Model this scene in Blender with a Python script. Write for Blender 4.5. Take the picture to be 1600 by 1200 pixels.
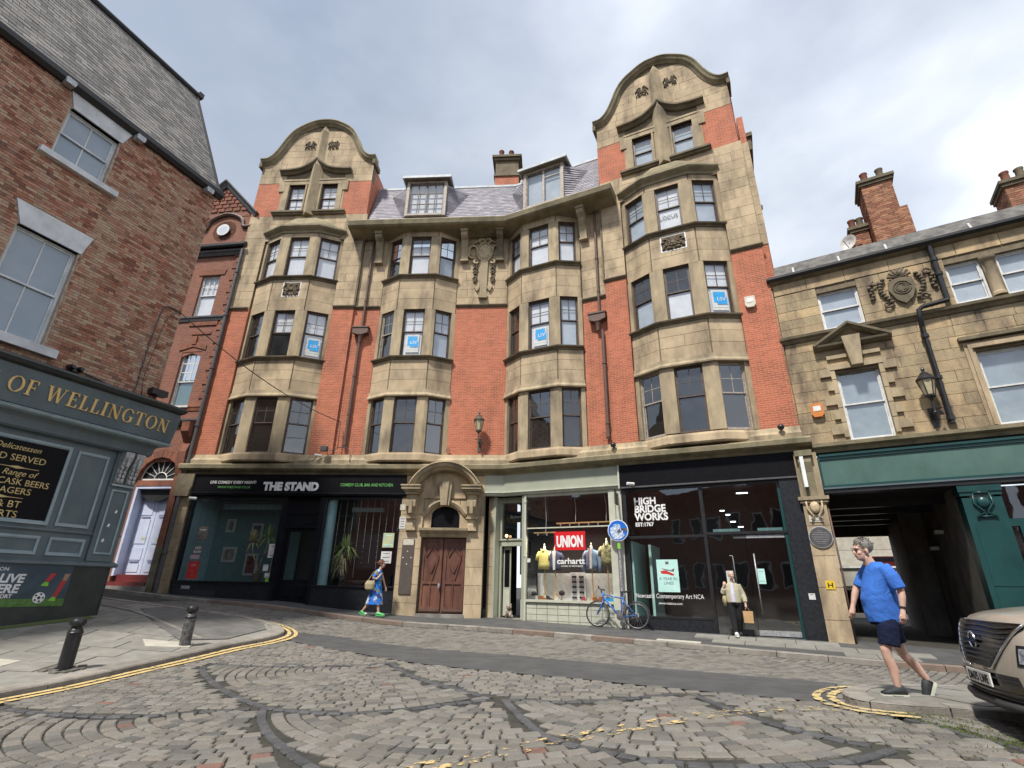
import bpy, bmesh, math, random
import numpy as np
from mathutils import Vector, Matrix, noise
random.seed(7)
PI = math.pi
sc = bpy.context.scene
for o in list(bpy.data.objects): bpy.data.objects.remove(o)
COL = sc.collection

# ---------------------------------------------------------------- camera
cd = bpy.data.cameras.new('camera'); cam = bpy.data.objects.new('camera', cd); COL.objects.link(cam)
cd.sensor_width = 36; cd.lens = 17.8875; cd.clip_start = .05; cd.clip_end = 1500
up = Vector((36, 1991, -795)).normalized()
fw = (Vector((0, 0, -1)) - up * Vector((0, 0, -1)).dot(up)).normalized()
rt = fw.cross(up)
cam.matrix_world = Matrix((rt, fw, up)).to_4x4()
sc.camera = cam

# ---------------------------------------------------------------- sky
w = bpy.data.worlds.new('World'); sc.world = w; w.use_nodes = True
SUN_DIR = Vector((-.35, -.55, 1.0)).normalized()
sun_el = math.asin(SUN_DIR.z); sun_rot = math.atan2(SUN_DIR.x, SUN_DIR.y)
nt = w.node_tree; N = nt.nodes; L = nt.links
bg = N['Background']; bg.inputs[1].default_value = 1
sky = N.new('ShaderNodeTexSky'); sky.sky_type = 'NISHITA'; sky.sun_disc = False
sky.sun_elevation = sun_el; sky.sun_rotation = sun_rot
bgs = N.new('ShaderNodeBackground'); bgs.inputs[1].default_value = .10; L.new(sky.outputs[0], bgs.inputs[0])
tc = N.new('ShaderNodeTexCoord')
mp = N.new('ShaderNodeMapping'); mp.inputs['Scale'].default_value = (1, 1, 1.9); mp.inputs['Location'].default_value = (.35, .1, .4)
L.new(tc.outputs['Generated'], mp.inputs[0])
n1 = N.new('ShaderNodeTexNoise'); n1.inputs['Scale'].default_value = 1.7; n1.inputs['Detail'].default_value = 7; n1.inputs['Roughness'].default_value = .52
n2 = N.new('ShaderNodeTexNoise'); n2.inputs['Scale'].default_value = 1.1; n2.inputs['Detail'].default_value = 5
L.new(mp.outputs[0], n1.inputs[0]); L.new(mp.outputs[0], n2.inputs[0])
cr = N.new('ShaderNodeValToRGB')
for i, (p_, c_) in enumerate([(.28, (.34, .38, .44)), (.42, (.44, .48, .545)), (.56, (.58, .62, .69)), (.72, (.88, .91, .96))]):
    e = cr.color_ramp.elements[i] if i < 2 else cr.color_ramp.elements.new(p_)
    e.position = p_; e.color = (*c_, 1)
# the cloud deck is thinner and brighter towards the east (right of the street)
sepw = N.new('ShaderNodeSeparateXYZ'); L.new(tc.outputs['Generated'], sepw.inputs[0])
mx = N.new('ShaderNodeMath'); mx.operation = 'MULTIPLY_ADD'; mx.inputs[1].default_value = .36; L.new(sepw.outputs[0], mx.inputs[0]); L.new(n1.outputs[0], mx.inputs[2])
mz = N.new('ShaderNodeMath'); mz.operation = 'MULTIPLY_ADD'; mz.inputs[1].default_value = -.20; L.new(sepw.outputs[2], mz.inputs[0]); L.new(mx.outputs[0], mz.inputs[2])
ma = N.new('ShaderNodeMath'); ma.operation = 'ADD'; ma.inputs[1].default_value = .05; L.new(mz.outputs[0], ma.inputs[0])
L.new(ma.outputs[0], cr.inputs[0])
bgc = N.new('ShaderNodeBackground'); bgc.inputs[1].default_value = .98; L.new(cr.outputs[0], bgc.inputs[0])
cv = N.new('ShaderNodeValToRGB'); cv.color_ramp.elements[0].position = .36; cv.color_ramp.elements[1].position = .56
cv.color_ramp.elements[0].color = (.55, .55, .55, 1)
L.new(n2.outputs[0], cv.inputs[0])
mxs = N.new('ShaderNodeMixShader'); L.new(cv.outputs[0], mxs.inputs[0]); L.new(bgs.outputs[0], mxs.inputs[1]); L.new(bgc.outputs[0], mxs.inputs[2])
L.new(mxs.outputs[0], N['World Output'].inputs[0])
N.remove(bg)
# ---------------------------------------------------------------- sun
sl = bpy.data.lights.new('sun', 'SUN'); sl.energy = 3.2; sl.angle = math.radians(5); sl.color = (1, .95, .87)
so = bpy.data.objects.new('sun', sl); COL.objects.link(so); so.rotation_euler = SUN_DIR.to_track_quat('Z', 'Y').to_euler()
sc.view_settings.view_transform = 'Standard'; sc.view_settings.look = 'None'; sc.view_settings.gamma = 1
sc.view_settings.use_curve_mapping = False; sc.view_settings.exposure = .76
sc.cycles.max_bounces = 6; sc.cycles.transparent_max_bounces = 10; sc.cycles.caustics_reflective = False; sc.cycles.caustics_refractive = False
sc.cycles.use_denoising = True

# ---------------------------------------------------------------- materials
MATS = {}
def mat(name, col, col2=None, rough=.7, metal=0, nscale=6, spec=.5, bump=0, bscale=40, rv=0, grime=0, gcol=(.03, .028, .025), coat=0, vstretch=1, cola=None):
    """procedural surface: two colours mixed by noise, rv = per-piece brightness change, grime = dark weathering patches"""
    m = bpy.data.materials.new(name); m.use_nodes = True; MATS[name] = m
    t = m.node_tree; nn = t.nodes; ll = t.links; b = nn['Principled BSDF']
    b.inputs['Roughness'].default_value = rough; b.inputs['Metallic'].default_value = metal
    b.inputs['Specular IOR Level'].default_value = spec; b.inputs['Coat Weight'].default_value = coat
    geo = nn.new('ShaderNodeNewGeometry'); mpp = nn.new('ShaderNodeMapping'); ll.new(geo.outputs['Position'], mpp.inputs[0])
    mpp.inputs['Scale'].default_value = (1, 1, vstretch)
    no = nn.new('ShaderNodeTexNoise'); no.inputs['Scale'].default_value = nscale; no.inputs['Detail'].default_value = 5; no.inputs['Roughness'].default_value = .6
    ll.new(mpp.outputs[0], no.inputs[0])
    mixc = nn.new('ShaderNodeMix'); mixc.data_type = 'RGBA'
    mixc.inputs[6].default_value = (*col, 1); mixc.inputs[7].default_value = (*(col2 or [c * .8 for c in col]), 1)
    rp = nn.new('ShaderNodeMapRange'); rp.inputs[1].default_value = .35; rp.inputs[2].default_value = .65; ll.new(no.outputs[0], rp.inputs[0]); ll.new(rp.outputs[0], mixc.inputs[0])
    out = mixc.outputs[2]
    if rv or cola:
        at = nn.new('ShaderNodeAttribute'); at.attribute_name = 'rnd'
        oi = nn.new('ShaderNodeObjectInfo')
        ad = nn.new('ShaderNodeMath'); ad.operation = 'ADD'; ll.new(at.outputs['Fac'], ad.inputs[0]); ll.new(oi.outputs['Random'], ad.inputs[1])
        fr = nn.new('ShaderNodeMath'); fr.operation = 'FRACT'; ll.new(ad.outputs[0], fr.inputs[0])
        if cola:
            crr = nn.new('ShaderNodeValToRGB'); crr.color_ramp.interpolation = 'LINEAR'
            els = crr.color_ramp.elements; els[0].color = (*cola[0], 1); els[1].color = (*cola[-1], 1)
            for i, c in enumerate(cola[1:-1]): els.new((i + 1) / (len(cola) - 1)).color = (*c, 1)
            ll.new(fr.outputs[0], crr.inputs[0])
            mm = nn.new('ShaderNodeMix'); mm.data_type = 'RGBA'; mm.inputs[0].default_value = .62
            ll.new(out, mm.inputs[6]); ll.new(crr.outputs[0], mm.inputs[7]); out = mm.outputs[2]
        if rv:
            mr = nn.new('ShaderNodeMapRange'); mr.inputs[3].default_value = 1 - rv; mr.inputs[4].default_value = 1 + rv; ll.new(fr.outputs[0], mr.inputs[0])
            hs = nn.new('ShaderNodeHueSaturation'); ll.new(mr.outputs[0], hs.inputs['Value']); ll.new(out, hs.inputs['Color']); out = hs.outputs[0]
    if grime:
        n3 = nn.new('ShaderNodeTexNoise'); n3.inputs['Scale'].default_value = .9; n3.inputs['Detail'].default_value = 8; n3.inputs['Roughness'].default_value = .65
        mp3 = nn.new('ShaderNodeMapping'); mp3.inputs['Scale'].default_value = (1.6, 1.6, .55); ll.new(geo.outputs['Position'], mp3.inputs[0]); ll.new(mp3.outputs[0], n3.inputs[0])
        r3 = nn.new('ShaderNodeMapRange'); r3.inputs[1].default_value = .47; r3.inputs[2].default_value = .72; r3.inputs[4].default_value = grime
        ll.new(n3.outputs[0], r3.inputs[0])
        m3 = nn.new('ShaderNodeMix'); m3.data_type = 'RGBA'; ll.new(r3.outputs[0], m3.inputs[0]); ll.new(out, m3.inputs[6]); m3.inputs[7].default_value = (*gcol, 1); out = m3.outputs[2]
    ll.new(out, b.inputs['Base Color'])
    if bump:
        nb = nn.new('ShaderNodeTexNoise'); nb.inputs['Scale'].default_value = bscale; nb.inputs['Detail'].default_value = 4
        ll.new(geo.outputs['Position'], nb.inputs[0])
        bp = nn.new('ShaderNodeBump'); bp.inputs['Strength'].default_value = bump; bp.inputs['Distance'].default_value = .02
        ll.new(nb.outputs[0], bp.inputs['Height']); ll.new(bp.outputs[0], b.inputs['Normal'])
    return m

def brickmat(name, c1, c2, mortar, bw=.225, bh=.075, ms=.010, rough=.85, grime=.35):
    m = mat(name, c1, c2, rough=rough, nscale=1.3, grime=grime, gcol=tuple(c * .5 for c in c2))
    t = m.node_tree; nn = t.nodes; ll = t.links; b = nn['Principled BSDF']
    uv = nn.new('ShaderNodeUVMap'); br = nn.new('ShaderNodeTexBrick'); ll.new(uv.outputs[0], br.inputs['Vector'])
    br.inputs['Scale'].default_value = 1; br.inputs['Brick Width'].default_value = bw; br.inputs['Row Height'].default_value = bh
    br.inputs['Mortar Size'].default_value = ms; br.inputs['Mortar Smooth'].default_value = .3; br.inputs['Bias'].default_value = -.1
    br.inputs['Color1'].default_value = (1.05, 1.05, 1.05, 1); br.inputs['Color2'].default_value = (.74, .72, .70, 1)
    old = b.inputs['Base Color'].links[0].from_socket
    mu = nn.new('ShaderNodeMix'); mu.data_type = 'RGBA'; mu.blend_type = 'MULTIPLY'; mu.inputs[0].default_value = 1
    br.inputs['Mortar'].default_value = (1, 1, 1, 1)
    ll.new(old, mu.inputs[6]); ll.new(br.outputs['Color'], mu.inputs[7])
    mo = nn.new('ShaderNodeMix'); mo.data_type = 'RGBA'; ll.new(br.outputs['Fac'], mo.inputs[0]); ll.new(mu.outputs[2], mo.inputs[6]); mo.inputs[7].default_value = (*mortar, 1)
    ll.new(mo.outputs[2], b.inputs['Base Color'])
    bp = nn.new('ShaderNodeBump'); bp.inputs['Strength'].default_value = .6; bp.inputs['Distance'].default_value = .01; bp.invert = True
    ll.new(br.outputs['Fac'], bp.inputs['Height']); ll.new(bp.outputs[0], b.inputs['Normal'])
    return m

def glassmat(name, tint=(.9, .93, .93), refl=.10, rough=.02, film=0, filmcol=(.5, .55, .6)):
    m = bpy.data.materials.new(name); m.use_nodes = True; MATS[name] = m
    t = m.node_tree; nn = t.nodes; ll = t.links; nn.remove(nn['Principled BSDF'])
    lw = nn.new('ShaderNodeLayerWeight'); lw.inputs[0].default_value = .5; pw = nn.new('ShaderNodeMath'); pw.operation = 'POWER'; pw.inputs[1].default_value = 3.2; ll.new(lw.outputs['Facing'], pw.inputs[0])
    mr = nn.new('ShaderNodeMath'); mr.operation = 'MULTIPLY_ADD'; mr.inputs[1].default_value = .95; mr.inputs[2].default_value = refl + .06; mr.use_clamp = True
    ll.new(pw.outputs[0], mr.inputs[0])
    geo = nn.new('ShaderNodeNewGeometry'); no = nn.new('ShaderNodeTexNoise'); no.inputs['Scale'].default_value = 1.1; no.inputs['Detail'].default_value = 2
    ll.new(geo.outputs['Position'], no.inputs[0])
    bp = nn.new('ShaderNodeBump'); bp.inputs['Strength'].default_value = .06; bp.inputs['Distance'].default_value = .08; ll.new(no.outputs[0], bp.inputs['Height'])
    gl = nn.new('ShaderNodeBsdfGlossy'); gl.inputs['Roughness'].default_value = rough; gl.inputs['Color'].default_value = (.95, .97, 1, 1); ll.new(bp.outputs[0], gl.inputs['Normal'])
    tr = nn.new('ShaderNodeBsdfTransparent'); tr.inputs[0].default_value = (*tint, 1)
    src = tr.outputs[0]
    if film:
        df = nn.new('ShaderNodeBsdfDiffuse'); df.inputs[0].default_value = (*filmcol, 1)
        n2_ = nn.new('ShaderNodeTexNoise'); n2_.inputs['Scale'].default_value = 3; n2_.inputs['Detail'].default_value = 6; ll.new(geo.outputs['Position'], n2_.inputs[0])
        mm = nn.new('ShaderNodeMath'); mm.operation = 'MULTIPLY'; mm.inputs[1].default_value = film * 2; mm.use_clamp = True; ll.new(n2_.outputs[0], mm.inputs[0])
        ms = nn.new('ShaderNodeMixShader'); ll.new(mm.outputs[0], ms.inputs[0]); ll.new(src, ms.inputs[1]); ll.new(df.outputs[0], ms.inputs[2]); src = ms.outputs[0]
    mx = nn.new('ShaderNodeMixShader'); ll.new(mr.outputs[0], mx.inputs[0]); ll.new(src, mx.inputs[1]); ll.new(gl.outputs[0], mx.inputs[2])
    ll.new(mx.outputs[0], nn['Material Output'].inputs[0])
    return m

def emit(name, col, s):
    m = bpy.data.materials.new(name); m.use_nodes = True; MATS[name] = m
    b = m.node_tree.nodes['Principled BSDF']; b.inputs['Base Color'].default_value = (*col, 1)
    b.inputs['Emission Color'].default_value = (*col, 1); b.inputs['Emission Strength'].default_value = s
    return m

mat('stone', (.51, .40, .26), (.37, .285, .185), rough=.9, nscale=1.6, bump=.4, bscale=25, rv=.09, grime=.85, gcol=(.115, .088, .06), vstretch=.6)
mat('stone_trim', (.45, .36, .23), (.31, .25, .165), rough=.9, nscale=2.2, bump=.3, bscale=30, rv=.08, grime=.8, gcol=(.08, .068, .052), vstretch=.5)
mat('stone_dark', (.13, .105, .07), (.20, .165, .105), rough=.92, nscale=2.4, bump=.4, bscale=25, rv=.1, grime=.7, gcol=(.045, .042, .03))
mat('stone_green', (.20, .175, .11), (.31, .26, .165), rough=.92, nscale=2.4, bump=.4, bscale=25, rv=.1, grime=.7, gcol=(.085, .08, .045))
mat('joint', (.20, .16, .105), (.13, .105, .07), rough=.95)
mat('carving', (.58, .47, .31), (.36, .28, .17), rough=.9, nscale=9, bump=.3, bscale=50)
mat('carving_mid', (.20, .155, .10), (.11, .085, .055), rough=.9, nscale=12, bump=.4, bscale=60)
mat('carving_dark', (.085, .07, .05), (.15, .12, .08), rough=.9, nscale=12, bump=.4, bscale=60)
mat('ashlar', (.48, .35, .20), (.28, .20, .115), rough=.92, nscale=2.6, bump=.6, bscale=14, rv=.16, grime=1.0, gcol=(.085, .062, .05), cola=[(.50, .40, .24), (.36, .30, .19), (.32, .25, .16), (.46, .34, .19)])
brickmat('brick', (.53, .155, .078), (.43, .115, .056), (.45, .25, .17), ms=.009, grime=.75)
brickmat('brick_far', (.44, .15, .08), (.27, .10, .06), (.34, .27, .2), ms=.013)
mat('terracotta', (.28, .10, .055), (.17, .065, .04), rough=.85, nscale=5, bump=.3, rv=.12, grime=.5)
brickmat('brick_brown', (.21, .072, .045), (.28, .095, .055), (.24, .16, .12))
mat('pub_brick', (.36, .19, .12), (.25, .125, .08), rough=.95, nscale=18, bump=.7, bscale=60, rv=.28, grime=.62, gcol=(.42, .34, .25),
    cola=[(.17, .08, .06), (.36, .12, .075), (.42, .17, .10), (.40, .28, .19), (.56, .44, .31), (.27, .10, .065), (.44, .31, .21), (.34, .12, .08)])
mat('chimney_brick', (.34, .15, .08), (.22, .10, .06), rough=.95, nscale=10, bump=.5, rv=.3, cola=[(.42, .17, .09), (.22, .09, .06), (.50, .27, .16), (.09, .05, .035), (.34, .14, .08)])
mat('mortar', (.44, .36, .28), (.30, .25, .2), rough=.98, nscale=9, bump=.3)
mat('slate', (.25, .235, .275), (.19, .18, .215), rough=.6, nscale=5, rv=.2, bump=.25, bscale=30, cola=[(.27, .25, .295), (.21, .205, .235), (.30, .275, .30)])
mat('slate_grey', (.17, .16, .15), (.10, .095, .09), rough=.75, nscale=3, rv=.22, bump=.4, bscale=30, grime=.35, gcol=(.05, .048, .045), cola=[(.20, .19, .175), (.11, .105, .105), (.27, .25, .225), (.15, .14, .13)])
mat('slate_base', (.03, .03, .033), rough=.9)
mat('lead', (.30, .33, .35), (.42, .45, .46), rough=.6, nscale=4, metal=.2)
mat('black_metal', (.012, .012, .014), (.02, .02, .022), rough=.38, nscale=5)
mat('black_gloss', (.006, .007, .011), (.01, .011, .016), rough=.3, nscale=5, spec=.4)
mat('black_board', (.004, .004, .006), (.006, .006, .008), rough=.5, spec=.12)
mat('granite', (.012, .013, .017), (.026, .028, .033), rough=.4, nscale=14, spec=.3)
mat('pipe_brown', (.085, .05, .04), (.13, .075, .055), rough=.6, nscale=8)
mat('pipe_grey', (.055, .055, .06), (.09, .085, .085), rough=.55)
mat('frame_white', (.70, .70, .68), (.55, .54, .52), rough=.5, nscale=8)
mat('frame_brown', (.055, .035, .028), (.10, .07, .055), rough=.55, nscale=9)
mat('frame_cream', (.42, .38, .32), (.25, .2, .17), rough=.6, nscale=9)
mat('lintel_white', (.68, .70, .71), (.52, .54, .55), rough=.7, nscale=3, grime=.35, gcol=(.2, .21, .2))
mat('pub_paint', (.105, .14, .155), (.08, .108, .12), rough=.38, nscale=1.2, grime=.4, gcol=(.03, .04, .045))
mat('pub_paint_light', (.28, .36, .39), (.21, .28, .31), rough=.4, nscale=3)
mat('pub_plinth', (.012, .016, .016), (.03, .035, .034), rough=.35, nscale=2, grime=.4, gcol=(.05, .06, .05))
mat('pub_pane', (.22, .28, .34), (.27, .32, .37), rough=.12, nscale=1.2, spec=.7)
mat('silver', (.45, .46, .47), (.28, .29, .30), rough=.4, metal=.3, nscale=14)
mat('gold', (.78, .55, .24), (.62, .42, .16), rough=.4, metal=.25, nscale=6)
mat('gold_print', (.62, .48, .2), rough=.6)
mat('sage', (.36, .38, .30), (.31, .33, .26), rough=.42, nscale=1.5, grime=.15, gcol=(.2, .21, .16))
mat('sage_light', (.52, .53, .44), (.44, .45, .37), rough=.45, nscale=3, grime=.2, gcol=(.25, .25, .2))
mat('green_fascia', (.07, .14, .12), (.052, .11, .092), rough=.4, nscale=1.3, grime=.5, gcol=(.11, .17, .15))
mat('green_paint', (.012, .062, .062), (.009, .045, .046), rough=.33, nscale=2, grime=.3, gcol=(.008, .025, .027))
mat('teal_wall', (.16, .29, .30), (.13, .24, .25), rough=.7)
mat('teal_column', (.30, .48, .52), (.24, .40, .44), rough=.6)
mat('lilac', (.60, .65, .80), (.50, .55, .70), rough=.5, nscale=3)
mat('lilac_dark', (.42, .43, .58), rough=.5)
mat('red_paint', (.17, .018, .013), (.12, .014, .012), rough=.5)
mat('door_wood', (.15, .062, .042), (.085, .034, .025), rough=.5, nscale=7, vstretch=.25, grime=.65, gcol=(.27, .13, .075))
mat('white_paint', (.72, .72, .70), (.62, .62, .6), rough=.5)
mat('white_print', (.8, .8, .8), rough=.6)
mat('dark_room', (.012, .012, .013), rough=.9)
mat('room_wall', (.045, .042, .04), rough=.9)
mat('blind', (.80, .81, .83), (.66, .68, .72), rough=.8, nscale=1.5)
mat('blind_dim', (.46, .52, .58), (.34, .40, .46), rough=.8, nscale=1.5)
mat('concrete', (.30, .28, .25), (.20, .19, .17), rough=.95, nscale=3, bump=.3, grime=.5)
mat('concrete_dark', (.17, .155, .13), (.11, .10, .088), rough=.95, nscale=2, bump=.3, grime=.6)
mat('alarm_orange', (.62, .2, .03), rough=.5)
mat('cream', (.6, .57, .48), rough=.5)
mat('sheet_blue', (.03, .35, .75), rough=.5)
mat('brown_board', (.075, .06, .05), (.095, .075, .065), rough=.6)
glassmat('glass', refl=.08)
glassmat('glass_sky', tint=(.98, .99, 1), refl=.05, film=.05, filmcol=(.5, .52, .55))
glassmat('glass_dusty', refl=.09, film=.10, filmcol=(.16, .16, .15))
glassmat('glass_shop', tint=(.94, .97, .96), refl=.09)

# ---------------------------------------------------------------- mesh builder
def frame(P, az):
    """section frame: local x along the wall, local y into it, z up; outwards distance p = -y"""
    return Matrix.Translation(Vector((P[0], P[1], 0))) @ Matrix.Rotation(math.radians(az), 4, 'Z')

class MB:
    def __init__(s, M=None, T=(0, 0, 0)):
        s.v = []; s.l = []; s.f = []; s.r = []; s.M0 = Matrix.Translation(-Vector(T)); s.M = s.M0 @ (M or Matrix()); s.cur = 0.0; s.mi = []; s.m = 0
    def use(s, M): s.M = s.M0 @ M; return s
    def add(s, vs, fs, rnd=None):
        b = len(s.v)
        for p in vs:
            p = Vector(p); s.l.append(p); s.v.append(s.M @ p)
        for f in fs: s.f.append([b + i for i in f]); s.r.append(s.cur if rnd is None else rnd); s.mi.append(s.m)
        return s
    def box(s, x0, x1, y0, y1, z0, z1, rnd=None):
        if x0 > x1: x0, x1 = x1, x0
        if y0 > y1: y0, y1 = y1, y0
        if z0 > z1: z0, z1 = z1, z0
        return s.add([(x0, y0, z0), (x1, y0, z0), (x1, y1, z0), (x0, y1, z0), (x0, y0, z1), (x1, y0, z1), (x1, y1, z1), (x0, y1, z1)],
                     [(0, 3, 2, 1), (4, 5, 6, 7), (0, 1, 5, 4), (1, 2, 6, 5), (2, 3, 7, 6), (3, 0, 4, 7)], rnd)
    def prism(s, poly, a, b, axis='z', rnd=None, poly2=None):
        """extrude a 2-D polygon: axis z -> (x,y) plan; axis y -> (x,z) elevation"""
        n = len(poly); q = poly2 or poly
        if axis == 'z': vs = [(x, y, a) for x, y in poly] + [(x, y, b) for x, y in q]
        elif axis == 'y': vs = [(x, a, z) for x, z in poly] + [(x, b, z) for x, z in q]
        else: vs = [(a, y, z) for y, z in poly] + [(b, y, z) for y, z in q]
        fs = [tuple(range(n))[::-1], tuple(range(n, 2 * n))] + [(i, (i + 1) % n, n + (i + 1) % n, n + i) for i in range(n)]
        ar = sum(poly[i][0] * poly[(i + 1) % n][1] - poly[(i + 1) % n][0] * poly[i][1] for i in range(n))
        if (ar < 0) != (axis == 'y'): fs = [f[::-1] for f in fs]
        return s.add(vs, fs, rnd)
    def tube(s, pts, r, n=8, cap=True, rnd=None):
        pts = [Vector(p) for p in pts]; rs = r if isinstance(r, (list, tuple)) else [r] * len(pts)
        vs = []; fs = []; u = None
        for i, p in enumerate(pts):
            d = (pts[min(i + 1, len(pts) - 1)] - pts[max(i - 1, 0)]).normalized()
            if u is None:
                u = d.orthogonal().normalized()
            u = (u - d * u.dot(d)).normalized(); v_ = d.cross(u)
            for k in range(n):
                a = 2 * PI * k / n; vs.append(p + (u * math.cos(a) + v_ * math.sin(a)) * rs[i])
        for i in range(len(pts) - 1):
            for k in range(n):
                fs.append((i * n + k, i * n + (k + 1) % n, (i + 1) * n + (k + 1) % n, (i + 1) * n + k))
        if cap: fs.append(tuple(range(n))[::-1]); fs.append(tuple(range((len(pts) - 1) * n, len(pts) * n)))
        return s.add(vs, fs, rnd)
    def lathe(s, prof, c=(0, 0, 0), n=16, axis='z', rnd=None, sx=1, sy=1):
        vs = []; fs = []
        for r, z in prof:
            for k in range(n):
                a = 2 * PI * k / n; x, y = r * math.cos(a) * sx, r * math.sin(a) * sy
                if axis == 'z': vs.append((c[0] + x, c[1] + y, c[2] + z))
                elif axis == 'y': vs.append((c[0] + x, c[1] + z, c[2] - y))
                else: vs.append((c[0] + z, c[1] + x, c[2] + y))
        m = len(prof)
        for i in range(m - 1):
            for k in range(n): fs.append((i * n + k, i * n + (k + 1) % n, (i + 1) * n + (k + 1) % n, (i + 1) * n + k))
        fs.append(tuple(range(n))[::-1]); fs.append(tuple(range((m - 1) * n, m * n)))
        return s.add(vs, fs, rnd)
    def sweep(s, path, prof, ends=True, rnd=None):
        """profile (out, z) swept along a plan path; out is to the right-hand side facing the street (-y for a path along +x)"""
        n = len(path); P = [Vector((a[0], a[1])) for a in path]; vs = []
        for i in range(n):
            d0 = (P[i] - P[i - 1]).normalized() if i else (P[1] - P[0]).normalized()
            d1 = (P[i + 1] - P[i]).normalized() if i < n - 1 else d0
            n0 = Vector((d0.y, -d0.x)); n1_ = Vector((d1.y, -d1.x)); b = (n0 + n1_).normalized(); k = 1 / max(.3, b.dot(n0))
            for o, z in prof: q = P[i] + b * o * k; vs.append((q.x, q.y, z))
        m = len(prof); fs = []
        for i in range(n - 1):
            for j in range(m): fs.append((i * m + j, (i + 1) * m + j, (i + 1) * m + (j + 1) % m, i * m + (j + 1) % m))
        if ends: fs.append(tuple(range(m))); fs.append(tuple(range((n - 1) * m, n * m))[::-1])
        return s.add(vs, fs, rnd)
    def sweepz(s, path, prof, rnd=None):
        """profile (up, y) swept along an elevation path (x,z); up is the left normal of the path"""
        n = len(path); P = [Vector(a) for a in path]; vs = []
        for i in range(n):
            d0 = (P[i] - P[i - 1]).normalized() if i else (P[1] - P[0]).normalized()
            d1 = (P[i + 1] - P[i]).normalized() if i < n - 1 else d0
            n0 = Vector((-d0.y, d0.x)); n1_ = Vector((-d1.y, d1.x)); b = (n0 + n1_).normalized(); k = 1 / max(.4, b.dot(n0))
            for o, y in prof: q = P[i] + b * o * k; vs.append((q.x, y, q.y))
        m = len(prof); fs = []
        for i in range(n - 1):
            for j in range(m): fs.append((i * m + j, (i + 1) * m + j, (i + 1) * m + (j + 1) % m, i * m + (j + 1) % m))
        fs.append(tuple(range(m))); fs.append(tuple(range((n - 1) * m, n * m))[::-1])
        return s.add(vs, fs, rnd)
    def sphere(s, c, r, n=10, m=7, rnd=None):
        rx, ry, rz = r if isinstance(r, (tuple, list)) else (r, r, r)
        vs = [(c[0], c[1], c[2] - rz)]; fs = []
        for i in range(1, m):
            t = PI * i / m
            for k in range(n):
                a = 2 * PI * k / n; vs.append((c[0] + rx * math.sin(t) * math.cos(a), c[1] + ry * math.sin(t) * math.sin(a), c[2] - rz * math.cos(t)))
        vs.append((c[0], c[1], c[2] + rz))
        for k in range(n):
            fs.append((0, 1 + (k + 1) % n, 1 + k)); fs.append((len(vs) - 1, 1 + (m - 2) * n + k, 1 + (m - 2) * n + (k + 1) % n))
        for i in range(m - 2):
            for k in range(n): fs.append((1 + i * n + k, 1 + i * n + (k + 1) % n, 1 + (i + 1) * n + (k + 1) % n, 1 + (i + 1) * n + k))
        return s.add(vs, fs, rnd)
    def mesh(s, name, mats):
        me = bpy.data.meshes.new(name); me.from_pydata([tuple(v) for v in s.v], [], s.f)
        for m in (mats if isinstance(mats, (list, tuple)) else [mats]): me.materials.append(MATS[m] if isinstance(m, str) else m)
        uv = me.uv_layers.new(name='UVMap'); dat = np.zeros((len(me.loops), 2), dtype=np.float32); k = 0
        l = s.l
        for f in s.f:
            a, b, c = l[f[0]], l[f[1]], l[f[2]]; nx = (b - a).cross(c - a)
            ax = abs(nx.x); ay = abs(nx.y); az = abs(nx.z)
            for i in f:
                p = l[i]
                if az > ax and az > ay: dat[k] = (p.x, p.y)
                elif ay >= ax: dat[k] = (p.x, p.z)
                else: dat[k] = (p.y, p.z)
                k += 1
        uv.data.foreach_set('uv', dat.ravel())
        at = me.attributes.new('rnd', 'FLOAT', 'FACE'); at.data.foreach_set('value', s.r)
        if any(s.mi): me.polygons.foreach_set('material_index', s.mi)
        return me
    def build(s, name, mats, parent=None, smooth=False, **kw):
        me = s.mesh(name, mats)
        if smooth: me.polygons.foreach_set('use_smooth', [True] * len(me.polygons))
        o = bpy.data.objects.new(name, me); COL.objects.link(o); o.parent = parent
        if smooth == 'auto': smooth_by_angle(me)
        for k, v in kw.items(): o[k] = v
        return o

def smooth_by_angle(me, ang=35):
    bm = bmesh.new(); bm.from_mesh(me)
    for e in bm.edges:
        if len(e.link_faces) == 2 and e.calc_face_angle(0) > math.radians(ang): e.smooth = False
    bm.to_mesh(me); bm.free()

def root(name, label, cat, loc=(0, 0, 0), group=None, rz=0):
    o = bpy.data.objects.new(name, None); COL.objects.link(o); o.location = loc; o.rotation_euler = (0, 0, rz); o.empty_display_size = .2
    o['label'] = label; o['category'] = cat
    if group: o['group'] = group
    return o
def tag(o, label, cat, group=None):
    o['label'] = label; o['category'] = cat
    if group: o['group'] = group
    return o
def structure(o): o['kind'] = 'structure'; return o

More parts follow.
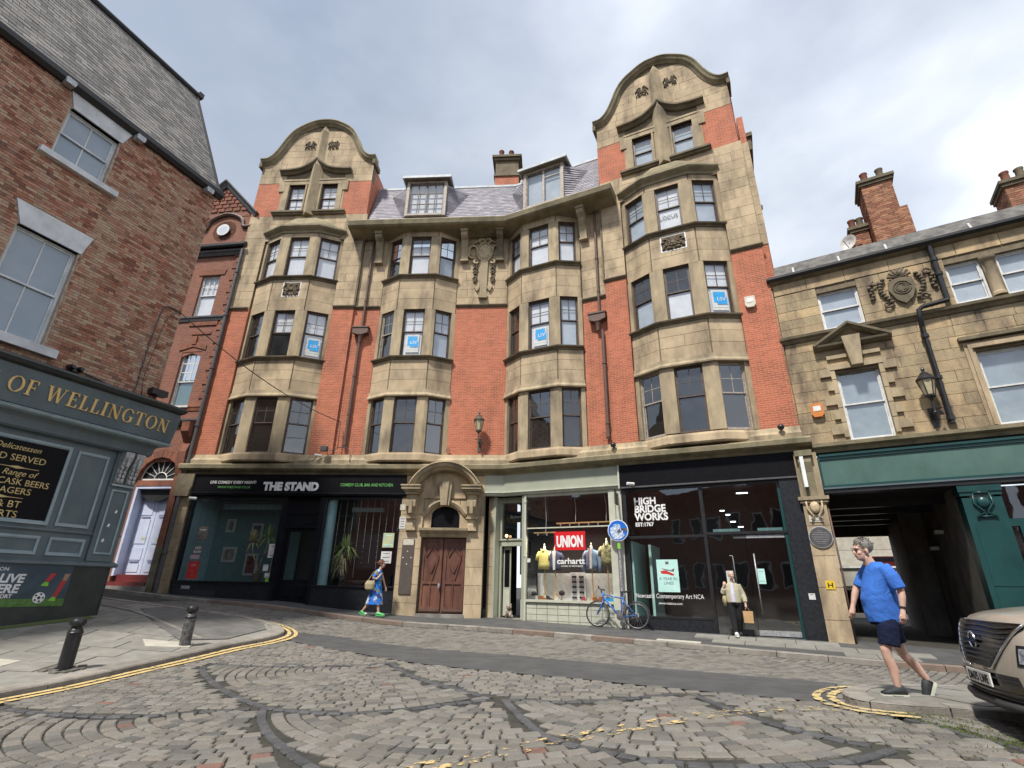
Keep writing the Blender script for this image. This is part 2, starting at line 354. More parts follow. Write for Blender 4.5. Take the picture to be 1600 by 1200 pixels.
UNIT = {}
def unit_box(matname):
    if matname not in UNIT:
        UNIT[matname] = MB().box(0, 1, 0, 1, 0, 1).mesh('block', matname)
    return UNIT[matname]
def emit_blocks(blocks, name, matname, parent, T, limit=300, rest=None):
    """blocks = (frame, x0,x1,y0,y1,z0,z1). The largest `limit` become parts sharing one mesh, the rest one joined part."""
    blocks = sorted(blocks, key=lambda b: -b[7] if len(b) > 7 else -abs((b[2] - b[1]) * (b[6] - b[5])))
    me = unit_box(matname)
    for b in blocks[:limit]:
        o = bpy.data.objects.new(name, me); COL.objects.link(o); o.parent = parent
        o.matrix_basis = Matrix.Translation(-Vector(T)) @ b[0] @ Matrix.Translation((b[1], b[3], b[5])) @ Matrix.Diagonal((b[2] - b[1], b[4] - b[3], b[6] - b[5], 1))
    if blocks[limit:]:
        mb = MB(T=T)
        for b in blocks[limit:]: mb.use(b[0]); mb.box(*b[1:7], rnd=random.random())
        mb.build(rest or name + '_courses', matname, parent, kind='stuff')

def ashlar(out, M, x0, x1, z0, z1, yf, ch=.36, ln=.8, holes=(), gap=.012, d=.10, jit=.006, xlim=None):
    nrow = max(1, round((z1 - z0) / ch)); h = (z1 - z0) / nrow
    for r in range(nrow):
        za = z0 + r * h; zb = za + h
        a, b = (x0, x1) if xlim is None else xlim((za + zb) / 2)
        segs = [(a, b)]
        for (hx0, hx1, hz0, hz1) in holes:
            if min(zb, hz1) - max(za, hz0) > h * .35:
                ns = []
                for s0, s1 in segs:
                    if hx1 <= s0 or hx0 >= s1: ns.append((s0, s1)); continue
                    if hx0 > s0: ns.append((s0, hx0))
                    if hx1 < s1: ns.append((hx1, s1))
                segs = ns
        for s0, s1 in segs:
            x = s0; first = True
            while x < s1 - .02:
                l_ = ln * random.uniform(.7, 1.35)
                if first and r % 2: l_ *= .55
                first = False
                if s1 - (x + l_) < ln * .45: l_ = s1 - x
                j = random.uniform(0, jit)
                if l_ > .05: out.append((M, x + gap / 2, x + l_ - gap / 2, yf - j, yf + d, za + gap / 2, zb - gap / 2))
                x += l_

def text(s, size, M, T, name, matname, parent, depth=.006, align='LEFT', xs=1.0, bold=0.0, space=1.0, shear=0.0, **kw):
    """lettering lying on the plane y=0 of M (local x right, z up), standing proud towards -y"""
    cu = bpy.data.curves.new('letters', 'FONT'); cu.body = s; cu.size = size; cu.extrude = depth / 2; cu.offset = bold; cu.align_x = align
    cu.space_character = space; cu.shear = shear; cu.resolution_u = 3
    ob = bpy.data.objects.new('letters', cu); COL.objects.link(ob)
    dg = bpy.context.evaluated_depsgraph_get(); me = bpy.data.meshes.new_from_object(ob.evaluated_get(dg))
    bpy.data.objects.remove(ob); bpy.data.curves.remove(cu)
    me.transform(Matrix.Translation(-Vector(T)) @ M @ Matrix(((xs, 0, 0, 0), (0, 0, -1, 0), (0, 1, 0, 0), (0, 0, 0, 1))))
    me.materials.clear(); me.materials.append(MATS[matname])
    o = bpy.data.objects.new(name, me); COL.objects.link(o); o.parent = parent
    for k, v in kw.items(): o[k] = v
    return o

def TR(x, y, z): return Matrix.Translation((x, y, z))
def RZ(a): return Matrix.Rotation(math.radians(a), 4, 'Z')

def sash(M, T, x0, x1, z0, z1, y, parent, fm='frame_brown', gm='glass', top='2x2', bot='1x1', blind=None, bz=(0, 1), split=.47, rail=.045, thin=.022, openup=0, name='window'):
    """double-hung sash window: window > pane x2, glazing_bar, blind. y = face of the frame"""
    w_ = .05; mb = MB(M, T); h = z1 - z0; zm = z1 - h * split
    mb.box(x0, x0 + w_, y, y + .12, z0, z1).box(x1 - w_, x1, y, y + .12, z0, z1).box(x0 + w_, x1 - w_, y, y + .12, z1 - .05, z1).box(x0 + w_, x1 - w_, y - .01, y + .12, z0, z0 + .055)
    a, b = x0 + w_, x1 - w_; zb = z0 + .055; zt = z1 - .05
    y1 = y + .025; y2 = y + .065
    for (ya, za, zc) in ((y1, zm, zt), (y2, zb + openup, zm + rail + openup)):
        mb.box(a, a + .035, ya, ya + .032, za, zc).box(b - .035, b, ya, ya + .032, za, zc)
        mb.box(a + .035, b - .035, ya, ya + .032, zc - .04, zc).box(a + .035, b - .035, ya, ya + .032, za, za + rail)
    wdw = mb.build(name, fm, parent)
    bars = MB(M, T)
    def grid(spec, ya, za, zc):
        nx, nz = int(spec[0]), int(spec[2])
        for i in range(1, nx):
            x = a + .035 + (b - a - .07) * i / nx; bars.box(x - thin / 2, x + thin / 2, ya + .004, ya + .028, za, zc)
        for j in range(1, nz):
            z = za + (zc - za) * j / nz; bars.box(a + .035, b - .035, ya + .007, ya + .025, z - thin / 2, z + thin / 2)
    grid(top, y1, zm + rail, zt - .04); grid(bot, y2, zb + rail + openup, zm + openup)
    if bars.f: bars.build('glazing_bar', fm, wdw)
    MB(M, T).add([(a, y1 + .016 + random.uniform(-.005, .005), zm), (b, y1 + .016, zm), (b, y1 + .016 + random.uniform(-.005, .005), zt), (a, y1 + .016, zt)], [(0, 1, 2, 3)]).build('pane', gm, wdw)
    MB(M, T).add([(a, y2 + .016 + random.uniform(-.006, .006), zb + openup), (b, y2 + .016, zb + openup), (b, y2 + .016, zm + rail + openup), (a, y2 + .016, zm + rail + openup)], [(0, 1, 2, 3)]).build('pane', gm, wdw)
    if blind:
        MB(M, T).box(a, b, y2 + .036, y2 + .045, zb + (zt - zb) * bz[0], zb + (zt - zb) * bz[1]).build('blind', blind, wdw)
    return wdw

# ---------------------------------------------------------------- ground height
C = Vector((-.231, 19.649, 0)); AL, AR, AB, AP = -4, -26, -31, 67
ML = frame(C, AL); MR = frame(C, AR)
def lp(M, s, p, z=0): return M @ Vector((s, -p, z))
GP = []
for s_, z_ in [(-12.06, -.48), (-8.2, -.63), (-7.06, -.73), (-3.73, -.97), (-.8, -1.02)]:
    q = lp(ML, s_, 0); GP += [(q.x, q.y, z_ - .02)]; q = lp(ML, s_, -4); GP += [(q.x, q.y, z_ + .04)]
for s_, z_ in [(.89, -1.06), (3.6, -1.12), (7.1, -1.17), (10.3, -1.21)]:
    q = lp(MR, s_, 0); GP += [(q.x, q.y, z_ - .02)]; q = lp(MR, s_, -4); GP += [(q.x, q.y, z_ + .04)]
KERBF = [(-26, 20.3, .25), (-15, 19.6, -.25), (-11.4, 19.0, -.50), (-9.16, 18.9, -.64), (-7.0, 18.6, -.80), (-5.39, 18.35, -.95), (-3.65, 18.2, -1.10), (-1.94, 18.0, -1.17), (-.22, 17.3, -1.19), (1.63, 16.3, -1.22), (3.6, 15.05, -1.25), (5.91, 13.76, -1.31), (7.06, 13.1, -1.33), (8.09, 12.5, -1.36), (12, 10.3, -1.42), (18, 6.9, -1.5)]
GP += [(x, y, z - .1) for x, y, z in KERBF]
GP += [(0, 4, -1.38), (-6, 4, -1.48), (6, 4, -1.22), (4.6, 7.1, -1.2), (-7.1, 9.34, -1.42), (-6.6, 11.75, -1.28), (-9.6, 13.0, -.84), (-10.3, 11.5, -.98), (-11.5, 8.5, -1.2), (0, 10, -1.3), (0, 0, -1.5),
       (-20, 21, -.05), (-18, 24, 0), (-12, 17, -.52), (20, 8, -1.4), (-10, 0, -1.6), (10, 0, -1.4), (0, -12, -2), (-14, -12, -2), (14, -12, -1.8)]
GPA = np.array(GP)
def _phi(r): return np.where(r > 0, r * r * np.log(r + 1e-9), 0)
_n = len(GPA); _K = _phi(np.linalg.norm(GPA[:, None, :2] - GPA[None, :, :2], axis=2)) + np.eye(_n) * .5
_Q = np.c_[np.ones(_n), GPA[:, :2]]
_W = np.linalg.solve(np.block([[_K, _Q], [_Q.T, np.zeros((3, 3))]]), np.r_[GPA[:, 2], 0, 0, 0])
def G(x, y):
    d = math.hypot(x, y - 8)
    if d > 26: k = 26 / d; x, y = x * k, 8 + (y - 8) * k
    return float(_phi(np.hypot(GPA[:, 0] - x, GPA[:, 1] - y)) @ _W[:_n] + _W[_n] + _W[_n + 1] * x + _W[_n + 2] * y)
def inpoly(x, y, P):
    c = False; j = len(P) - 1
    for i in range(len(P)):
        if (P[i][1] > y) != (P[j][1] > y) and x < (P[j][0] - P[i][0]) * (y - P[i][1]) / (P[j][1] - P[i][1]) + P[i][0]: c = not c
        j = i
    return c
def spline(P, k=4):
    out = []
    for i in range(len(P) - 1):
        p0 = Vector(P[max(i - 1, 0)]); p1 = Vector(P[i]); p2 = Vector(P[i + 1]); p3 = Vector(P[min(i + 2, len(P) - 1)])
        for j in range(k):
            t = j / k; out.append(tuple(.5 * ((2 * p1) + (p2 - p0) * t + (2 * p0 - 5 * p1 + 4 * p2 - p3) * t * t + (3 * p1 - p0 - 3 * p2 + p3) * t ** 3)))
    out.append(tuple(P[-1])); return out
def resample(P, step):
    out = [Vector(P[0])]; rem = step
    for a, b in zip(P[:-1], P[1:]):
        a = Vector(a); b = Vector(b); d = (b - a).length; t = rem
        while t < d: out.append(a + (b - a) * t / d); t += step
        rem = t - d
    return out
# ================================================================ ground, road, pavements
def tri_grid():
    xs = sorted(set([round(-26 + i * 1.0, 3) for i in range(53)] + [-900, -300, -120, -60, -35, 35, 60, 120, 300, 900]))
    ys = sorted(set([round(-14 + i * 1.0, 3) for i in range(53)] + [-900, -300, -120, -60, -30, 60, 120, 300, 900]))
    return xs, ys
xs, ys = tri_grid()
T0 = (0, 0, 0)
mat('ground_far', (.12, .115, .105), (.09, .085, .08), rough=.95)
mat('road_joint', (.05, .046, .039), (.028, .026, .023), rough=.95, nscale=5, bump=.5, grime=.25, gcol=(.05, .075, .02))
mat('tarmac', (.088, .088, .088), (.065, .065, .066), rough=.92, nscale=3, bump=.9, bscale=90, grime=.5, gcol=(.13, .128, .122))
mat('patch_grey', (.17, .165, .155), (.125, .12, .112), rough=.92, nscale=3, bump=.6, bscale=80, grime=.4)
mat('sett', (.175, .163, .142), (.125, .119, .108), rough=.82, nscale=16, bump=.6, bscale=45, rv=.26, cola=[(.115, .114, .11), (.185, .17, .14), (.15, .145, .132), (.215, .20, .17), (.125, .12, .115), (.175, .155, .125), (.155, .135, .12), (.165, .16, .145)])
mat('sett_red', (.19, .10, .08), (.15, .09, .07), rough=.82, nscale=16, bump=.6, bscale=45, rv=.15)
mat('sett_dark', (.085, .085, .088), (.06, .061, .064), rough=.75, nscale=12, bump=.5, bscale=45, rv=.25)
mat('flagstone', (.25, .24, .215), (.19, .185, .165), rough=.88, nscale=4, bump=.35, bscale=35, rv=.14, grime=.35, gcol=(.10, .10, .075))
mat('kerb_stone_grey', (.30, .275, .24), (.22, .20, .175), rough=.9, nscale=5, bump=.4, rv=.15, grime=.5)
mat('kerb_brown', (.26, .19, .15), (.2, .15, .12), rough=.9, nscale=5, bump=.4, rv=.15, grime=.3)
mat('pale_slab', (.48, .46, .39), (.38, .36, .30), rough=.9, nscale=4, bump=.3, rv=.1)
mat('moss', (.07, .12, .02), (.12, .13, .05), rough=1, nscale=20)
# double yellow paint: worn through to the stone underneath
def yellowmat(name, wear, c=(.58, .40, .12), under=(.17, .155, .13)):
    m = mat(name, c, (.60, .45, .20), rough=.8, nscale=5, bump=.4, bscale=60)
    t = m.node_tree; nn = t.nodes; ll = t.links; b = nn['Principled BSDF']; old = b.inputs['Base Color'].links[0].from_socket
    geo = nn.new('ShaderNodeNewGeometry'); no = nn.new('ShaderNodeTexNoise'); no.inputs['Scale'].default_value = 9; no.inputs['Detail'].default_value = 7; no.inputs['Roughness'].default_value = .7
    ll.new(geo.outputs['Position'], no.inputs[0]); r = nn.new('ShaderNodeMapRange'); r.inputs[1].default_value = wear; r.inputs[2].default_value = wear + .05; ll.new(no.outputs[0], r.inputs[0])
    tr = nn.new('ShaderNodeBsdfTransparent'); mx = nn.new('ShaderNodeMixShader'); ll.new(r.outputs[0], mx.inputs[0]); ll.new(b.outputs[0], mx.inputs[1]); ll.new(tr.outputs[0], mx.inputs[2]); ll.new(mx.outputs[0], nn['Material Output'].inputs[0])
yellowmat('yellow_line', .56, c=(.56, .41, .17))
yellowmat('yellow_faded', .50, c=(.50, .40, .20))
yellowmat('yellow_worn', .415, c=(.50, .36, .17))

mb = MB()
vs = [(x, y, G(x, y) - .016) for y in ys for x in xs]
nx = len(xs); fs = [(j * nx + i, j * nx + i + 1, (j + 1) * nx + i + 1, (j + 1) * nx + i) for j in range(len(ys) - 1) for i in range(nx - 1)]
# finer sheet where the street is seen
mb.add(vs, fs)
road = structure(mb.build('road', 'road_joint', smooth=True)); road['label'] = 'street bed of dark joints under the stone setts'

NK = spline([(-6.9, 4.6), (-6.72, 6.6), (-6.60, 7.75), (-6.48, 8.4), (-6.34, 9.55), (-6.1, 10.8), (-5.88, 12.1), (-5.62, 13.2), (-5.62, 14.2), (-6.05, 15.1), (-6.9, 15.75), (-7.92, 15.98), (-9.2, 15.9), (-11.5, 16.1), (-15, 17.0)], 4)
PUBC = Vector((-9.603, 13.017, 0)); MP = frame(PUBC, AP)
def draped(mb_, P, k0, k1, dz, step=.35, xoff=None):
    """strip between offsets k0..k1 (to the left normal) along path P, draped on G + dz"""
    Q = resample(P, step); vs = []; n = len(Q)
    for i, q in enumerate(Q):
        d = (Q[min(i + 1, n - 1)] - Q[max(i - 1, 0)]).normalized(); nn = Vector((-d.y, d.x))
        for k in (k0, k1): p = q + nn * k; vs.append((p.x, p.y, G(p.x, p.y) + dz))
    mb_.add(vs, [(2 * i, 2 * i + 1, 2 * i + 3, 2 * i + 2) for i in range(n - 1)])
# --- pavement in front of the pub: base sheet inside the kerb, flagstones, kerb stones
kerbpoly = [tuple(p) for p in NK] + [(-17, 17.2), (-19, 5), (-12, 4.6)]
mb = MB(); n = 46
for i in range(n):
    for j in range(n):
        x = -17 + 12 * i / n; y = 4.6 + 12.6 * j / n; dx = 12 / n; dy = 12.6 / n
        if all(inpoly(a, b, kerbpoly) for a, b in ((x, y), (x + dx, y), (x, y + dy), (x + dx, y + dy))):
            mb.add([(a, b, G(a, b) + .072) for a, b in ((x, y), (x + dx, y), (x + dx, y + dy), (x, y + dy))], [(0, 1, 2, 3)])
pavL = structure(mb.build('pavement', 'flagstone', smooth=True)); pavL['label'] = 'pavement in front of the corner pub'
def slab(mb_, quad, z0, z1, g=.009, rnd=None):
    c = Vector((sum(q[0] for q in quad) / 4, sum(q[1] for q in quad) / 4)); q2 = []
    for q in quad:
        v = Vector(q) - c; v = v * (1 - g / max(v.length, .01) * 1.4); q2.append(c + v)
    vs = [(q.x, q.y, G(q.x, q.y) + z0) for q in q2] + [(q.x, q.y, G(q.x, q.y) + z1) for q in q2]
    mb_.add(vs, [(4, 5, 6, 7), (0, 1, 5, 4), (1, 2, 6, 5), (2, 3, 7, 6), (3, 0, 4, 7)], rnd)
def pavers(parent, M, s0, s1, p0, p1, poly, row, ln, name='paving_slab', m='flagstone', zt=.084, skip=()):
    p = p0; k = 0
    while p < p1 - .05:
        s = s0 - (ln * .5 if k % 2 else 0)
        while s < s1:
            l_ = ln * random.uniform(.75, 1.2)
            q = [M @ Vector((a, b, 0)) for a, b in ((s, -p - row), (s + l_, -p - row), (s + l_, -p), (s, -p))]
            q = [(v.x, v.y) for v in q]
            if all(inpoly(*v, poly) for v in q) and not any(inpoly(sum(v[0] for v in q) / 4, sum(v[1] for v in q) / 4, sk) for sk in skip):
                b = MB(); slab(b, q, .02, zt + random.uniform(-.003, .003)); b.build(name, m, parent)
            s += l_
        p += row; k += 1
def kerbs(parent, P, wd, z0, z1, ln, m, side=1, name='kerb_stone', swap=None):
    Q = resample(P, .15); i = 0; n = len(Q); cnt = 0
    while i < n - 2:
        j = min(n - 1, i + int(ln / .15 * random.uniform(.7, 1.3))); mbk = MB(); vs = []
        for k in range(i, j + 1):
            d = (Q[min(k + 1, n - 1)] - Q[max(k - 1, 0)]).normalized(); nn = Vector((-d.y, d.x)) * side
            e = .008 if k == i else (-.008 if k == j else 0); q = Q[k] + d * e
            a = q; b = q + nn * wd; f_ = q + nn * .02
            vs += [(a.x, a.y, G(a.x, a.y) + z0), (a.x, a.y, G(a.x, a.y) + z1 - .02), (f_.x, f_.y, G(f_.x, f_.y) + z1), (b.x, b.y, G(b.x, b.y) + z1), (b.x, b.y, G(b.x, b.y) + z0)]
        m_ = j - i + 1
        fs = [(5 * t + u, 5 * t + 5 + u, 5 * t + 6 + u, 5 * t + 1 + u) for t in range(m_ - 1) for u in range(4)] + [(0, 1, 2, 3, 4), tuple(5 * (m_ - 1) + u for u in (4, 3, 2, 1, 0))]
        mbk.add(vs, fs); mm = m if swap is None else swap(cnt, m); mbk.build(name, mm, parent); i = j; cnt += 1
kerbs(pavL, NK, .30, -.06, .09, 1.15, 'kerb_stone_grey')
inner = [tuple(Vector(p)) for p in NK]
Q = resample(NK, .3); innerp = []
for i, q in enumerate(Q):
    d = (Q[min(i + 1, len(Q) - 1)] - Q[max(i - 1, 0)]).normalized(); innerp.append(tuple(q + Vector((-d.y, d.x)) * .33))
innerp += [(-17, 17.2), (-19, 5), (-12, 4.6)]
patch = [(-8.2, 13.1), (-6.9, 12.0), (-6.2, 12.6), (-6.1, 14.3), (-6.6, 15.2), (-8.3, 15.6), (-9.5, 15.5), (-9.6, 14.6)]
pavers(pavL, RZ(8), -17, 2, -18, -3, innerp, .62, .88, skip=[patch])
mb = MB()
b2 = MB()
def sheet(poly, dz, step=.25, mb_=None):
    x0 = min(p[0] for p in poly); x1 = max(p[0] for p in poly); y0 = min(p[1] for p in poly); y1 = max(p[1] for p in poly)
    bm = bmesh.new(); vv = [bm.verts.new((p[0], p[1], 0)) for p in poly]; bm.faces.new(vv)
    for ax, a, b in ((0, x0, x1), (1, y0, y1)):
        k = a + step
        while k < b:
            co = (k, 0, 0) if ax == 0 else (0, k, 0); no = (1, 0, 0) if ax == 0 else (0, 1, 0)
            bmesh.ops.bisect_plane(bm, geom=bm.verts[:] + bm.edges[:] + bm.faces[:], plane_co=co, plane_no=no); k += step
    bm.verts.index_update()
    vs = [(v.co.x, v.co.y, G(v.co.x, v.co.y) + dz) for v in bm.verts]; fs = [tuple(v.index for v in f.verts) for f in bm.faces]; bm.free()
    (mb_ or MB()).add(vs, fs); return mb_
pt = MB(); sheet(patch, .088, .4, pt); pt.build('tarmac_patch', 'patch_grey', pavL, smooth=True)
b = MB(); draped(b, [(-11.6, 14.9), (-9.2, 13.9), (-7.6, 12.9), (-6.5, 12.15)], 0, .13, .093); b.build('repair_strip', 'concrete', pavL)
b = MB(); slab(b, [(-9.3, 8.55), (-7.9, 8.75), (-8.0, 9.55), (-9.5, 9.45)], .02, .092); b.build('pale_slab', 'pale_slab', pavL)
b = MB(); slab(b, [(-7.1, 11.2), (-6.35, 11.45), (-6.5, 11.85), (-7.5, 11.7)], .02, .094); b.build('pale_slab', 'pale_slab', pavL)
b = MB(); draped(b, [tuple((MP @ Vector((s, -.1, 0))).xy) for s in (-4, -2, .1)], -.25, 0, .091); b.build('moss_line', 'moss', pavL, kind='stuff')

# --- far pavement along the shops
FK = [(x, y) for x, y, z in KERBF]
FKs = spline(FK, 3)
mb = MB(); Qk = resample(FKs, .5); vs = []
def facade_pt(q):
    # nearest point on the building line behind the kerb, a little inside it
    best = None
    for M_, s0, s1 in ((ML, -26, .2), (MR, -.2, 22)):
        l_ = M_.inverted() @ Vector((q.x, q.y, 0)); s = min(max(l_.x, s0), s1); f_ = M_ @ Vector((s, .5, 0)); d = (f_.xy - q).length
        if best is None or d < best[0]: best = (d, f_.xy)
    return best[1]
for q in Qk:
    f_ = facade_pt(q)
    for t in np.linspace(0, 1, 6):
        p = q.lerp(f_, float(t)); vs.append((p.x, p.y, (G(p.x, p.y) + .09 * (1 - t) + (.02 * t)) - .004))
mb.add(vs, [(6 * i + j, 6 * i + 6 + j, 6 * i + 7 + j, 6 * i + 1 + j) for i in range(len(Qk) - 1) for j in range(5)])
pavF = structure(mb.build('pavement', 'tarmac', smooth=True)); pavF['label'] = 'far pavement along the row of shopfronts'
def kswap(c, m): return random.choice(['kerb_stone_grey', 'kerb_brown', 'kerb_brown', 'kerb_stone_grey'])
kerbs(pavF, [p for p in FKs if -16 < p[0] < 13], .22, -.06, .095, 1.3, 'kerb_stone_grey', swap=kswap)
# flagstones on the right half of the far pavement
RP = [(4.6, 14.75), (5.91, 14.05), (7.2, 13.35), (8.5, 12.6), (9.6, 12.0), (10.5, 13.0), (8.9, 14.7), (6.4, 16.0), (4.9, 16.6)]
pavers(pavF, MR, 3.5, 13, -.0, 2.4, RP, .6, .85, zt=.083)
b = MB(); slab(b, [tuple((MR @ Vector((s, -p, 0))).xy) for s, p in ((5.75, 2.0), (6.9, 2.0), (6.9, 2.25), (5.75, 2.25))], .05, .10); b.build('pale_slab', 'pale_slab', pavF)
b = MB(); draped(b, [tuple((MR @ Vector((s, -.08, 0))).xy) for s in (3.5, 4.5)], 0, .2, .06)

# --- tarmac band running across the setts
tarT = [(-5.75, 14.95), (-4.4, 15.0), (-3.2, 14.4), (-1.5, 13.5), (.11, 12.5), (1.5, 11.3), (2.75, 10.4), (4.0, 9.6), (5.1, 8.95)]
tarB = [(3.9, 6.95), (3.64, 7.0), (2.9, 7.45), (2.05, 8.05), (1.1, 8.75), (.34, 9.2), (-.5, 9.8), (-1.36, 10.55), (-2.3, 11.5), (-3.22, 12.4), (-4.3, 13.1), (-5.35, 13.7)]
TARP = tarT + [(4.6, 8.2), (4.1, 7.5)] + tarB
b = MB(); sheet(TARP, .006, .4, b); tar = structure(b.build('tarmac_band', 'tarmac', smooth=True)); tar['label'] = 'smooth tarmac band laid across the setts'
# --- small paved island the man steps on
ISL = spline([(5.6, 5.2), (5.2, 6.1), (4.15, 6.45), (4.0, 6.9), (4.4, 7.55), (5.3, 8.25), (7.0, 8.9), (9.5, 9.3)], 4)
islp = [tuple(p) for p in ISL] + [(12, 9), (12, 5)]
b = MB(); sheet(islp, .075, .5, b); isl = structure(b.build('pavement_island', 'flagstone', smooth=True)); isl['label'] = 'low paved corner beside the parked car'
kerbs(isl, ISL, .25, -.05, .086, .9, 'kerb_stone_grey', side=-1)
pavers(isl, RZ(12), 2, 12, -10, -4, [tuple(p) for p in islp], .6, .9)
b = MB(); draped(b, [(4.9, 7.1), (5.5, 7.9), (6.4, 8.2)], 0, .5, .092)
# --- yellow lines
def ylines(P, offs, dz, name, m, lab):
    b = MB()
    for o in offs: draped(b, P, o, o + .095, dz, .2)
    o_ = structure(b.build(name, m)); o_['label'] = lab
YP = [p for p in NK if p[1] > 5 and not (p[0] < -9.4)]
ylines(YP, (-.17, -.33), .020, 'double_yellow_line', 'yellow_line', 'double yellow line round the pub pavement kerb')
IY = [p for p in ISL if p[0] < 7.5 and p[1] > 6.35]
ylines(IY, (.08, .24), .022, 'double_yellow_line', 'yellow_faded', 'double yellow line round the paved island')
ylines([(-.9, 4.75), (-.36, 5.04), (.46, 5.47), (1.32, 5.88), (2.23, 6.29), (3.2, 6.5), (4.0, 6.45)], (-.05, .10), .016, 'double_yellow_line', 'yellow_worn', 'worn yellow line crossing the setts')

# --- setts
zones = dict(
    fan1=([(-5.43, 10.38), (-5.14, 9.85), (-4.4, 8.85), (-3.68, 7.98), (-2.94, 7.22), (-2.25, 6.9), (-1.68, 6.85), (-1.02, 7.02), (-.15, 7.36), (-.89, 8.34), (-1.61, 9.47), (-2.23, 11.07), (-2.73, 10.73), (-3.96, 10.48)], ('arc', (-2.4, 10.4))),
    fan2=([(-2.94, 7.22), (-2.7, 6.61), (-2.25, 5.87), (-1.58, 5.05), (-.9, 4.4), (1.1, 4.4), (1.23, 4.99), (.89, 5.25), (.3, 5.96), (-.1, 7.3), (-1.02, 7.02), (-1.68, 6.85), (-2.25, 6.9)], ('arc', (-.1, 7.9))),
    fan3=([(-.03, 7.35), (.3, 5.96), (.6, 5.47), (.89, 5.25), (1.23, 4.99), (1.58, 4.87), (2.12, 4.8), (2.73, 4.86), (3.33, 5.15), (2.9, 5.5), (2.64, 6.05), (2.49, 6.65), (2.24, 7.5), (1.55, 7.28), (.8, 7.12), (.07, 7.3)], ('arc', (1.9, 7.6))),
    fan0=([(-6.6, 7.4), (-5.32, 6.98), (-4.65, 6.86), (-4.21, 6.88), (-3.63, 7.06), (-2.98, 7.2), (-2.7, 6.6), (-2.25, 5.87), (-1.58, 5.05), (-.9, 4.0), (-6.6, 4.0)], ('arc', (-3.0, 7.3))),
    fan4=([(2.37, 7.48), (2.49, 6.65), (2.64, 6.05), (2.97, 5.41), (3.4, 5.1), (4.6, 4.3), (6, 4.3), (5.2, 6.2), (4.0, 6.4), (3.7, 6.9)], ('line', -12)),
)
lines = [[(-5.43, 10.38), (-5.14, 9.85), (-4.4, 8.85), (-3.68, 7.98), (-2.94, 7.22)], [(-2.94, 7.22), (-2.25, 6.9), (-1.68, 6.85), (-1.02, 7.02), (-.1, 7.4)], [(-5.36, 10.55), (-3.96, 10.45), (-2.73, 10.7), (-2.23, 11.0)], [(-2.23, 11.07), (-1.61, 9.47), (-.89, 8.34), (-.1, 7.36)],
         [(-2.94, 7.22), (-2.7, 6.61), (-2.25, 5.87), (-1.58, 5.05), (-.9, 4.4)], [(-.03, 7.35), (.3, 5.96), (.6, 5.47), (1.23, 4.99), (1.58, 4.87), (2.12, 4.8), (2.73, 4.86), (3.33, 5.15)], [(.0, 7.35), (.8, 7.12), (1.55, 7.28), (2.3, 7.55)], [(2.37, 7.5), (2.49, 6.65), (2.64, 6.05), (2.97, 5.41), (3.33, 5.15)],
         [(-6.2, 7.3), (-5.32, 6.98), (-4.65, 6.86), (-4.21, 6.88), (-3.63, 7.06), (-2.98, 7.2)], [(4.1, 6.35), (4.35, 5.3), (4.6, 4.4)]]
lines = [spline(l_, 4) for l_ in lines]
lpts = np.array([tuple(p) for l_ in lines for p in resample(l_, .08)])
zlist = [(z, np.array(p), r) for z, (p, r) in zones.items()]
class Setts:
    def __init__(s): s.big = []; s.items = []
    def put(s, x, y, ang, l_, w_, m='sett', h=None): s.items.append((math.hypot(x, y), x, y, ang, l_, w_, m, random.uniform(-.003, .003) if h is None else h))
ST = Setts()
def inv_band(x, y):
    if inpoly(x, y, TARP): return True
    if inpoly(x, y, kerbpoly) or inpoly(x, y, islp): return True
    return False
def near_line(x, y, d=.12): return float(np.min((lpts[:, 0] - x) ** 2 + (lpts[:, 1] - y) ** 2)) < d * d
def try_put(x, y, ang, l_, w_, zone):
    if zone is not None:
        if not inpoly(x, y, zones[zone][0]): return
    else:
        for z in zones:
            if inpoly(x, y, zones[z][0]): return
    if y < 4.45 or x < -7 or x > 8 or inv_band(x, y): return
    if abs(x) > y * 1.12 + .4: return
    if near_line(x, y): return
    ST.put(x, y, ang, l_, w_, 'sett_red' if random.random() < .004 else 'sett')
for z, (P, rule) in zones.items():
    if rule[0] == 'arc':
        c = rule[1]; r = .2
        while r < 4.6:
            w_ = random.uniform(.135, .158); a = random.uniform(0, .2)
            while a < 2 * PI:
                l_ = random.uniform(.15, .24); x = c[0] + r * math.cos(a + l_ / 2 / r); y = c[1] + r * math.sin(a + l_ / 2 / r)
                try_put(x, y, a + l_ / 2 / r + PI / 2, l_, w_, z); a += l_ / r
            r += w_
def rows(ang, x0, x1, y0, y1, zone, wr=(.138, .16), lr=(.16, .26), test=None):
    a = math.radians(ang); d = (math.cos(a), math.sin(a)); nv = (-d[1], d[0]); t = y0
    while t < y1:
        w_ = random.uniform(*wr); s = x0 + random.uniform(0, .2)
        while s < x1:
            l_ = random.uniform(*lr); cx = d[0] * (s + l_ / 2) + nv[0] * t; cy = d[1] * (s + l_ / 2) + nv[1] * t
            if test is None or test(cx, cy): try_put(cx, cy, a, l_, w_, zone)
            s += l_
        t += w_
rows(-12, -2, 8, 3, 9, 'fan4')
FARB = lambda x, y: not FARZ(x, y)
farline = [(-9, 16.7), (-5.75, 15.0), (-1.5, 13.5), (2.75, 10.4), (5.1, 8.95), (8, 8.5)]
def FARZ(x, y):
    for (a, b), (c_, d_) in zip(farline[:-1], farline[1:]):
        if a <= x < c_: return y > b + (d_ - b) * (x - a) / (c_ - a)
    return True
rows(-6, -8, 8, 3, 14, None, test=FARB)
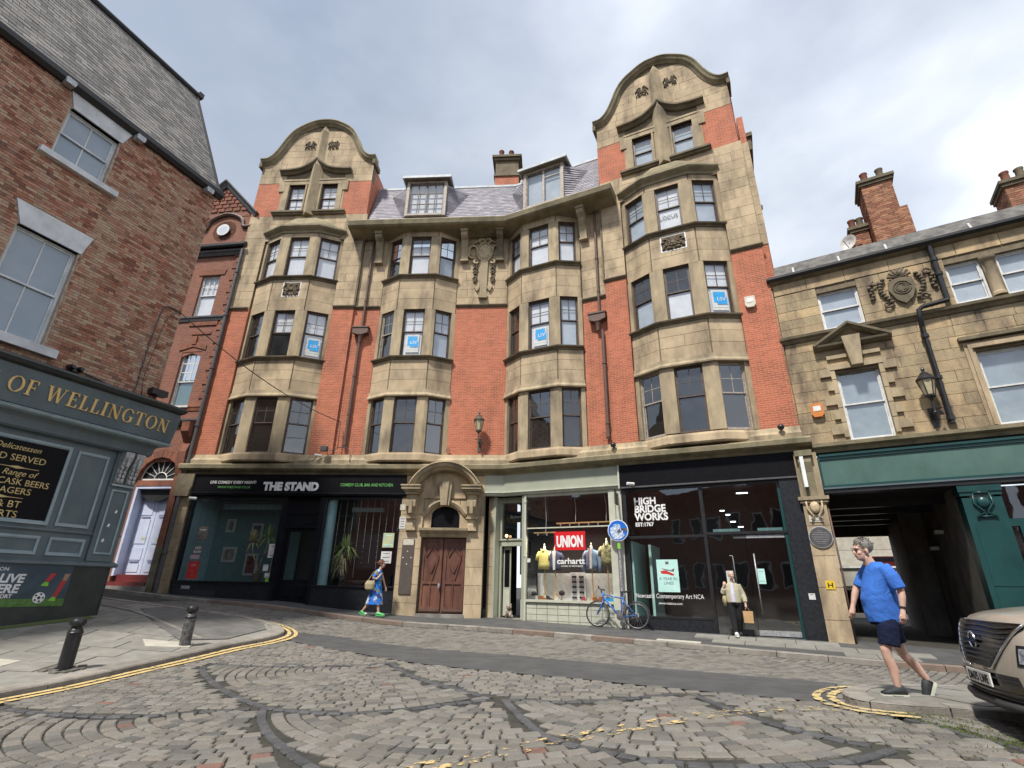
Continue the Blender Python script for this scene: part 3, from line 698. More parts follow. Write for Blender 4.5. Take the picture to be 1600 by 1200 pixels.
# far band: courses running across the street, between the tarmac and the shops' kerb
kerbS = FKs
def in_far(x, y):
    if not FARZ(x, y): return False
    ky = None
    for (a, b), (c_, d_) in zip([tuple(p) for p in kerbS][:-1], [tuple(p) for p in kerbS][1:]):
        if a <= x < c_: ky = b + (d_ - b) * (x - a) / (c_ - a)
    return ky is not None and y < ky - .03
def try_far(x, y, ang, l_, w_):
    if x < -11 or x > 12.5 or abs(x) > y * 1.1 or not in_far(x, y) or inv_band(x, y): return
    ST.put(x, y, ang, l_, w_)
Rf = resample([tuple(p) for p in kerbS], .165)
for i, q in enumerate(Rf):
    d = (Rf[min(i + 1, len(Rf) - 1)] - Rf[max(i - 1, 0)]).normalized(); nv = Vector((d.y, -d.x)); dd = (nv - d * .28).normalized(); t = .1 + random.uniform(0, .12)
    if not -11 < q.x < 12.5: continue
    while t < 8:
        l_ = random.uniform(.19, .29); p = q + dd * (t + l_ / 2); try_far(p.x, p.y, math.atan2(dd.y, dd.x), l_, .152); t += l_
for l_ in lines:
    P = resample(l_, .19)
    for i in range(len(P) - 1):
        m_ = (P[i] + P[i + 1]) / 2; d = P[i + 1] - P[i]
        if inv_band(m_.x, m_.y) or m_.y < 4.2: continue
        ST.put(m_.x, m_.y, math.atan2(d.y, d.x), .185, .115, 'sett_dark')
def sett_shape(mb_, x, y, ang, l_, w_, h, rnd):
    ca, sa = math.cos(ang), math.sin(ang); g = .0085; vs = []; b_ = min(.014, w_ * .10); tx, ty = random.uniform(-.02, .02), random.uniform(-.02, .02)
    for (k, dz) in ((0, -.03), (0, -.004), (b_, .008)):
        for sx, sy in ((-1, -1), (1, -1), (1, 1), (-1, 1)):
            u = sx * (l_ / 2 - g - k) + random.uniform(-.004, .004); v_ = sy * (w_ / 2 - g - k) + random.uniform(-.004, .004)
            px, py = x + ca * u - sa * v_, y + sa * u + ca * v_
            vs.append((px, py, G0 + gx * (px - x) + gy * (py - y) + dz + h + u * tx + v_ * ty))
    mb_.add(vs, [(8, 9, 10, 11)] + [(i, (i + 1) % 4, 4 + (i + 1) % 4, 4 + i) for i in range(4)] + [(4 + i, 4 + (i + 1) % 4, 8 + (i + 1) % 4, 8 + i) for i in range(4)], rnd)
ST.items.sort(key=lambda t: t[0])
rest = {'sett': MB(), 'sett_red': MB(), 'sett_dark': MB()}
# ground height for every sett in one go
ax_ = np.array([[t[1], t[2]] for t in ST.items])
def Gv(A):
    r = np.hypot(A[:, 0][:, None] - GPA[:, 0][None], A[:, 1][:, None] - GPA[:, 1][None]); return _phi(r) @ _W[:_n] + _W[_n] + _W[_n + 1] * A[:, 0] + _W[_n + 2] * A[:, 1]
g0 = Gv(ax_); gxs = (Gv(ax_ + [.1, 0]) - g0) / .1; gys = (Gv(ax_ + [0, .1]) - g0) / .1
for i, (d, x, y, ang, l_, w_, m, h) in enumerate(ST.items):
    G0, gx, gy = g0[i], gxs[i], gys[i]
    inframe = y > 5.0 and abs(x) < y * .93
    if inframe and len(ST.big) < 300:
        b = MB(); sett_shape(b, x, y, ang, l_, w_, h, 0); ST.big.append(b.build('sett', m, road))
    else: sett_shape(rest[m], x, y, ang, l_, w_, h, random.random())
for m, b in rest.items():
    if b.f: b.build('setts', m, road, kind='stuff')
# moss and grass between the stones by the island
b = MB()
for i in range(2600):
    t = random.random(); x = 4.12 + random.choice([0, 0, .2, .42]) + random.gauss(0, .035) + t * .45 + (random.random() < .22) * random.uniform(-1.3, .9); y = 6.45 - t * 2.0
    if inv_band(x, y): continue
    z = G(x, y) + .0; h = random.uniform(.010, .026); a = random.uniform(0, PI); dx, dy = math.cos(a) * .008, math.sin(a) * .008
    b.add([(x - dx, y - dy, z), (x + dx, y + dy, z), (x + random.uniform(-.01, .01), y, z + h)], [(0, 1, 2)])
g_ = b.build('grass', 'moss', kind='stuff'); g_['label'] = 'short moss and grass in the joints by the island'; g_['category'] = 'grass'
# ================================================================ the four-storey brick and sandstone building
TB = (C.x, C.y, -1.0)
bld = root('corner_building', 'tall red brick and sandstone building with two curved gables', 'building', TB)
B = []            # ashlar blocks of this building
def mbL(): return MB(ML, TB)
def mbR(): return MB(MR, TB)
Z_ = dict(sill1=4.8, head1=7.16, base2=7.16, sill2=8.97, head2=11.22, band=11.64, sill3=12.95, head3=15.05)
# --- brick and core walls
def wall(M, x0, x1, z0, z1, p, m='brick', t=.35, name='wall'): return MB(M, TB).box(x0, x1, -p, -p + t, z0, z1).build(name, m, bld)
PT = .12   # towers stand proud of the middle
wall(ML, -12.88, -11.83, 4.8, 11.62, PT); wall(ML, -7.93, -6.95, 4.8, 11.62, PT)
wall(ML, -6.95, -5.77, 4.8, 11.62, 0); wall(ML, -2.33, .02, 4.8, 11.55, 0)
wall(MR, 3.42, 4.43, 4.8, 11.0, 0); wall(MR, 4.43, 5.28, 4.8, 11.62, PT); wall(MR, 9.15, 10.2, 4.8, 11.62, PT)
# cores behind the stone (joint colour)
for M, a, b_, z0, z1, p in ((ML, -12.88, -11.83, 11.64, 16.8, PT), (ML, -7.93, -6.95, 11.64, 16.8, PT), (ML, -6.95, -5.77, 11.64, 15.6, 0), (ML, -2.33, -.05, 11.57, 15.6, 0), (ML, -11.83, -7.93, 15.3, 16.8, PT),
                            (MR, 3.42, 4.43, 11.02, 15.6, 0), (MR, 4.43, 5.28, 11.64, 16.6, PT), (MR, 9.15, 10.2, 11.64, 16.6, PT), (MR, 5.28, 9.15, 15.3, 16.6, PT)):
    MB(M, TB).box(a, b_, -p + .02, -p + .34, z0, z1).build('wall', 'joint', bld)
    ashlar(B, M, a, b_, z0, z1, -p, ch=.44, ln=.95)
# side and back walls
MB(ML, TB).box(-12.88, -12.6, .3, 9, -1, 19.5).build('wall', 'brick', bld)
MB(MR, TB).box(9.95, 10.18, .3, 9, -1, 19.6).build('wall', 'brick', bld)
MB(TR(0, 0, 0), TB).prism([(-12.4, 28.5), (-12.9, 24), (-.2, 23.3), (11, 18), (12.5, 26)], 15.8, 16.0).build('flat_roof', 'lead', bld)
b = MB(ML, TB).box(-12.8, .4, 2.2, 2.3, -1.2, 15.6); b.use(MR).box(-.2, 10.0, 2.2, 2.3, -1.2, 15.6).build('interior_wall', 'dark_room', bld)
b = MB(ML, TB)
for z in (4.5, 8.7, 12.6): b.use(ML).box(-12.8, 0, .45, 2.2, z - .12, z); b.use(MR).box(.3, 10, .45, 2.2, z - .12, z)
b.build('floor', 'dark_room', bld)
# string course under the stone
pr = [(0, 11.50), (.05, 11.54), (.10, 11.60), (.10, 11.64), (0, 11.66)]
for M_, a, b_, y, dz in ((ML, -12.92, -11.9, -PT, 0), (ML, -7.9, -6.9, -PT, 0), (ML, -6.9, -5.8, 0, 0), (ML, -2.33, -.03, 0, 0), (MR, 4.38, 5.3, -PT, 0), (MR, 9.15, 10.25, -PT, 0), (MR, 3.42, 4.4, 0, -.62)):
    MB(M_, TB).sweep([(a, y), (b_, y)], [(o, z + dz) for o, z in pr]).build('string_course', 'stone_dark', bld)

# --- canted bays
def bay(M, c, W, F, P, levels, kinds, topz, dome=False, mB='stone_trim'):
    """levels: list of (sill, head). Each facet: jamb pillars, window, spandrel stones above"""
    h = .47   # half width of the front opening
    path = [(c - W, 0), (c - F, -P), (c + F, -P), (c + W, 0)]
    ang = math.degrees(math.atan2(P, W - F)); L_ = math.hypot(P, W - F)
    fr = [(M @ TR(c - W, 0, 0) @ RZ(-ang), L_), (M @ TR(c - F, -P, 0), 2 * F), (M @ TR(c + F, -P, 0) @ RZ(ang), L_)]
    t = .17
    def off(k):      # plan path moved outward by k
        d1 = Vector((W - F, -P)).normalized(); n1_ = Vector((d1.y, -d1.x)); k2 = math.tan(math.radians(ang) / 2)
        return [(c - W, 0), (c - F - k * k2, -P - k), (c + F + k * k2, -P - k), (c + W, 0)]
    for li, (zs, zh) in enumerate(levels):
        # pillars
        s0, s1 = .17, L_ - .13   # opening on the side facets
        for sg in (-1, 1):
            fx, fy = c + sg * F, -P; dx, dy = sg * (W - F) / L_, P / L_      # along the side facet back to the wall
            nx, ny = sg * P / L_, -(W - F) / L_                              # outward normal of the side facet
            a = (c + sg * h, fy); b_ = (fx, fy); e = (fx + dx * (L_ - s1), fy + dy * (L_ - s1)); 
            poly = [a, b_, e, (e[0] - nx * t, e[1] - ny * t), (fx - sg * .06, fy + t), (a[0], fy + t)]
            MB(M, TB).prism(poly, zs, zh).build('mullion', 'stone_trim', bld)
            s = L_ - s0; e = (fx + dx * s, fy + dy * s); w_ = (c + sg * W, 0)
            poly = [e, w_, (w_[0] + 0, .12), (e[0] - nx * t, e[1] - ny * t)]
            MB(M, TB).prism(poly, zs, zh).build('mullion', 'stone_trim', bld)
        # sill
        if li:
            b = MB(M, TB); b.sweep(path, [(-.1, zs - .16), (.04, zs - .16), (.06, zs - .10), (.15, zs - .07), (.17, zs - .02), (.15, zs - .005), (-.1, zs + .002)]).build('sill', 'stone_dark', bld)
        # windows
        kd = kinds[li]
        for fi, (Mf, Lf) in enumerate(fr):
            a, b_ = ((Lf / 2 - h, Lf / 2 + h) if fi == 1 else ((s0, s1) if fi == 0 else (Lf - s1, Lf - s0)))
            sash(Mf, TB, a, b_, zs, zh, .10, bld, **kd[fi])
        # wall above: spandrel stones up to the next sill
        zt = levels[li + 1][0] - .16 if li + 1 < len(levels) else topz
        b = MB(M, TB); core = [(x, y + .03) for x, y in path]
        b.prism(core, zh + .001, zt).build('spandrel_core', 'joint', bld)
        hb = .0
        if li == 0:   # swept foot of the spandrel
            b = MB(M, TB); b.sweep(path, [(-.08, zh), (.10, zh), (.11, zh + .05), (.04, zh + .16), (.03, zh + .30), (-.08, zh + .30)]).build('drip_mould', 'stone_trim', bld); hb = .3
        for fi, (Mf, Lf) in enumerate(fr):
            g = .02
            ashlar(B, Mf, g, Lf - g, zh + hb, zt, -.0, ch=.46, ln=1.7 if fi == 1 else 2.2, d=.06, gap=.012)
    return path, fr
W2 = dict(top='2x2'); 
def K(gm='glass_sky', **k): d = dict(gm=gm, top='2x2'); d.update(k); return d
lvL = [(4.8, 7.16), (8.97, 11.25), (13.0, 15.2)]
lvB = [(4.8, 7.14), (8.93, 11.2), (12.93, 15.05)]
lvC = [(4.8, 7.16), (8.9, 11.18), (12.85, 14.98)]
lvD = [(4.85, 7.22), (9.03, 11.27), (12.95, 15.08)]
pathA, frA = bay(ML, -9.88, 1.95, .86, .5, lvL, [
    [K('glass_dusty'), K('glass_dusty'), K('glass_dusty', fm='frame_brown')],
    [K('glass_dusty'), K('glass_sky', blind='blind', bz=(.52, 1)), K('glass_sky', blind='blind', bz=(0, 1))],
    [K('glass_sky', blind='blind'), K('glass_sky', blind='blind'), K('glass_sky', blind='blind')]], 15.42)
pathB, frB = bay(ML, -4.05, 1.72, .80, .5, lvB, [
    [K('glass_dusty'), K('glass_sky'), K('glass_dusty')],
    [K('glass_dusty', openup=.0, fm='frame_cream'), K('glass_sky', blind='blind'), K('glass_sky', blind='blind_dim')],
    [K('glass_dusty'), K('glass_sky', blind='blind', bz=(.0, .8)), K('glass_dusty', blind='blind_dim', bz=(0, .55))]], 15.5)
pathC, frC = bay(MR, 1.67, 1.72, .80, .5, lvC, [
    [K('glass_dusty'), K('glass_dusty'), K('glass_sky')],
    [K('glass_dusty'), K('glass_sky', blind='blind', bz=(.0, .95)), K('glass_sky', blind='blind_dim')],
    [K('glass_sky', blind='blind'), K('glass_sky', blind='blind', bz=(0, .95)), K('glass_sky', blind='blind')]], 15.5)
pathD, frD = bay(MR, 7.22, 1.93, .86, .5, lvD, [
    [K('glass_dusty', fm='frame_cream'), K('glass_sky', fm='frame_brown'), K('glass_dusty', fm='frame_cream')],
    [K('glass_sky', blind='blind_dim', bz=(0, .5)), K('glass_sky', blind='blind', bz=(0, .52)), K('glass_sky', blind='blind')],
    [K('glass_sky', blind='blind_dim'), K('glass_sky', blind='blind', bz=(0, 1)), K('glass_sky', blind='blind_dim')]], 15.38)
# bay roofs with a moulded cornice and a low ribbed dome
for M, path, c, zc in ((ML, pathA, -9.88, 15.42), (MR, pathD, 7.22, 15.36)):
    b = MB(M, TB)
    b.sweep(path, [(-.1, zc), (.05, zc), (.08, zc + .10), (.22, zc + .20), (.27, zc + .26), (.27, zc + .34), (.12, zc + .40), (-.1, zc + .42)]).build('cornice', 'stone_green', bld)
    b = MB(M, TB); prev = None; pts = [(1.0, .0), (.93, .22), (.80, .42), (.62, .58), (.40, .68), (.12, .72)]
    cx, cy = c, 0; rings = []
    for k, dz in pts:
        rings.append([(cx + (x - cx) * k * .93, cy + (y - .02) * k, zc + .40 + dz * 1.1) for x, y in path])
    vs = [q for r in rings for q in r]; b.add(vs, [(4 * i + j, 4 * i + j + 1, 4 * i + 5 + j, 4 * i + 4 + j) for i in range(len(rings) - 1) for j in range(3)] + [tuple(4 * (len(rings) - 1) + j for j in range(4))])
    b.build('bay_dome', 'stone_green', bld)

# --- carved panels under the top bay windows of the towers
def carving(mb_, cx, cz, w_, h_, y, seed, n=26):
    r = random.Random(seed)
    mb_.sphere((cx, y, cz), (w_ * .17, .05, h_ * .17), 8, 6)
    for i in range(n):
        x = r.uniform(.06, .46) * w_; z = r.uniform(-.46, .46) * h_; q_ = r.uniform(.04, .08)
        for sg in (-1, 1): mb_.sphere((cx + sg * x, y + .01, cz + z), (w_ * q_, .05 + .03 * r.random(), h_ * q_ * 1.2), 6, 5)
    for sg in (-1, 1):
        for k in range(n // 2):
            a = k / (n / 2) * PI * 1.6; rr = .20 + .26 * k / (n / 2)
            x = cx + sg * w_ * rr * abs(math.cos(a * .9)) + sg * w_ * .08; z = cz + h_ * rr * math.sin(a * 1.3) * .95
            mb_.sphere((x, y - .01 * r.random(), z), (w_ * .055, .05, h_ * .06), 6, 5)
        pts = []
        for k in range(12):
            a = k / 11 * PI * 1.9; rr = .36 - .016 * k; pts.append((cx + sg * (w_ * .15 + w_ * rr * .55 + w_ * rr * .5 * math.cos(a)), y - .02, cz + h_ * rr * math.sin(a)))
        mb_.tube(pts, [w_ * .035] * 12, 5)
def panel(M, c, z0, z1, hw, y, seed):
    MB(M, TB).box(c - hw, c + hw, y - .012, y + .05, z0, z1).build('panel_border', 'white_paint', bld)
    MB(M, TB).box(c - hw + .05, c + hw - .05, y - .018, y + .05, z0 + .05, z1 - .05).build('panel_ground', 'carving_dark', bld)
    b = MB(M, TB); carving(b, c, (z0 + z1) / 2, 2 * hw - .14, z1 - z0 - .12, y - .03, seed); b.build('carved_panel', 'carving_mid', bld, smooth=True)
panel(ML, -9.80, 11.95, 12.72, .42, -.5, 3); panel(MR, 7.25, 11.98, 12.70, .48, -.5, 4)

# --- gables
def gable(M, c, dz, half, seed, gw):
    zb = 16.8 + dz; y = -PT
    x0, x1 = c - half, c + half
    # outline of the ogee top
    prof = [(-half - .1, 20.28), (-half + .28, 20.30), (-half + .62, 20.62), (-half + .92, 21.2), (-half + 1.15, 21.75), (-half + 1.5, 22.25), (-half + 2.1, 22.66), (-.35, 22.83), (0, 22.85)]
    k = 3.05 / half
    prof = [(x, z + dz) for x, z in prof]; full = [(c + x, z) for x, z in prof] + [(c - x, z) for x, z in prof[::-1][1:]]
    full = spline(full, 3)
    # brick side panels and stone core
    gx = 1.78
    for a, b_ in ((x0, c - 1.6), (c + 1.6, x1)):
        MB(M, TB).box(a, b_, y, y + .35, zb, 18.85 + dz).build('wall', 'brick', bld)
        MB(M, TB).box(a, b_, y + .02, y + .34, 18.85 + dz, 19.9 + dz).build('wall', 'joint', bld)
    body = [(x0, 19.9 + dz)] + [(max(x0, min(x1, p[0])), p[1] - .02) for p in full] + [(x1, 19.9 + dz)]
    MB(M, TB).prism(body, y + .02, y + .5, 'y').build('gable_wall', 'joint', bld)
    MB(M, TB).box(c - gx, c + gx, y + .02, y + .35, 18.72 + dz, 19.9 + dz).build('wall', 'joint', bld)
    MB(M, TB).box(c - gx, c + gx, y + .02, y + .35, zb, 17.0 + dz).build('wall', 'joint', bld)
    def xl(z):
        if z < 20.3 + dz: return (x0, x1)
        l_ = [p for p in full if p[0] < c]
        for p, q in zip(l_[:-1], l_[1:]):
            if p[1] <= z <= q[1]: w_ = c - (p[0] + (q[0] - p[0]) * (z - p[1]) / (q[1] - p[1] + 1e-6)) - .12; return (c - w_, c + w_)
        return (c - .3, c + .3)
    ashlar(B, M, x0, x1, 18.87 + dz, 22.3 + dz, y, ch=.42, ln=.95, xlim=xl, holes=[(c - gx + .25, c + gx - .25, 18.0, 19.55 + dz)])
    ashlar(B, M, c - gx, c + gx, zb, 16.98 + dz, y, ch=.3, ln=.95)
    # stone frame round the pair of windows
    b = MB(M, TB); f0, f1 = 17.0 + dz, 18.72 + dz; yo = y - .05
    for sg in (-1, 1):
        b.box(c + sg * .34, c + sg * .42, yo, y + .3, f0, f1); b.box(c + sg * 1.26, c + sg * 1.52, yo, y + .3, f0, f1); b.box(c + sg * 1.52, c + sg * 1.62, yo + .03, y + .3, f0, 19.0 + dz)
        b.box(c + sg * 1.50, c + sg * 1.78, yo - .015, y + .3, 18.3 + dz, 18.95 + dz)
    b.box(c - 1.5, c + 1.5, yo - .005, y + .3, f1, f1 + .22).box(c - 1.62, c + 1.62, yo - .03, y + .3, f1 + .22, f1 + .32); b.build('window_surround', 'stone_trim', bld)
    for sg in (-1, 1):
        a, b_ = sorted((c + sg * .42, c + sg * 1.26)); sash(M, TB, a, b_, f0, f1, y + .09, bld, gm='glass_sky', top='2x2' if gw else '1x2', bot='2x2' if gw else '1x1', blind='blind' if gw else 'blind_dim', thin=.02)
        b = MB(M, TB); a, b_ = sorted((c + sg * .22, c + sg * 1.85))
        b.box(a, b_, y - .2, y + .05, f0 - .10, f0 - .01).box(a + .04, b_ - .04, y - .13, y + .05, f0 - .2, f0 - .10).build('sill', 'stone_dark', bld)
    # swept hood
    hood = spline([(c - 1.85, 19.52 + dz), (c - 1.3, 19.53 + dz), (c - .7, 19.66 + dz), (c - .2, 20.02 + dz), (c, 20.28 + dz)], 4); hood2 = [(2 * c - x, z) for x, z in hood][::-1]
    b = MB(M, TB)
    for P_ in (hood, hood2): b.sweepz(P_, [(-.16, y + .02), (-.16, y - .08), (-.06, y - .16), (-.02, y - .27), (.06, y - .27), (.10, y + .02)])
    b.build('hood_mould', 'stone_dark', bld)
    # keel-shaped pilaster
    def keel(z0, z1, h0, h1, d, tip):
        b = MB(M, TB); vs = [(c - h0, y, z0), (c, y - d, z0), (c + h0, y, z0), (c - h1, y, z1), (c, y - d, z1), (c + h1, y, z1), (c, y - .02, tip)]
        b.add(vs, [(0, 1, 4, 3), (1, 2, 5, 4), (3, 4, 6), (4, 5, 6), (0, 2, 1)]); return b
    keel(16.75 + dz, 19.85 + dz, .34, .31, .34, 20.45 + dz).build('keel_pilaster', 'stone_trim', bld)
    keel(20.0 + dz, 22.25 + dz, .27, .25, .24, 22.78 + dz).build('keel_pilaster', 'stone_trim', bld)
    # coping
    b = MB(M, TB); b.sweepz(full, [(-.20, y + .3), (-.20, y - .03), (-.13, y - .09), (-.08, y - .18), (0, y - .22), (.05, y - .27), (.10, y - .26), (.13, y + .3)])
    b.build('coping', 'stone_green', bld)
    for sg in (-1, 1): MB(M, TB).box(c + sg * (half - .02), c + sg * (half + .12), y - .2, y + .6, 19.85 + dz, 20.12 + dz).build('coping_stop', 'stone_dark', bld)
    for sg in (-1, 1):
        b = MB(M, TB); carving(b, c + sg * .62, 21.35 + dz, .55, .62, y - .01, seed + sg, 22); b.build('carved_leaf', 'carving_dark', bld, smooth=True)
    # return walls and roof behind
    MB(M, TB).box(x0 + .3, x1 - .3, 1.2, 1.25, 15.5, 19.8 + dz).build('interior_wall', 'dark_room', bld); MB(M, TB).box(x0 + .3, x1 - .3, .5, 1.2, 19.0 + dz, 19.05 + dz).build('interior_wall', 'dark_room', bld)
    MB(M, TB).box(x0, x0 + .25, y + .35, 5, 15.5, 19.9 + dz).build('wall', 'brick', bld); MB(M, TB).box(x1 - .25, x1, y + .35, 5, 15.5, 19.9 + dz).build('wall', 'brick', bld)
    b = MB(M, TB); b.prism([(x0, 19.9 + dz)] + [(p[0], p[1] - .35) for p in full if x0 < p[0] < x1] + [(x1, 19.9 + dz)], y + .5, 5, 'y').build('roof', 'slate_base', bld)
gable(ML, -9.95, 0, 2.93, 11, True)
gable(MR, 7.27, -.22, 2.84, 21, False)
# right flank: recessed strip and the side stack beyond it
MB(MR, TB).box(10.2, 10.42, .10, .5, 4.8, 18.0).build('wall', 'brick', bld)
ashlar(B, MR, 10.2, 10.45, 11.7, 16.6, .08, ch=.44, ln=.5)
b = MB(MR, TB); b.box(10.15, 10.55, 1.3, 2.6, 10.2, 17.2).build('side_stack', 'brick', bld)
b = MB(MR, TB); b.box(10.1, 10.68, 1.2, 2.7, 17.2, 17.85).box(10.05, 10.75, 1.1, 2.8, 17.85, 18.05).build('stack_cap', 'stone_dark', bld)

# --- slate mansard between the gables
def mpt(M, s, y, z): return M @ Vector((s, y, z))
def mansard(M, s0, s1, v0, v1, lst):
    """slates laid in rows up the slope from y=v0 to v1 (depth) z 16.0..19.3"""
    za, zb2 = 15.75, 19.15; nrow = 26
    for r in range(nrow):
        t0, t1 = r / nrow, (r + 1) / nrow + .012
        z0, z1 = za + (zb2 - za) * t0, za + (zb2 - za) * min(1, t1); y0, y1 = -.25 + (1.15) * t0, -.25 + 1.15 * min(1, t1)
        x = s0 + (v0 - (-.25)) * 0; a = s0 - (r % 2) * .14
        lim0 = s0; lim1 = s1
        while a < lim1:
            b_ = a + .26
            lst.append((M, max(a, lim0) + .004, min(b_, lim1) - .004, y0, z0, y1, z1)); a = b_
SL = []
mansard(ML, -6.95, .15, 0, 0, SL); mansard(MR, -.15, 4.35, 0, 0, SL)
b = MB(T=TB); sm = unit_box('slate')
for (M, a, b_, y0, z0, y1, z1) in SL:
    if b_ - a < .02: continue
    b.use(M); e = random.uniform(.018, .028)
    b.add([(a, y0 - e, z0), (b_, y0 - e, z0), (b_, y1 - .004, z1), (a, y1 - .004, z1), (a, y0 + .01, z0), (b_, y0 + .01, z0)], [(0, 1, 2, 3), (4, 5, 1, 0)], random.random())
b.build('slates', 'slate', bld, kind='stuff')
for M, s0, s1 in ((ML, -6.95, .25), (MR, -.25, 4.35)):
    MB(M, TB).prism([(-.22, 15.7), (.93, 19.12), (.93, 15.7)], s0, s1, 'x').build('roof', 'slate_base', bld)
    MB(M, TB).box(s0, s1, .84, 1.3, 19.1, 19.22).build('ridge_lead', 'lead', bld)
# dormers: hipped slate cheeks flow out to a framed window
def dormer(M, c, hw, z0, z1, gl, kind):
    y = -.12
    b = MB(M, TB); b.box(c - hw, c - hw + .14, y, y + .5, z0, z1).box(c + hw - .14, c + hw, y, y + .5, z0, z1).box(c - hw + .14, c + hw - .14, y, y + .4, z1 - .14, z1).box(c - hw + .14, c + hw - .14, y - .03, y + .4, z0, z0 + .1)
    d = b.build('dormer', 'frame_cream', bld)
    a, e = c - hw + .16, c + hw - .16
    b = MB(M, TB)
    if kind:
        for i in range(0, 5): x = a + (e - a) * i / 4; t = .035 if i in (0, 2, 4) else .018; b.box(x - t, x + t, y + .05, y + .11, z0 + .1, z1 - .14)
        for j in range(1, 3): z = z0 + .1 + (z1 - z0 - .24) * j / 3; b.box(a, e, y + .06, y + .10, z - .018, z + .018)
    else:
        for x, t in ((a, .03), (c, .05), (e, .03)): b.box(x - t, x + t, y + .05, y + .11, z0 + .1, z1 - .14)
        b.box(c, e, y + .06, y + .10, z1 - .62, z1 - .57)
    b.build('dormer_window', 'frame_brown' if kind else 'frame_cream', d)
    MB(M, TB).add([(a, y + .085, z0 + .1), (e, y + .085, z0 + .1), (e, y + .085, z1 - .14), (a, y + .085, z1 - .14)], [(0, 1, 2, 3)]).build('pane', 'glass_sky', d)
    MB(M, TB).box(a, e, y + .2, y + .22, z0 + .1, z1 - .14).build('blind', 'blind' if kind else 'blind_dim', d)
    MB(M, TB).box(c - hw - .22, c + hw + .22, y - .22, y + 1.6, z1, z1 + .14).build('dormer_roof', 'lead', d)
    MB(M, TB).box(c - hw - .14, c + hw + .14, y - .14, y + 1.5, z1 - .05, z1 - .001).build('dormer_fascia', 'stone_dark', d)
    for sg in (-1, 1):   # slate cheek, splayed
        n = 16; b = MB(M, TB); e0 = c + sg * hw
        for r in range(n):
            t0, t1 = r / n, (r + 1) / n
            za_, zb_ = z0 + (z1 - z0) * t0 - .25, z0 + (z1 - z0) * t1 - .25
            sp = .10 + .95 * t0; yy = -.25 + 1.15 * ((za_ - 15.75) / 3.4)
            nseg = max(1, int(sp / .22))
            for k in range(nseg):
                k0, k1 = k / nseg, (k + 1) / nseg
                X = lambda q: e0 + sg * sp * q
                Y = lambda q: (y + .10) * (1 - q) + (yy + .02) * q
                qd = [(X(k0), Y(k0) - .02, za_), (X(k1), Y(k1) - .02, za_), (X(k1), Y(k1) + .03, zb_ + .02), (X(k0), Y(k0) + .03, zb_ + .02)]
                b.add(qd, [(0, 1, 2, 3) if sg > 0 else (3, 2, 1, 0)], random.random())
        b.build('dormer_cheek', 'slate', d, kind='stuff')
dormer(ML, -4.15, 1.0, 16.6, 18.75, 0, True)
dormer(MR, 1.75, 1.02, 16.5, 18.7, 0, False)
# big eaves slab with brackets
def bis(o):   # where the two wings' outward-offset lines meet
    nl = Vector((math.sin(math.radians(AL)), -math.cos(math.radians(AL)))); nr = Vector((math.sin(math.radians(AR)), -math.cos(math.radians(AR))))
    b_ = (nl + nr).normalized(); return C.xy + b_ * (o / b_.dot(nl))
def two_wing(prof, s0, s1, name, m, parent=bld, **kw):
    a = ML @ Vector((s0, 0, 0)); e = MR @ Vector((s1, 0, 0)); b = MB(T=TB)
    b.sweep([(a.x, a.y), (C.x, C.y), (e.x, e.y)], prof); return b.build(name, m, parent, **kw)
two_wing([(-.2, 15.22), (.12, 15.22), (.5, 15.30), (.92, 15.36), (1.0, 15.42), (1.06, 15.62), (1.0, 15.70), (-.2, 15.78)], -7.45, 5.12, 'eaves_cornice', 'stone_green')
def bracket(M, s, m='stone_trim'):
    b = MB(M, TB); w_ = .15
    b.prism([(0, 13.95), (-.18, 13.95), (-.20, 14.1), (-.26, 14.5), (-.42, 14.85), (-.62, 15.0), (-.66, 15.32), (0, 15.32)], s - w_, s + w_, 'x')
    b.box(s - w_ - .03, s + w_ + .03, -.22, 0, 13.87, 13.95).box(s - w_ - .03, s + w_ + .03, -.7, 0, 15.18, 15.31)
    b.build('bracket', m, bld)
bracket(ML, -6.08); bracket(ML, -2.05); bracket(ML, -.42, 'stone_dark'); bracket(MR, 3.62)
mbL().box(-6.98, -6.90, -.16, 0, 11.66, 15.3).build('pilaster_edge', 'stone_dark', bld); mbR().box(4.36, 4.42, -.16, 0, 11.66, 15.3).build('pilaster_edge', 'stone_dark', bld)

# --- cartouche between the middle bays
cx, cy = -1.14, -.03
b = mbL(); b.sphere((cx, cy, 14.42), (.33, .12, .46), 16, 12); b.build('cartouche_oval', 'carving', bld, smooth=True)
b = mbL()
def scroll(mb_, x, z, r0, r1, a0, a1, rad, y=-.06, n=16):
    mb_.tube([(x + (r0 + (r1 - r0) * i / n) * math.cos(a0 + (a1 - a0) * i / n), y - .03 * math.sin(PI * i / n), z + (r0 + (r1 - r0) * i / n) * math.sin(a0 + (a1 - a0) * i / n)) for i in range(n + 1)], [rad * (1 - .35 * i / n) for i in range(n + 1)], 6)
for sg in (-1, 1):
    A = (lambda a: a) if sg > 0 else (lambda a: PI - a)
    scroll(b, cx + sg * .50, 14.55, .30, .10, A(-.9), A(3.6), .075); scroll(b, cx + sg * .50, 14.35, .30, .26, A(.4), A(-1.6), .07)
    scroll(b, cx + sg * .17, 15.0, .17, .05, A(2.6), A(-2.2), .06); scroll(b, cx + sg * .36, 13.86, .14, .04, A(1.2), A(-3.4), .065)
    b.tube([(cx + sg * .12, cy - .05, 15.1), (cx + sg * .4, cy - .06, 14.98), (cx + sg * .62, cy - .05, 14.82)], .04, 6)
b.tube([(cx + .36 * math.cos(a / 18 * 2 * PI), cy - .03, 14.42 + .50 * math.sin(a / 18 * 2 * PI)) for a in range(19)], .045, 6)
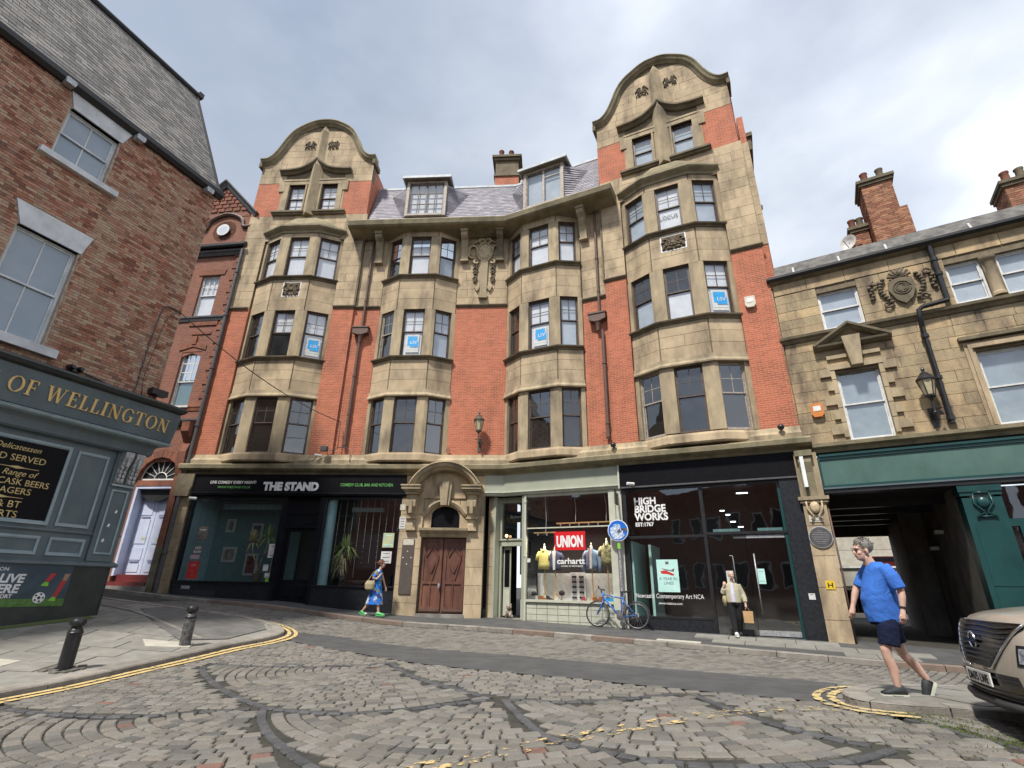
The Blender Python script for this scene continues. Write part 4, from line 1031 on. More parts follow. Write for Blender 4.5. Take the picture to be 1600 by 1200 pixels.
b.sphere((cx, cy - .03, 14.98), (.1, .07, .1), 8, 6); b.build('cartouche_scroll', 'carving', bld, smooth=True)
b = mbL()
for sg in (-1, 1):
    for z, r in ((13.68, .12), (13.48, .14), (13.30, .11), (12.98, .13), (12.86, .08)):
        for k in range(6): a = k * PI / 3; b.sphere((cx + sg * .40 + math.cos(a) * r * .6, cy - .03, z + math.sin(a) * r * .6), (.05, .05, .05), 6, 5)
b.build('cartouche_swag', 'carving_dark', bld, smooth=True)
b = mbL(); b.prism([(cx - .17, 13.9), (cx - .15, 12.3), (cx - .22, 12.05), (cx + .22, 12.05), (cx + .15, 12.3), (cx + .17, 13.9), (cx + .1, 14.0), (cx - .1, 14.0)], cy - .06, cy + .04, 'y')
for sg in (-1, 1): b.prism([(cx + sg * .14, 12.55), (cx + sg * .42, 12.55), (cx + sg * .30, 12.3), (cx + sg * .22, 12.38)], cy - .07, cy + .02, 'y')
b.box(cx - .2, cx + .2, cy - .14, cy, 11.93, 12.02); b.build('cartouche_drop', 'stone_trim', bld)

# --- first-floor base and the long shop cornice
two_wing([(-.1, 4.30), (.22, 4.34), (.24, 4.56), (.16, 4.66), (.12, 4.80), (-.1, 4.80)], -12.92, 10.25, 'plinth_course', 'stone_trim')
for M, path in ((ML, pathA), (ML, pathB), (MR, pathC), (MR, pathD)):
    MB(M, TB).sweep(path, [(-.3, 4.45), (.02, 4.45), (.06, 4.5), (.05, 4.72), (.02, 4.80), (-.3, 4.803)]).build('bay_base', 'stone', bld)
two_wing([(-.1, 3.98), (.12, 3.98), (.16, 4.08), (.40, 4.14), (.46, 4.18), (.48, 4.32), (.42, 4.37), (-.1, 4.43)], -12.98, 10.45, 'shop_cornice', 'stone_green')
emit_blocks(B, 'stone', 'stone', bld, TB, 300, 'stones')
# --- chimney behind the mansard
b = mbL(); b.box(-1.05, .25, 2.0, 3.4, 19, 20.9).build('chimney_shaft', 'brick', bld)
b = mbL(); b.box(-1.12, .32, 1.93, 3.47, 20.9, 21.0).box(-1.03, .23, 2.02, 3.4, 21.0, 22.0).box(-1.12, .32, 1.92, 3.5, 22.0, 22.16).box(-1.22, .42, 1.82, 3.6, 22.16, 22.3).build('chimney_cap', 'stone_dark', bld)
for x, y in ((-.75, 2.3), (-.2, 2.35)): mbL().lathe([(.13, 22.3), (.14, 22.35), (.12, 22.5), (.13, 22.9), (.16, 22.95), (.15, 23.0), (.1, 23.0)], (x, y, 0), 10).build('chimney_pot', 'terracotta', bld, smooth='auto')

# --- downpipes with hopper heads
def downpipe(M, T, s, p, z0, z1, r, m, parent, collars=(), name='downpipe'):
    b = MB(M, T); b.tube([(s, -p, z1), (s, -p, z0)], r, 10)
    for z in collars: b.lathe([(r, -.05), (r * 1.35, -.04), (r * 1.35, .04), (r, .05)], (s, -p, z), 10)
    return b.build(name, m, parent, smooth='auto')
def hopper(M, s, p, z, m):
    b = MB(M, TB); b.prism([(s - .34, z + .13), (s + .34, z + .13), (s + .34, z - .13), (s + .10, z - .22), (s - .10, z - .22), (s - .34, z - .13)], -p - .16, -p + .09, 'y').box(s - .37, s + .37, -p - .19, -p + .09, z + .11, z + .17)
    b.lathe([(.06, -.6), (.075, -.5), (.12, -.25), (.14, -.2)], (s, -p - .02, z), 10); b.build('hopper_head', m, bld, smooth='auto')
downpipe(ML, TB, -6.45, .10, 10.3, 15.3, .05, 'pipe_brown', bld, (13.2, 11.9)); hopper(ML, -6.45, .12, 10.35, 'pipe_brown')
downpipe(ML, TB, -6.47, .13, 5.1, 9.8, .062, 'pipe_brown', bld, (8.2, 6.5, 5.2))
downpipe(MR, TB, 4.12, .10, 9.95, 15.2, .05, 'pipe_brown', bld, (12.8, 11.2)); hopper(MR, 4.05, .12, 10.0, 'pipe_brown')
downpipe(MR, TB, 4.22, .13, 5.0, 9.4, .062, 'pipe_brown', bld, (8.0, 5.6, 5.1))
downpipe(ML, TB, -12.78, .24, -.4, 14.8, .075, 'pipe_grey', bld, (13.5, 11.2, 8.6, 6.0, 3.3, 1.0))
# ================================================================ ground floor of the corner building
def bx(M, name, m, a, b_, c_, d, e, f_, parent=bld, T=TB, **k): return MB(M, T).box(a, b_, c_, d, e, f_).build(name, m, parent, **k)
# ceiling, side walls inside the shops
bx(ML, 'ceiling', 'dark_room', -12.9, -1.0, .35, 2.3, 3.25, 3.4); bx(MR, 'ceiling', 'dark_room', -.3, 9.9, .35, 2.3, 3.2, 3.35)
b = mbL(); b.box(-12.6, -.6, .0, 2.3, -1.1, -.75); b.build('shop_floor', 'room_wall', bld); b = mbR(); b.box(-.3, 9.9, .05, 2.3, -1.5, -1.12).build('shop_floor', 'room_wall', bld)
# ---- left end pier in stone
P1 = []
for M, a, b_, z0, z1, y in ((ML, -12.95, -12.42, -1.0, 3.1, -.12),):
    bx(M, 'pier_core', 'joint', a, b_, y + .02, .4, z0, z1); ashlar(P1, M, a, b_, z0, z1, y, ch=.52, ln=1.2, d=.1)
b = mbL(); b.prism([(-12.97, 3.1), (-12.40, 3.1), (-12.36, 3.35), (-12.3, 3.5), (-12.3, 3.98), (-13.0, 3.98), (-13.0, 3.4)], -.34, .3, 'y').build('pier_capital', 'stone_dark', bld)
# ---- comedy bar shopfront
SY = 0.0
bx(ML, 'fascia_board', 'black_board', -12.28, -3.78, -.27, .1, 3.28, 3.97)
b = mbL(); b.sweep([(-12.28, 0), (-3.78, 0)], [(-.05, 3.16), (.20, 3.16), (.24, 3.2), (.30, 3.22), (.30, 3.275), (-.05, 3.275)]).build('fascia_moulding', 'black_gloss', bld)
FT = ML @ TR(0, -.272, 0)
text('THE STAND', .42, FT @ TR(-9.42, 0, 3.36), TB, 'sign_lettering', 'white_print', bld, bold=.026, xs=.98, space=1.0, depth=.012)
text('LIVE COMEDY EVERY NIGHT!', .155, FT @ TR(-11.62, 0, 3.60), TB, 'sign_lettering', 'white_paint', bld, bold=.002, xs=.93)
mat('green_print', (.13, .42, .10), rough=.6)
text('WWW.THESTAND.CO.UK', .12, FT @ TR(-11.28, 0, 3.42), TB, 'sign_lettering', 'green_print', bld, xs=.95)
text('COMEDY CLUB, BAR AND KITCHEN', .16, FT @ TR(-6.35, 0, 3.52), TB, 'sign_lettering', 'green_print', bld, bold=.001, xs=.80)
# stall risers, posts, heads
for a, b_, z0 in ((-12.35, -8.55, .03), (-7.0, -3.9, -.05)):
    bx(ML, 'stall_riser', 'granite', a, b_, -.04, .25, -1.4, z0 - .05)
    bx(ML, 'window_sill', 'granite', a - .03, b_ + .03, -.10, .25, z0 - .045, z0)
    b = mbL(); b.box(a, a + .09, -.05, .12, z0, 3.15).box(b_ - .09, b_, -.05, .12, z0, 3.15).box(a + .09, b_ - .09, -.05, .12, 3.06, 3.15).build('window_frame', 'black_gloss', bld)
    b = mbL(); b.add([(a + .05, .02, z0), (b_ - .05, .02, z0), (b_ - .05, .02, 3.1), (a + .05, .02, 3.1)], [(0, 1, 2, 3)]).build('shop_window', 'glass_shop', bld)
    bx(ML, 'window_bed', 'room_wall', a, b_, .25, .9, -1.0, z0 - .02)
# entrance between the windows
b = mbL(); b.box(-8.55, -8.42, -.06, .5, -.9, 3.15).box(-7.13, -7.0, -.06, .5, -.95, 3.15).build('door_post', 'black_gloss', bld)
b = mbL(); b.box(-8.42, -7.13, .28, .34, 2.15, 3.15).box(-8.42, -7.13, .20, .4, 1.98, 2.12).box(-8.42, -7.13, .24, .3, 2.5, 2.56).build('transom', 'black_gloss', bld)
dd = bx(ML, 'door', 'black_gloss', -8.40, -8.30, .30, .36, -.72, 1.98)
b = mbL(); b.box(-7.25, -7.15, .30, .36, -.72, 1.98).box(-8.30, -7.25, .30, .36, 1.85, 1.98).box(-8.30, -7.25, .30, .36, -.72, .12); b.build('door_rail', 'black_gloss', dd)
for a in (-8.22, -7.72): b = mbL(); b.sweep([(a, .295), (a + .38, .295)], [(0, -.5), (.02, -.48), (.02, -.08), (0, -.06)]).build('door_panel', 'black_gloss', dd)
b = mbL(); b.add([(-8.3, .33, .12), (-7.25, .33, .12), (-7.25, .33, 1.85), (-8.3, .33, 1.85)], [(0, 1, 2, 3)]).build('pane', 'glass_shop', dd)
bx(ML, 'push_plate', 'gold', -7.24, -7.17, .275, .30, .3, .95, parent=dd); bx(ML, 'door_number', 'white_print', -7.22, -7.17, .28, .30, 1.84, 1.92, parent=dd)
bx(ML, 'door_step', 'granite', -8.42, -7.13, -.06, .4, -1.0, -.70)
bx(ML, 'vent_grille', 'silver', -11.95, -11.62, -.052, -.04, -.26, -.15); bx(ML, 'riser_patch', 'slate_base', -12.05, -10.6, -.05, -.04, -.52, -.28)
# interior of the bar
bx(ML, 'back_wall', 'teal_wall', -12.4, -8.6, 1.75, 1.85, -1, 3.2); bx(ML, 'side_wall', 'teal_column', -12.42, -12.3, .13, 1.8, -1, 3.2)
bx(ML, 'bulkhead', 'teal_column', -11.6, -8.9, .9, 1.1, 2.78, 2.98); bx(ML, 'bulkhead', 'teal_column', -6.2, -4.9, .9, 1.1, 2.72, 2.88)
b = mbL(); b.lathe([(.19, -1.0), (.19, 3.15)], (-6.78, .32, 0), 18).build('column', 'teal_column', bld, smooth='auto')
bx(ML, 'back_wall', 'room_wall', -8.55, -3.5, 1.9, 2.0, -1, 3.2)
# framed pictures on the teal wall (each hangs by itself)
for i, (s, z, w_, h_, c_, lb) in enumerate([(-11.62, 2.2, .38, .55, (.10, .1, .1), 'small framed poster high on the teal bar wall, leftmost'), (-10.45, 1.95, .5, .72, (.04, .06, .07), 'tall dark framed print in the middle of the teal bar wall'), (-11.45, 1.05, .6, .6, (.12, .11, .10), 'wide white framed photo low on the teal bar wall beside the red posters'),
                                  (-10.45, .68, .55, .85, (.10, .03, .03), 'white framed print with a red figure low on the teal bar wall'), (-9.35, .62, .5, .8, (.08, .08, .08), 'white framed print behind the bare stems of the left window plant')]):
    q = ML @ Vector((s, 1.70, z)); r_ = root('framed_picture', lb, 'picture', q, 'framed pictures on the teal bar wall'); T_ = q; m_ = mat('picture_print_%d' % i, c_, tuple(min(1, c * 3.5 + .05) for c in c_), nscale=7)
    MB(ML @ TR(s, 1.70, z), T_).box(-w_ / 2, w_ / 2, 0, .04, -h_ / 2, h_ / 2).build('mount', 'frame_white', r_)
    MB(ML @ TR(s, 1.70, z), T_).box(-w_ / 2 + .09, w_ / 2 - .09, -.006, .0, -h_ / 2 + .09, h_ / 2 - .09).build('print', 'picture_print_%d' % i, r_)
# posters and stickers on the inside of the glass: flat sheets
mat('paper', (.62, .62, .60), (.5, .5, .5), rough=.8); mat('paper_dark', (.05, .045, .045), (.16, .13, .11), nscale=10); mat('poster_red', (.55, .03, .025), (.48, .02, .02)); mat('paper_pink', (.55, .35, .38), rough=.8); mat('poster_yellow', (.55, .55, .25), (.3, .42, .42), nscale=4); mat('lime', (.22, .55, .05)); mat('mint', (.40, .68, .62), (.5, .74, .70), nscale=3)
def sheet_on(M, s, z, w_, h_, m, name, label, y=.012, lines=0, lm='paper_dark', group=None, cat='poster', words=None, wc='white_print'):
    q = M @ Vector((s, y, z)); o = MB(M @ TR(s, y, z), q).box(-w_ / 2, w_ / 2, -.002, .002, -h_ / 2, h_ / 2).build(name, m); o.location = q; tag(o, label, cat, group)
    for i in range(lines):
        zz = h_ * (.32 - .64 * i / max(1, lines - 1)); k = random.uniform(.5, .8); MB(M @ TR(s, y, z), q).box(-w_ * k / 2, w_ * k / 2, -.0045, -.0022, zz - h_ * .025, zz + h_ * .025).build('print_line', lm, o)
    for (tx, sz, dz_) in (words or []):
        text(tx, sz, M @ TR(s, y - .004, z + dz_), q, 'print', wc, o, depth=.002, align='CENTER', bold=.002)
    return o
sheet_on(ML, -11.64, 1.72, .38, .52, 'paper_dark', 'poster', 'brown gig poster topmost in the left window of the comedy bar', words=[('COMEDY', .06, .12)], wc='paper')
sheet_on(ML, -11.68, 1.13, .36, .30, 'paper_dark', 'poster', 'black poster reading RED RAW in the left bar window', words=[('RED', .13, .02), ('RAW', .13, -.12)])
sheet_on(ML, -11.74, .87, .36, .14, 'paper_pink', 'sticker', 'pink strip sticker under the RED RAW poster', cat='sticker')
sheet_on(ML, -11.70, .40, .42, .62, 'poster_red', 'poster', 'red poster lowest in the left window of the comedy bar', words=[('LIVE', .1, .14), ('...', .16, -.06), ('. . .', .1, -.2)], wc='paper_pink')
sheet_on(ML, -8.72, 1.12, .34, .50, 'paper', 'poster', 'white event poster beside the bar door', lines=2, lm='poster_red')
sheet_on(ML, -8.88, .52, .20, .22, 'paper', 'sticker', 'white sticker with a black figure below the white event poster', lines=1, cat='sticker')
sheet_on(ML, -8.76, .26, .22, .16, 'paper', 'sticker', 'small white notice above the lime sticker by the bar door', lines=2, cat='sticker')
sheet_on(ML, -8.62, .42, .12, .12, 'mint', 'sticker', 'tiny mint sticker left of the bar door post', cat='sticker')
sheet_on(ML, -8.72, .10, .18, .13, 'lime', 'sticker', 'lime green sticker in the bottom corner of the left bar window', cat='sticker')
sheet_on(ML, -4.32, 1.56, .42, .52, 'poster_yellow', 'poster', 'pale yellow and blue poster in the right bar window', lines=2, lm='mint')
sheet_on(ML, -4.34, .95, .40, .42, 'paper', 'poster', 'black and white photo poster below the yellow one in the right bar window', lines=3)
sheet_on(ML, -5.15, 1.2, .95, 1.3, 'black_gloss', 'screen', 'large dark screen standing inside the right bar window', y=.5, cat='screen')
sheet_on(ML, -3.82, 2.75, .20, .22, 'cream', 'notice', 'small cream notice high on the stone beside the bar window', y=-.215, cat='notice')
sheet_on(ML, -3.78, 2.18, .24, .44, 'paper', 'notice', 'white notice sheet on the stone left of the wooden doors', y=-.215, lines=4, cat='notice')
# beaded light strings hanging in the right window
q = ML @ Vector((-5.4, .2, 3.0)); b = MB(ML, q)
for i in range(9):
    s = -6.4 + i * .27; b.tube([(s, .18, 3.05), (s + random.uniform(-.03, .03), .18, random.uniform(.2, 1.4))], .006, 4)
    for k in range(12): b.sphere((s, .18, 2.95 - k * .2), .014, 5, 4)
o = b.build('light_string', 'silver'); o.location = q; tag(o, 'strings of tiny fairy lights hanging in the right bar window', 'fairy lights'); o['kind'] = 'stuff'
q = ML @ Vector((-10.4, .2, 3.0)); b = MB(ML, q)
for i in range(13):
    s = -12.0 + i * .27; b.tube([(s, .18, 3.05), (s + random.uniform(-.03, .03), .18, random.uniform(1.2, 2.2))], .004, 4)
o = b.build('light_string', 'pipe_grey'); o.location = q; tag(o, 'dim fairy light strings hanging in the left bar window', 'fairy lights'); o['kind'] = 'stuff'
# window plants
mat('leaf', (.20, .33, .08), (.36, .44, .16), rough=.5, nscale=9); mat('leaf_dry', (.55, .46, .26), (.38, .31, .16), rough=.7, nscale=9); mat('trunk', (.5, .42, .28), (.2, .16, .1), rough=.8); mat('pot', (.18, .14, .09), (.1, .08, .05)); mat('pot_white', (.5, .5, .48))
def yucca(s, y, z, label, heads, h, pot, stems):
    q = ML @ Vector((s, y, z)); r_ = root('potted_plant', label, 'plant', q, None)
    Mq = ML @ TR(s, y, z)
    MB(Mq, q).lathe([(.10, 0), (.14, .02), (.17, .26), (.18, .30), (.15, .30), (.14, .27), (.02, .26)], (0, 0, 0), 14).build('pot', pot, r_, smooth='auto')
    b = MB(Mq, q)
    for st in stems: b.tube(st, [.035 - .006 * i for i in range(len(st))], 7)
    b.build('trunk', 'trunk', r_, smooth=True)
    for (hx, hz, rad, n, m_, droop) in heads:
        b = MB(Mq, q)
        for i in range(n):
            a = random.uniform(0, 2 * PI); e = random.uniform(-.6, 1.45); L_ = rad * random.uniform(.7, 1.1); w_ = .027
            d = Vector((math.cos(a) * math.cos(e), math.sin(a) * math.cos(e) * .6, math.sin(e))); sd = Vector((-math.sin(a), math.cos(a), 0)) * w_
            p0 = Vector((hx, 0, hz)); p1 = p0 + d * L_ * .55; p2 = p0 + d * L_ + Vector((0, 0, -droop * L_ * (1.2 - math.sin(e))))
            b.add([p0 - sd * .4, p0 + sd * .4, p1 - sd, p1 + sd, p2], [(0, 1, 3, 2), (2, 3, 4)])
        b.build('foliage', m_, r_, kind='stuff')
yucca(-9.35, .38, .03, 'tall bare-stemmed yucca with spiky heads in the left bar window', [(-.45, 1.42, .55, 60, 'leaf_dry', .25), (.15, 1.62, .55, 60, 'leaf', .25), (.55, 1.5, .4, 34, 'leaf', .3)], 1.8, 'pot', [[(0, 0, .25), (-.1, 0, .6), (-.34, 0, 1.0), (-.45, 0, 1.4)], [(0, 0, .25), (.05, 0, .8), (.15, 0, 1.2), (.15, 0, 1.6)], [(.08, 0, .9), (.3, 0, 1.2), (.55, 0, 1.5)]])
yucca(-6.15, .5, .0, 'bushy green yucca with drooping dry leaves in the right bar window', [(.05, 1.28, .62, 90, 'leaf', .35), (-.08, .95, .45, 45, 'leaf_dry', .8), (-.12, .55, .35, 30, 'leaf_dry', .9)], 1.5, 'black_gloss', [[(0, 0, .25), (-.05, 0, .7), (.05, 0, 1.25)]])
q = ML @ Vector((-5.45, .4, .0)); o = MB(ML @ TR(-5.45, .4, .0), q).lathe([(.03, 0), (.12, .01), (.28, .11), (.33, .14), (.27, .12), (.02, .03)], (0, 0, 0), 16, sx=1.3).build('bowl', 'pot_white', smooth='auto'); o.location = q; tag(o, 'shallow white bowl on the sill of the right bar window', 'bowl')

# ---- stone doorway with hooded pediment
DC = -2.2
P2 = []
bx(ML, 'pier_core', 'joint', -3.86, -3.02, -.18, .3, -1.3, 3.1); bx(ML, 'pier_core', 'joint', -1.34, -.72, -.18, .3, -1.3, 3.1)
ashlar(P2, ML, -3.88, -3.02, -1.2, 3.1, -.20, ch=.62, ln=1.6, d=.05); ashlar(P2, ML, -1.34, -.70, -1.2, 3.1, -.20, ch=.62, ln=1.4, d=.05)
ashlar(P2, MR, -.62, -.40, -1.2, 3.2, -.02, ch=.62, ln=1.4, d=.05)
bx(ML, 'wall_stone', 'stone', -3.86, -.72, -.14, .3, 3.1, 3.96)
bx(ML, 'wall_stone', 'stone', -3.02, -2.72, -.12, .3, 1.7, 3.1); bx(ML, 'wall_stone', 'stone', -1.64, -1.34, -.12, .3, 1.7, 3.1)
# arched fanlight with stone head
b = mbL(); arc = [(DC + .54 * math.cos(a), 2.45 + .36 * math.sin(a)) for a in np.linspace(0, PI, 13)]
outer = [(DC - .54, 3.1), (DC + .54, 3.1)]
b.prism([(DC + .54, 2.45), (DC + .54, 3.1), (DC, 3.1), (DC, 2.81)] + [arc[i] for i in range(5, 0, -1)], -.119, .3, 'y'); b.prism([(DC, 2.81), (DC, 3.1), (DC - .54, 3.1), (DC - .54, 2.45)] + [arc[i] for i in range(11, 6, -1)], -.119, .3, 'y'); b.build('arch_stone', 'stone', bld)
bx(ML, 'fanlight', 'black_board', -2.74, -1.66, -.02, .02, 2.0, 2.85)
b = mbL(); b.sweepz([(DC - .80, 2.42)] + [(DC - .66 + .0 * i, 2.50) for i in ()] + spline([(DC - .72, 2.46), (DC - .42, 2.76), (DC, 2.90), (DC + .42, 2.76), (DC + .72, 2.46)], 4) + [(DC + .80, 2.42)], [(0, -.11), (0, -.20), (.10, -.26), (.17, -.22), (.17, -.11)]).build('arch_moulding', 'stone_trim', bld)
# keystone of three wedges
for i, (a, c_) in enumerate(((-.26, -.13), (-.13, .13), (.13, .26))):
    b = mbL(); k = .62; b.prism([(DC + a * k, 2.82), (DC + c_ * k, 2.82), (DC + c_, 3.72), (DC + a, 3.72)], -.34 - (i == 1) * .06, -.1, 'y').build('keystone', 'stone_trim', bld)
# ledge over the doors
b = mbL(); b.prism([(-.12, 1.66), (-.20, 1.68), (-.26, 1.78), (-.44, 1.90), (-.46, 1.98), (-.12, 2.02)], -3.08, -1.3, 'x').build('door_hood', 'stone_trim', bld)
# scroll consoles
for c_ in (-3.44, -1.16):
    b = mbL(); b.prism([(-.2, 1.95), (-.30, 1.95), (-.30, 2.12), (-.26, 2.14), (-.26, 2.32), (-.34, 2.36), (-.36, 2.45), (-.42, 2.55), (-.55, 2.75), (-.56, 2.95), (-.50, 3.05), (-.52, 3.2), (-.2, 3.2)], c_ - .17, c_ + .17, 'x')
    b.box(c_ - .06, c_ + .06, -.585, -.2, 2.5, 2.98).box(c_ - .21, c_ + .21, -.34, -.19, 2.33, 2.38).box(c_ - .19, c_ + .19, -.36, -.19, 1.90, 1.95)
    b.build('console', 'stone_trim', bld)
    b = mbL(); b.box(c_ - .24, c_ + .24, -.60, -.15, 3.2, 3.3).box(c_ - .30, c_ + .30, -.68, -.15, 3.3, 3.36).box(c_ - .36, c_ + .36, -.76, -.15, 3.36, 3.47).box(c_ - .38, c_ + .38, -.80, -.15, 3.47, 3.52).build('console_cap', 'stone_trim', bld)
b = mbL(); R_ = 1.30; cz = 3.02; arcp = [(DC + R_ * math.cos(a) * 1.02, cz + R_ * math.sin(a) * .98) for a in np.linspace(PI - .40, .40, 22)]
b.sweepz(arcp, [(-.16, -.15), (-.16, -.50), (-.09, -.58), (-.05, -.70), (.06, -.74), (.08, -.80), (.12, -.78), (.14, -.15)]).build('pediment_arch', 'stone_trim', bld)
b = mbL(); b.prism([(DC - 1.15, 3.1)] + [(x * .93 + DC * .07, z - .12) for x, z in arcp if z > 3.6] + [(DC + 1.15, 3.1)], -.17, -.12, 'y').build('tympanum', 'stone', bld)
emit_blocks(P1 + P2, 'pier_stone', 'stone', bld, TB, 300)
# double doors with lozenge panels
for k, (a, b_) in enumerate(((-3.0, -2.20), (-2.18, -1.36))):
    d_ = bx(ML, 'door', 'door_wood', a, b_, -.02, .04, -.90, 1.66)
    w_ = b_ - a; c_ = (a + b_) / 2
    b = mbL(); y = -.055
    for x0, x1, z0, z1 in ((a + .02, a + .12, -.88, 1.64), (b_ - .12, b_ - .02, -.88, 1.64), (a + .12, b_ - .12, 1.53, 1.64), (a + .12, b_ - .12, .06, .16), (a + .12, b_ - .12, -.88, -.70)): b.box(x0, x1, y, -.021, z0, z1)
    b.build('door_rail', 'door_wood', d_)
    b = mbL()
    L4 = [(c_, 1.38), (c_ + .23, .98), (c_, .45), (c_ - .23, .98)]
    for i in range(4):
        p, q2 = Vector(L4[i]), Vector(L4[(i + 1) % 4]); dn = (q2 - p).normalized(); nn = Vector((-dn.y, dn.x)) * .022
        b.prism([tuple(p + nn), tuple(q2 + nn), tuple(q2 - nn), tuple(p - nn)], -.062 - i * .001, -.021, 'y')
    for sg in (-1, 1):
        b.prism([(c_ + sg * .23, .99), (c_ + sg * .27, .96), (c_ + sg * .06, .18), (c_ + sg * .02, .18)], -.058, -.021, 'y')
        b.prism([(c_ + sg * .24, 1.02), (c_ + sg * .28, 1.02), (c_ + sg * .28, 1.5), (c_ + sg * .24, 1.5)], -.05, -.021, 'y')
    b.box(c_ - .02, c_ + .02, -.05, -.021, -.70, .06); b.build('lozenge_moulding', 'door_wood', d_)
    b = mbL(); b.box(a + .04, b_ - .04, -.09, -.055, -.84, -.76).build('weather_bar', 'pipe_brown', d_)
    if k == 0: b = mbL(); b.box(b_ - .11, b_ - .03, -.12, -.056, -.03, .08).box(b_ - .09, b_ - .05, -.14, -.12, -.09, .03).build('padlock', 'silver', d_)
bx(ML, 'door_frame', 'stone_dark', -3.02, -3.0, -.1, .1, -1, 1.7); bx(ML, 'door_frame', 'stone_dark', -1.36, -1.34, -.1, .1, -1, 1.7)
bx(ML, 'door_back', 'dark_room', -3.02, -1.34, .05, .1, -1, 3.0); bx(ML, 'door_step', 'concrete', -3.05, -1.32, -.25, .1, -1.2, -.92)
q = ML @ Vector((-3.48, -.23, .66)); Mq = ML @ TR(-3.48, -.23, .66)
o = MB(Mq, q).box(-.22, .22, -.012, .012, -.95, .95).build('notice_board', 'brown_board'); o.location = q; tag(o, 'tall narrow brown board with four white fixings left of the wooden doors', 'board')
MB(Mq, q).box(-.20, .20, -.02, -.0125, .72, .93).build('board_header', 'cream', o)
for x, z in ((0, .5), (-.15, .28), (.15, .28), (0, .06)): MB(Mq, q).lathe([(.022, 0), (.018, .012)], (x, -.025, z), 8, axis='y').build('fixing', 'white_print', o)

# ---- UNION clothes shop, sage paint
b = mbR(); b.box(-.40, 4.48, -.13, .1, 3.36, 3.99); b.use(ML); b.box(-.74, -.01, -.13, .1, 3.36, 3.99); b.build('fascia_board', 'sage', bld)
b = MB(T=TB); a_ = ML @ Vector((-.74, 0, 0)); e_ = MR @ Vector((4.5, 0, 0)); b.sweep([(a_.x, a_.y), (C.x, C.y), (e_.x, e_.y)], [(-.1, 3.22), (.12, 3.22), (.14, 3.28), (.20, 3.31), (.20, 3.355), (-.1, 3.355)]).build('fascia_moulding', 'sage_light', bld)
bx(MR, 'fascia_end', 'sage_light', 4.48, 4.53, -.2, .1, 3.2, 4.0)
# left splayed entrance: posts, door, transom
b = mbR(); b.box(-.40, -.30, -.04, .5, -1.1, 3.2).box(.80, .93, -.06, .12, -1.1, 3.2).box(-.30, .80, .30, .42, 1.42, 1.62).box(-.3, .8, .28, .44, 3.0, 3.2).box(-.3, .8, .26, .46, 1.62, 1.68).box(.62, .74, .3, .42, -1.1, 3.0).box(-.3, -.2, .3, .42, -1.1, 3.0).build('shopfront_post', 'sage', bld)
b = mbR(); b.add([(-.2, .36, 1.68), (.62, .36, 1.68), (.62, .36, 3.0), (-.2, .36, 3.0)], [(0, 1, 2, 3)]).build('fanlight_pane', 'glass_shop', bld)
b = mbR(); b.box(.90, .97, -.09, -.02, -1.1, 3.2).lathe([(.05, 0), (.06, .05), (.05, .1)], (.93, -.055, 2.9), 10).lathe([(.05, 0), (.06, .05), (.05, .1)], (.93, -.055, 1.0), 10).build('shopfront_colonnette', 'sage_light', bld)
dr_ = bx(MR, 'door', 'sage', -.18, .12, .46, .50, -.98, 1.4); b = mbR(); b.box(-.16, .10, .43, .46, -.95, -.1).build('door_panel', 'sage_light', dr_)
b = mbR(); b.add([(-.13, .455, 0), (.07, .455, 0), (.07, .455, 1.3), (-.13, .455, 1.3)], [(0, 1, 2, 3)]).build('pane', 'black_board', dr_)
b = mbR(); b.add([(.75, -.0, -.4), (.92, -.0, -.4), (.92, -.0, 3.2), (.75, -.0, 3.2)], [(0, 1, 2, 3)]).build('return_pane', 'glass_shop', bld)
b = mbR(); b.box(.74, .92, .0, .3, -1.1, -.4).build('return_riser', 'sage_light', bld)
bx(MR, 'door_step', 'concrete', -.4, .8, -.05, .6, -1.3, -1.02)
# window
b = mbR(); b.box(.97, 4.08, -.04, .10, 3.12, 3.22).box(.97, 4.08, -.10, .10, -.46, -.38).box(.97, 4.08, -.015, .03, 1.98, 2.02).build('window_frame', 'sage_light', bld)
b = mbR(); b.add([(.95, .02, -.38), (4.1, .02, -.38), (4.1, .02, 3.12), (.95, .02, 3.12)], [(0, 1, 2, 3)]).build('shop_window', 'glass_shop', bld)
bx(MR, 'stall_riser', 'sage', .97, 4.08, -.0, .2, -1.5, -.46)
TL = []
for r in range(4):
    for k in range(8): TL.append((MR, .99 + k * .386, .99 + k * .386 + .37, -.035, .0, -1.22 + r * .19, -1.22 + r * .19 + .175))
emit_blocks(TL, 'riser_panel', 'sage_light', bld, TB)
b = mbR(); b.box(4.08, 4.30, -.08, .2, -1.3, 3.22).box(4.38, 4.53, -.08, .2, -1.3, 3.22); b.box(4.30, 4.38, -.02, .2, -1.3, 3.22); b.build('shopfront_pilaster', 'sage_light', bld)
mat('sticker_mix', (.5, .45, .5), (.08, .07, .10), nscale=22, rough=.6)
bx(MR, 'sticker_strip', 'sticker_mix', 4.305, 4.375, -.028, -.02, -.9, 1.15, kind='stuff')
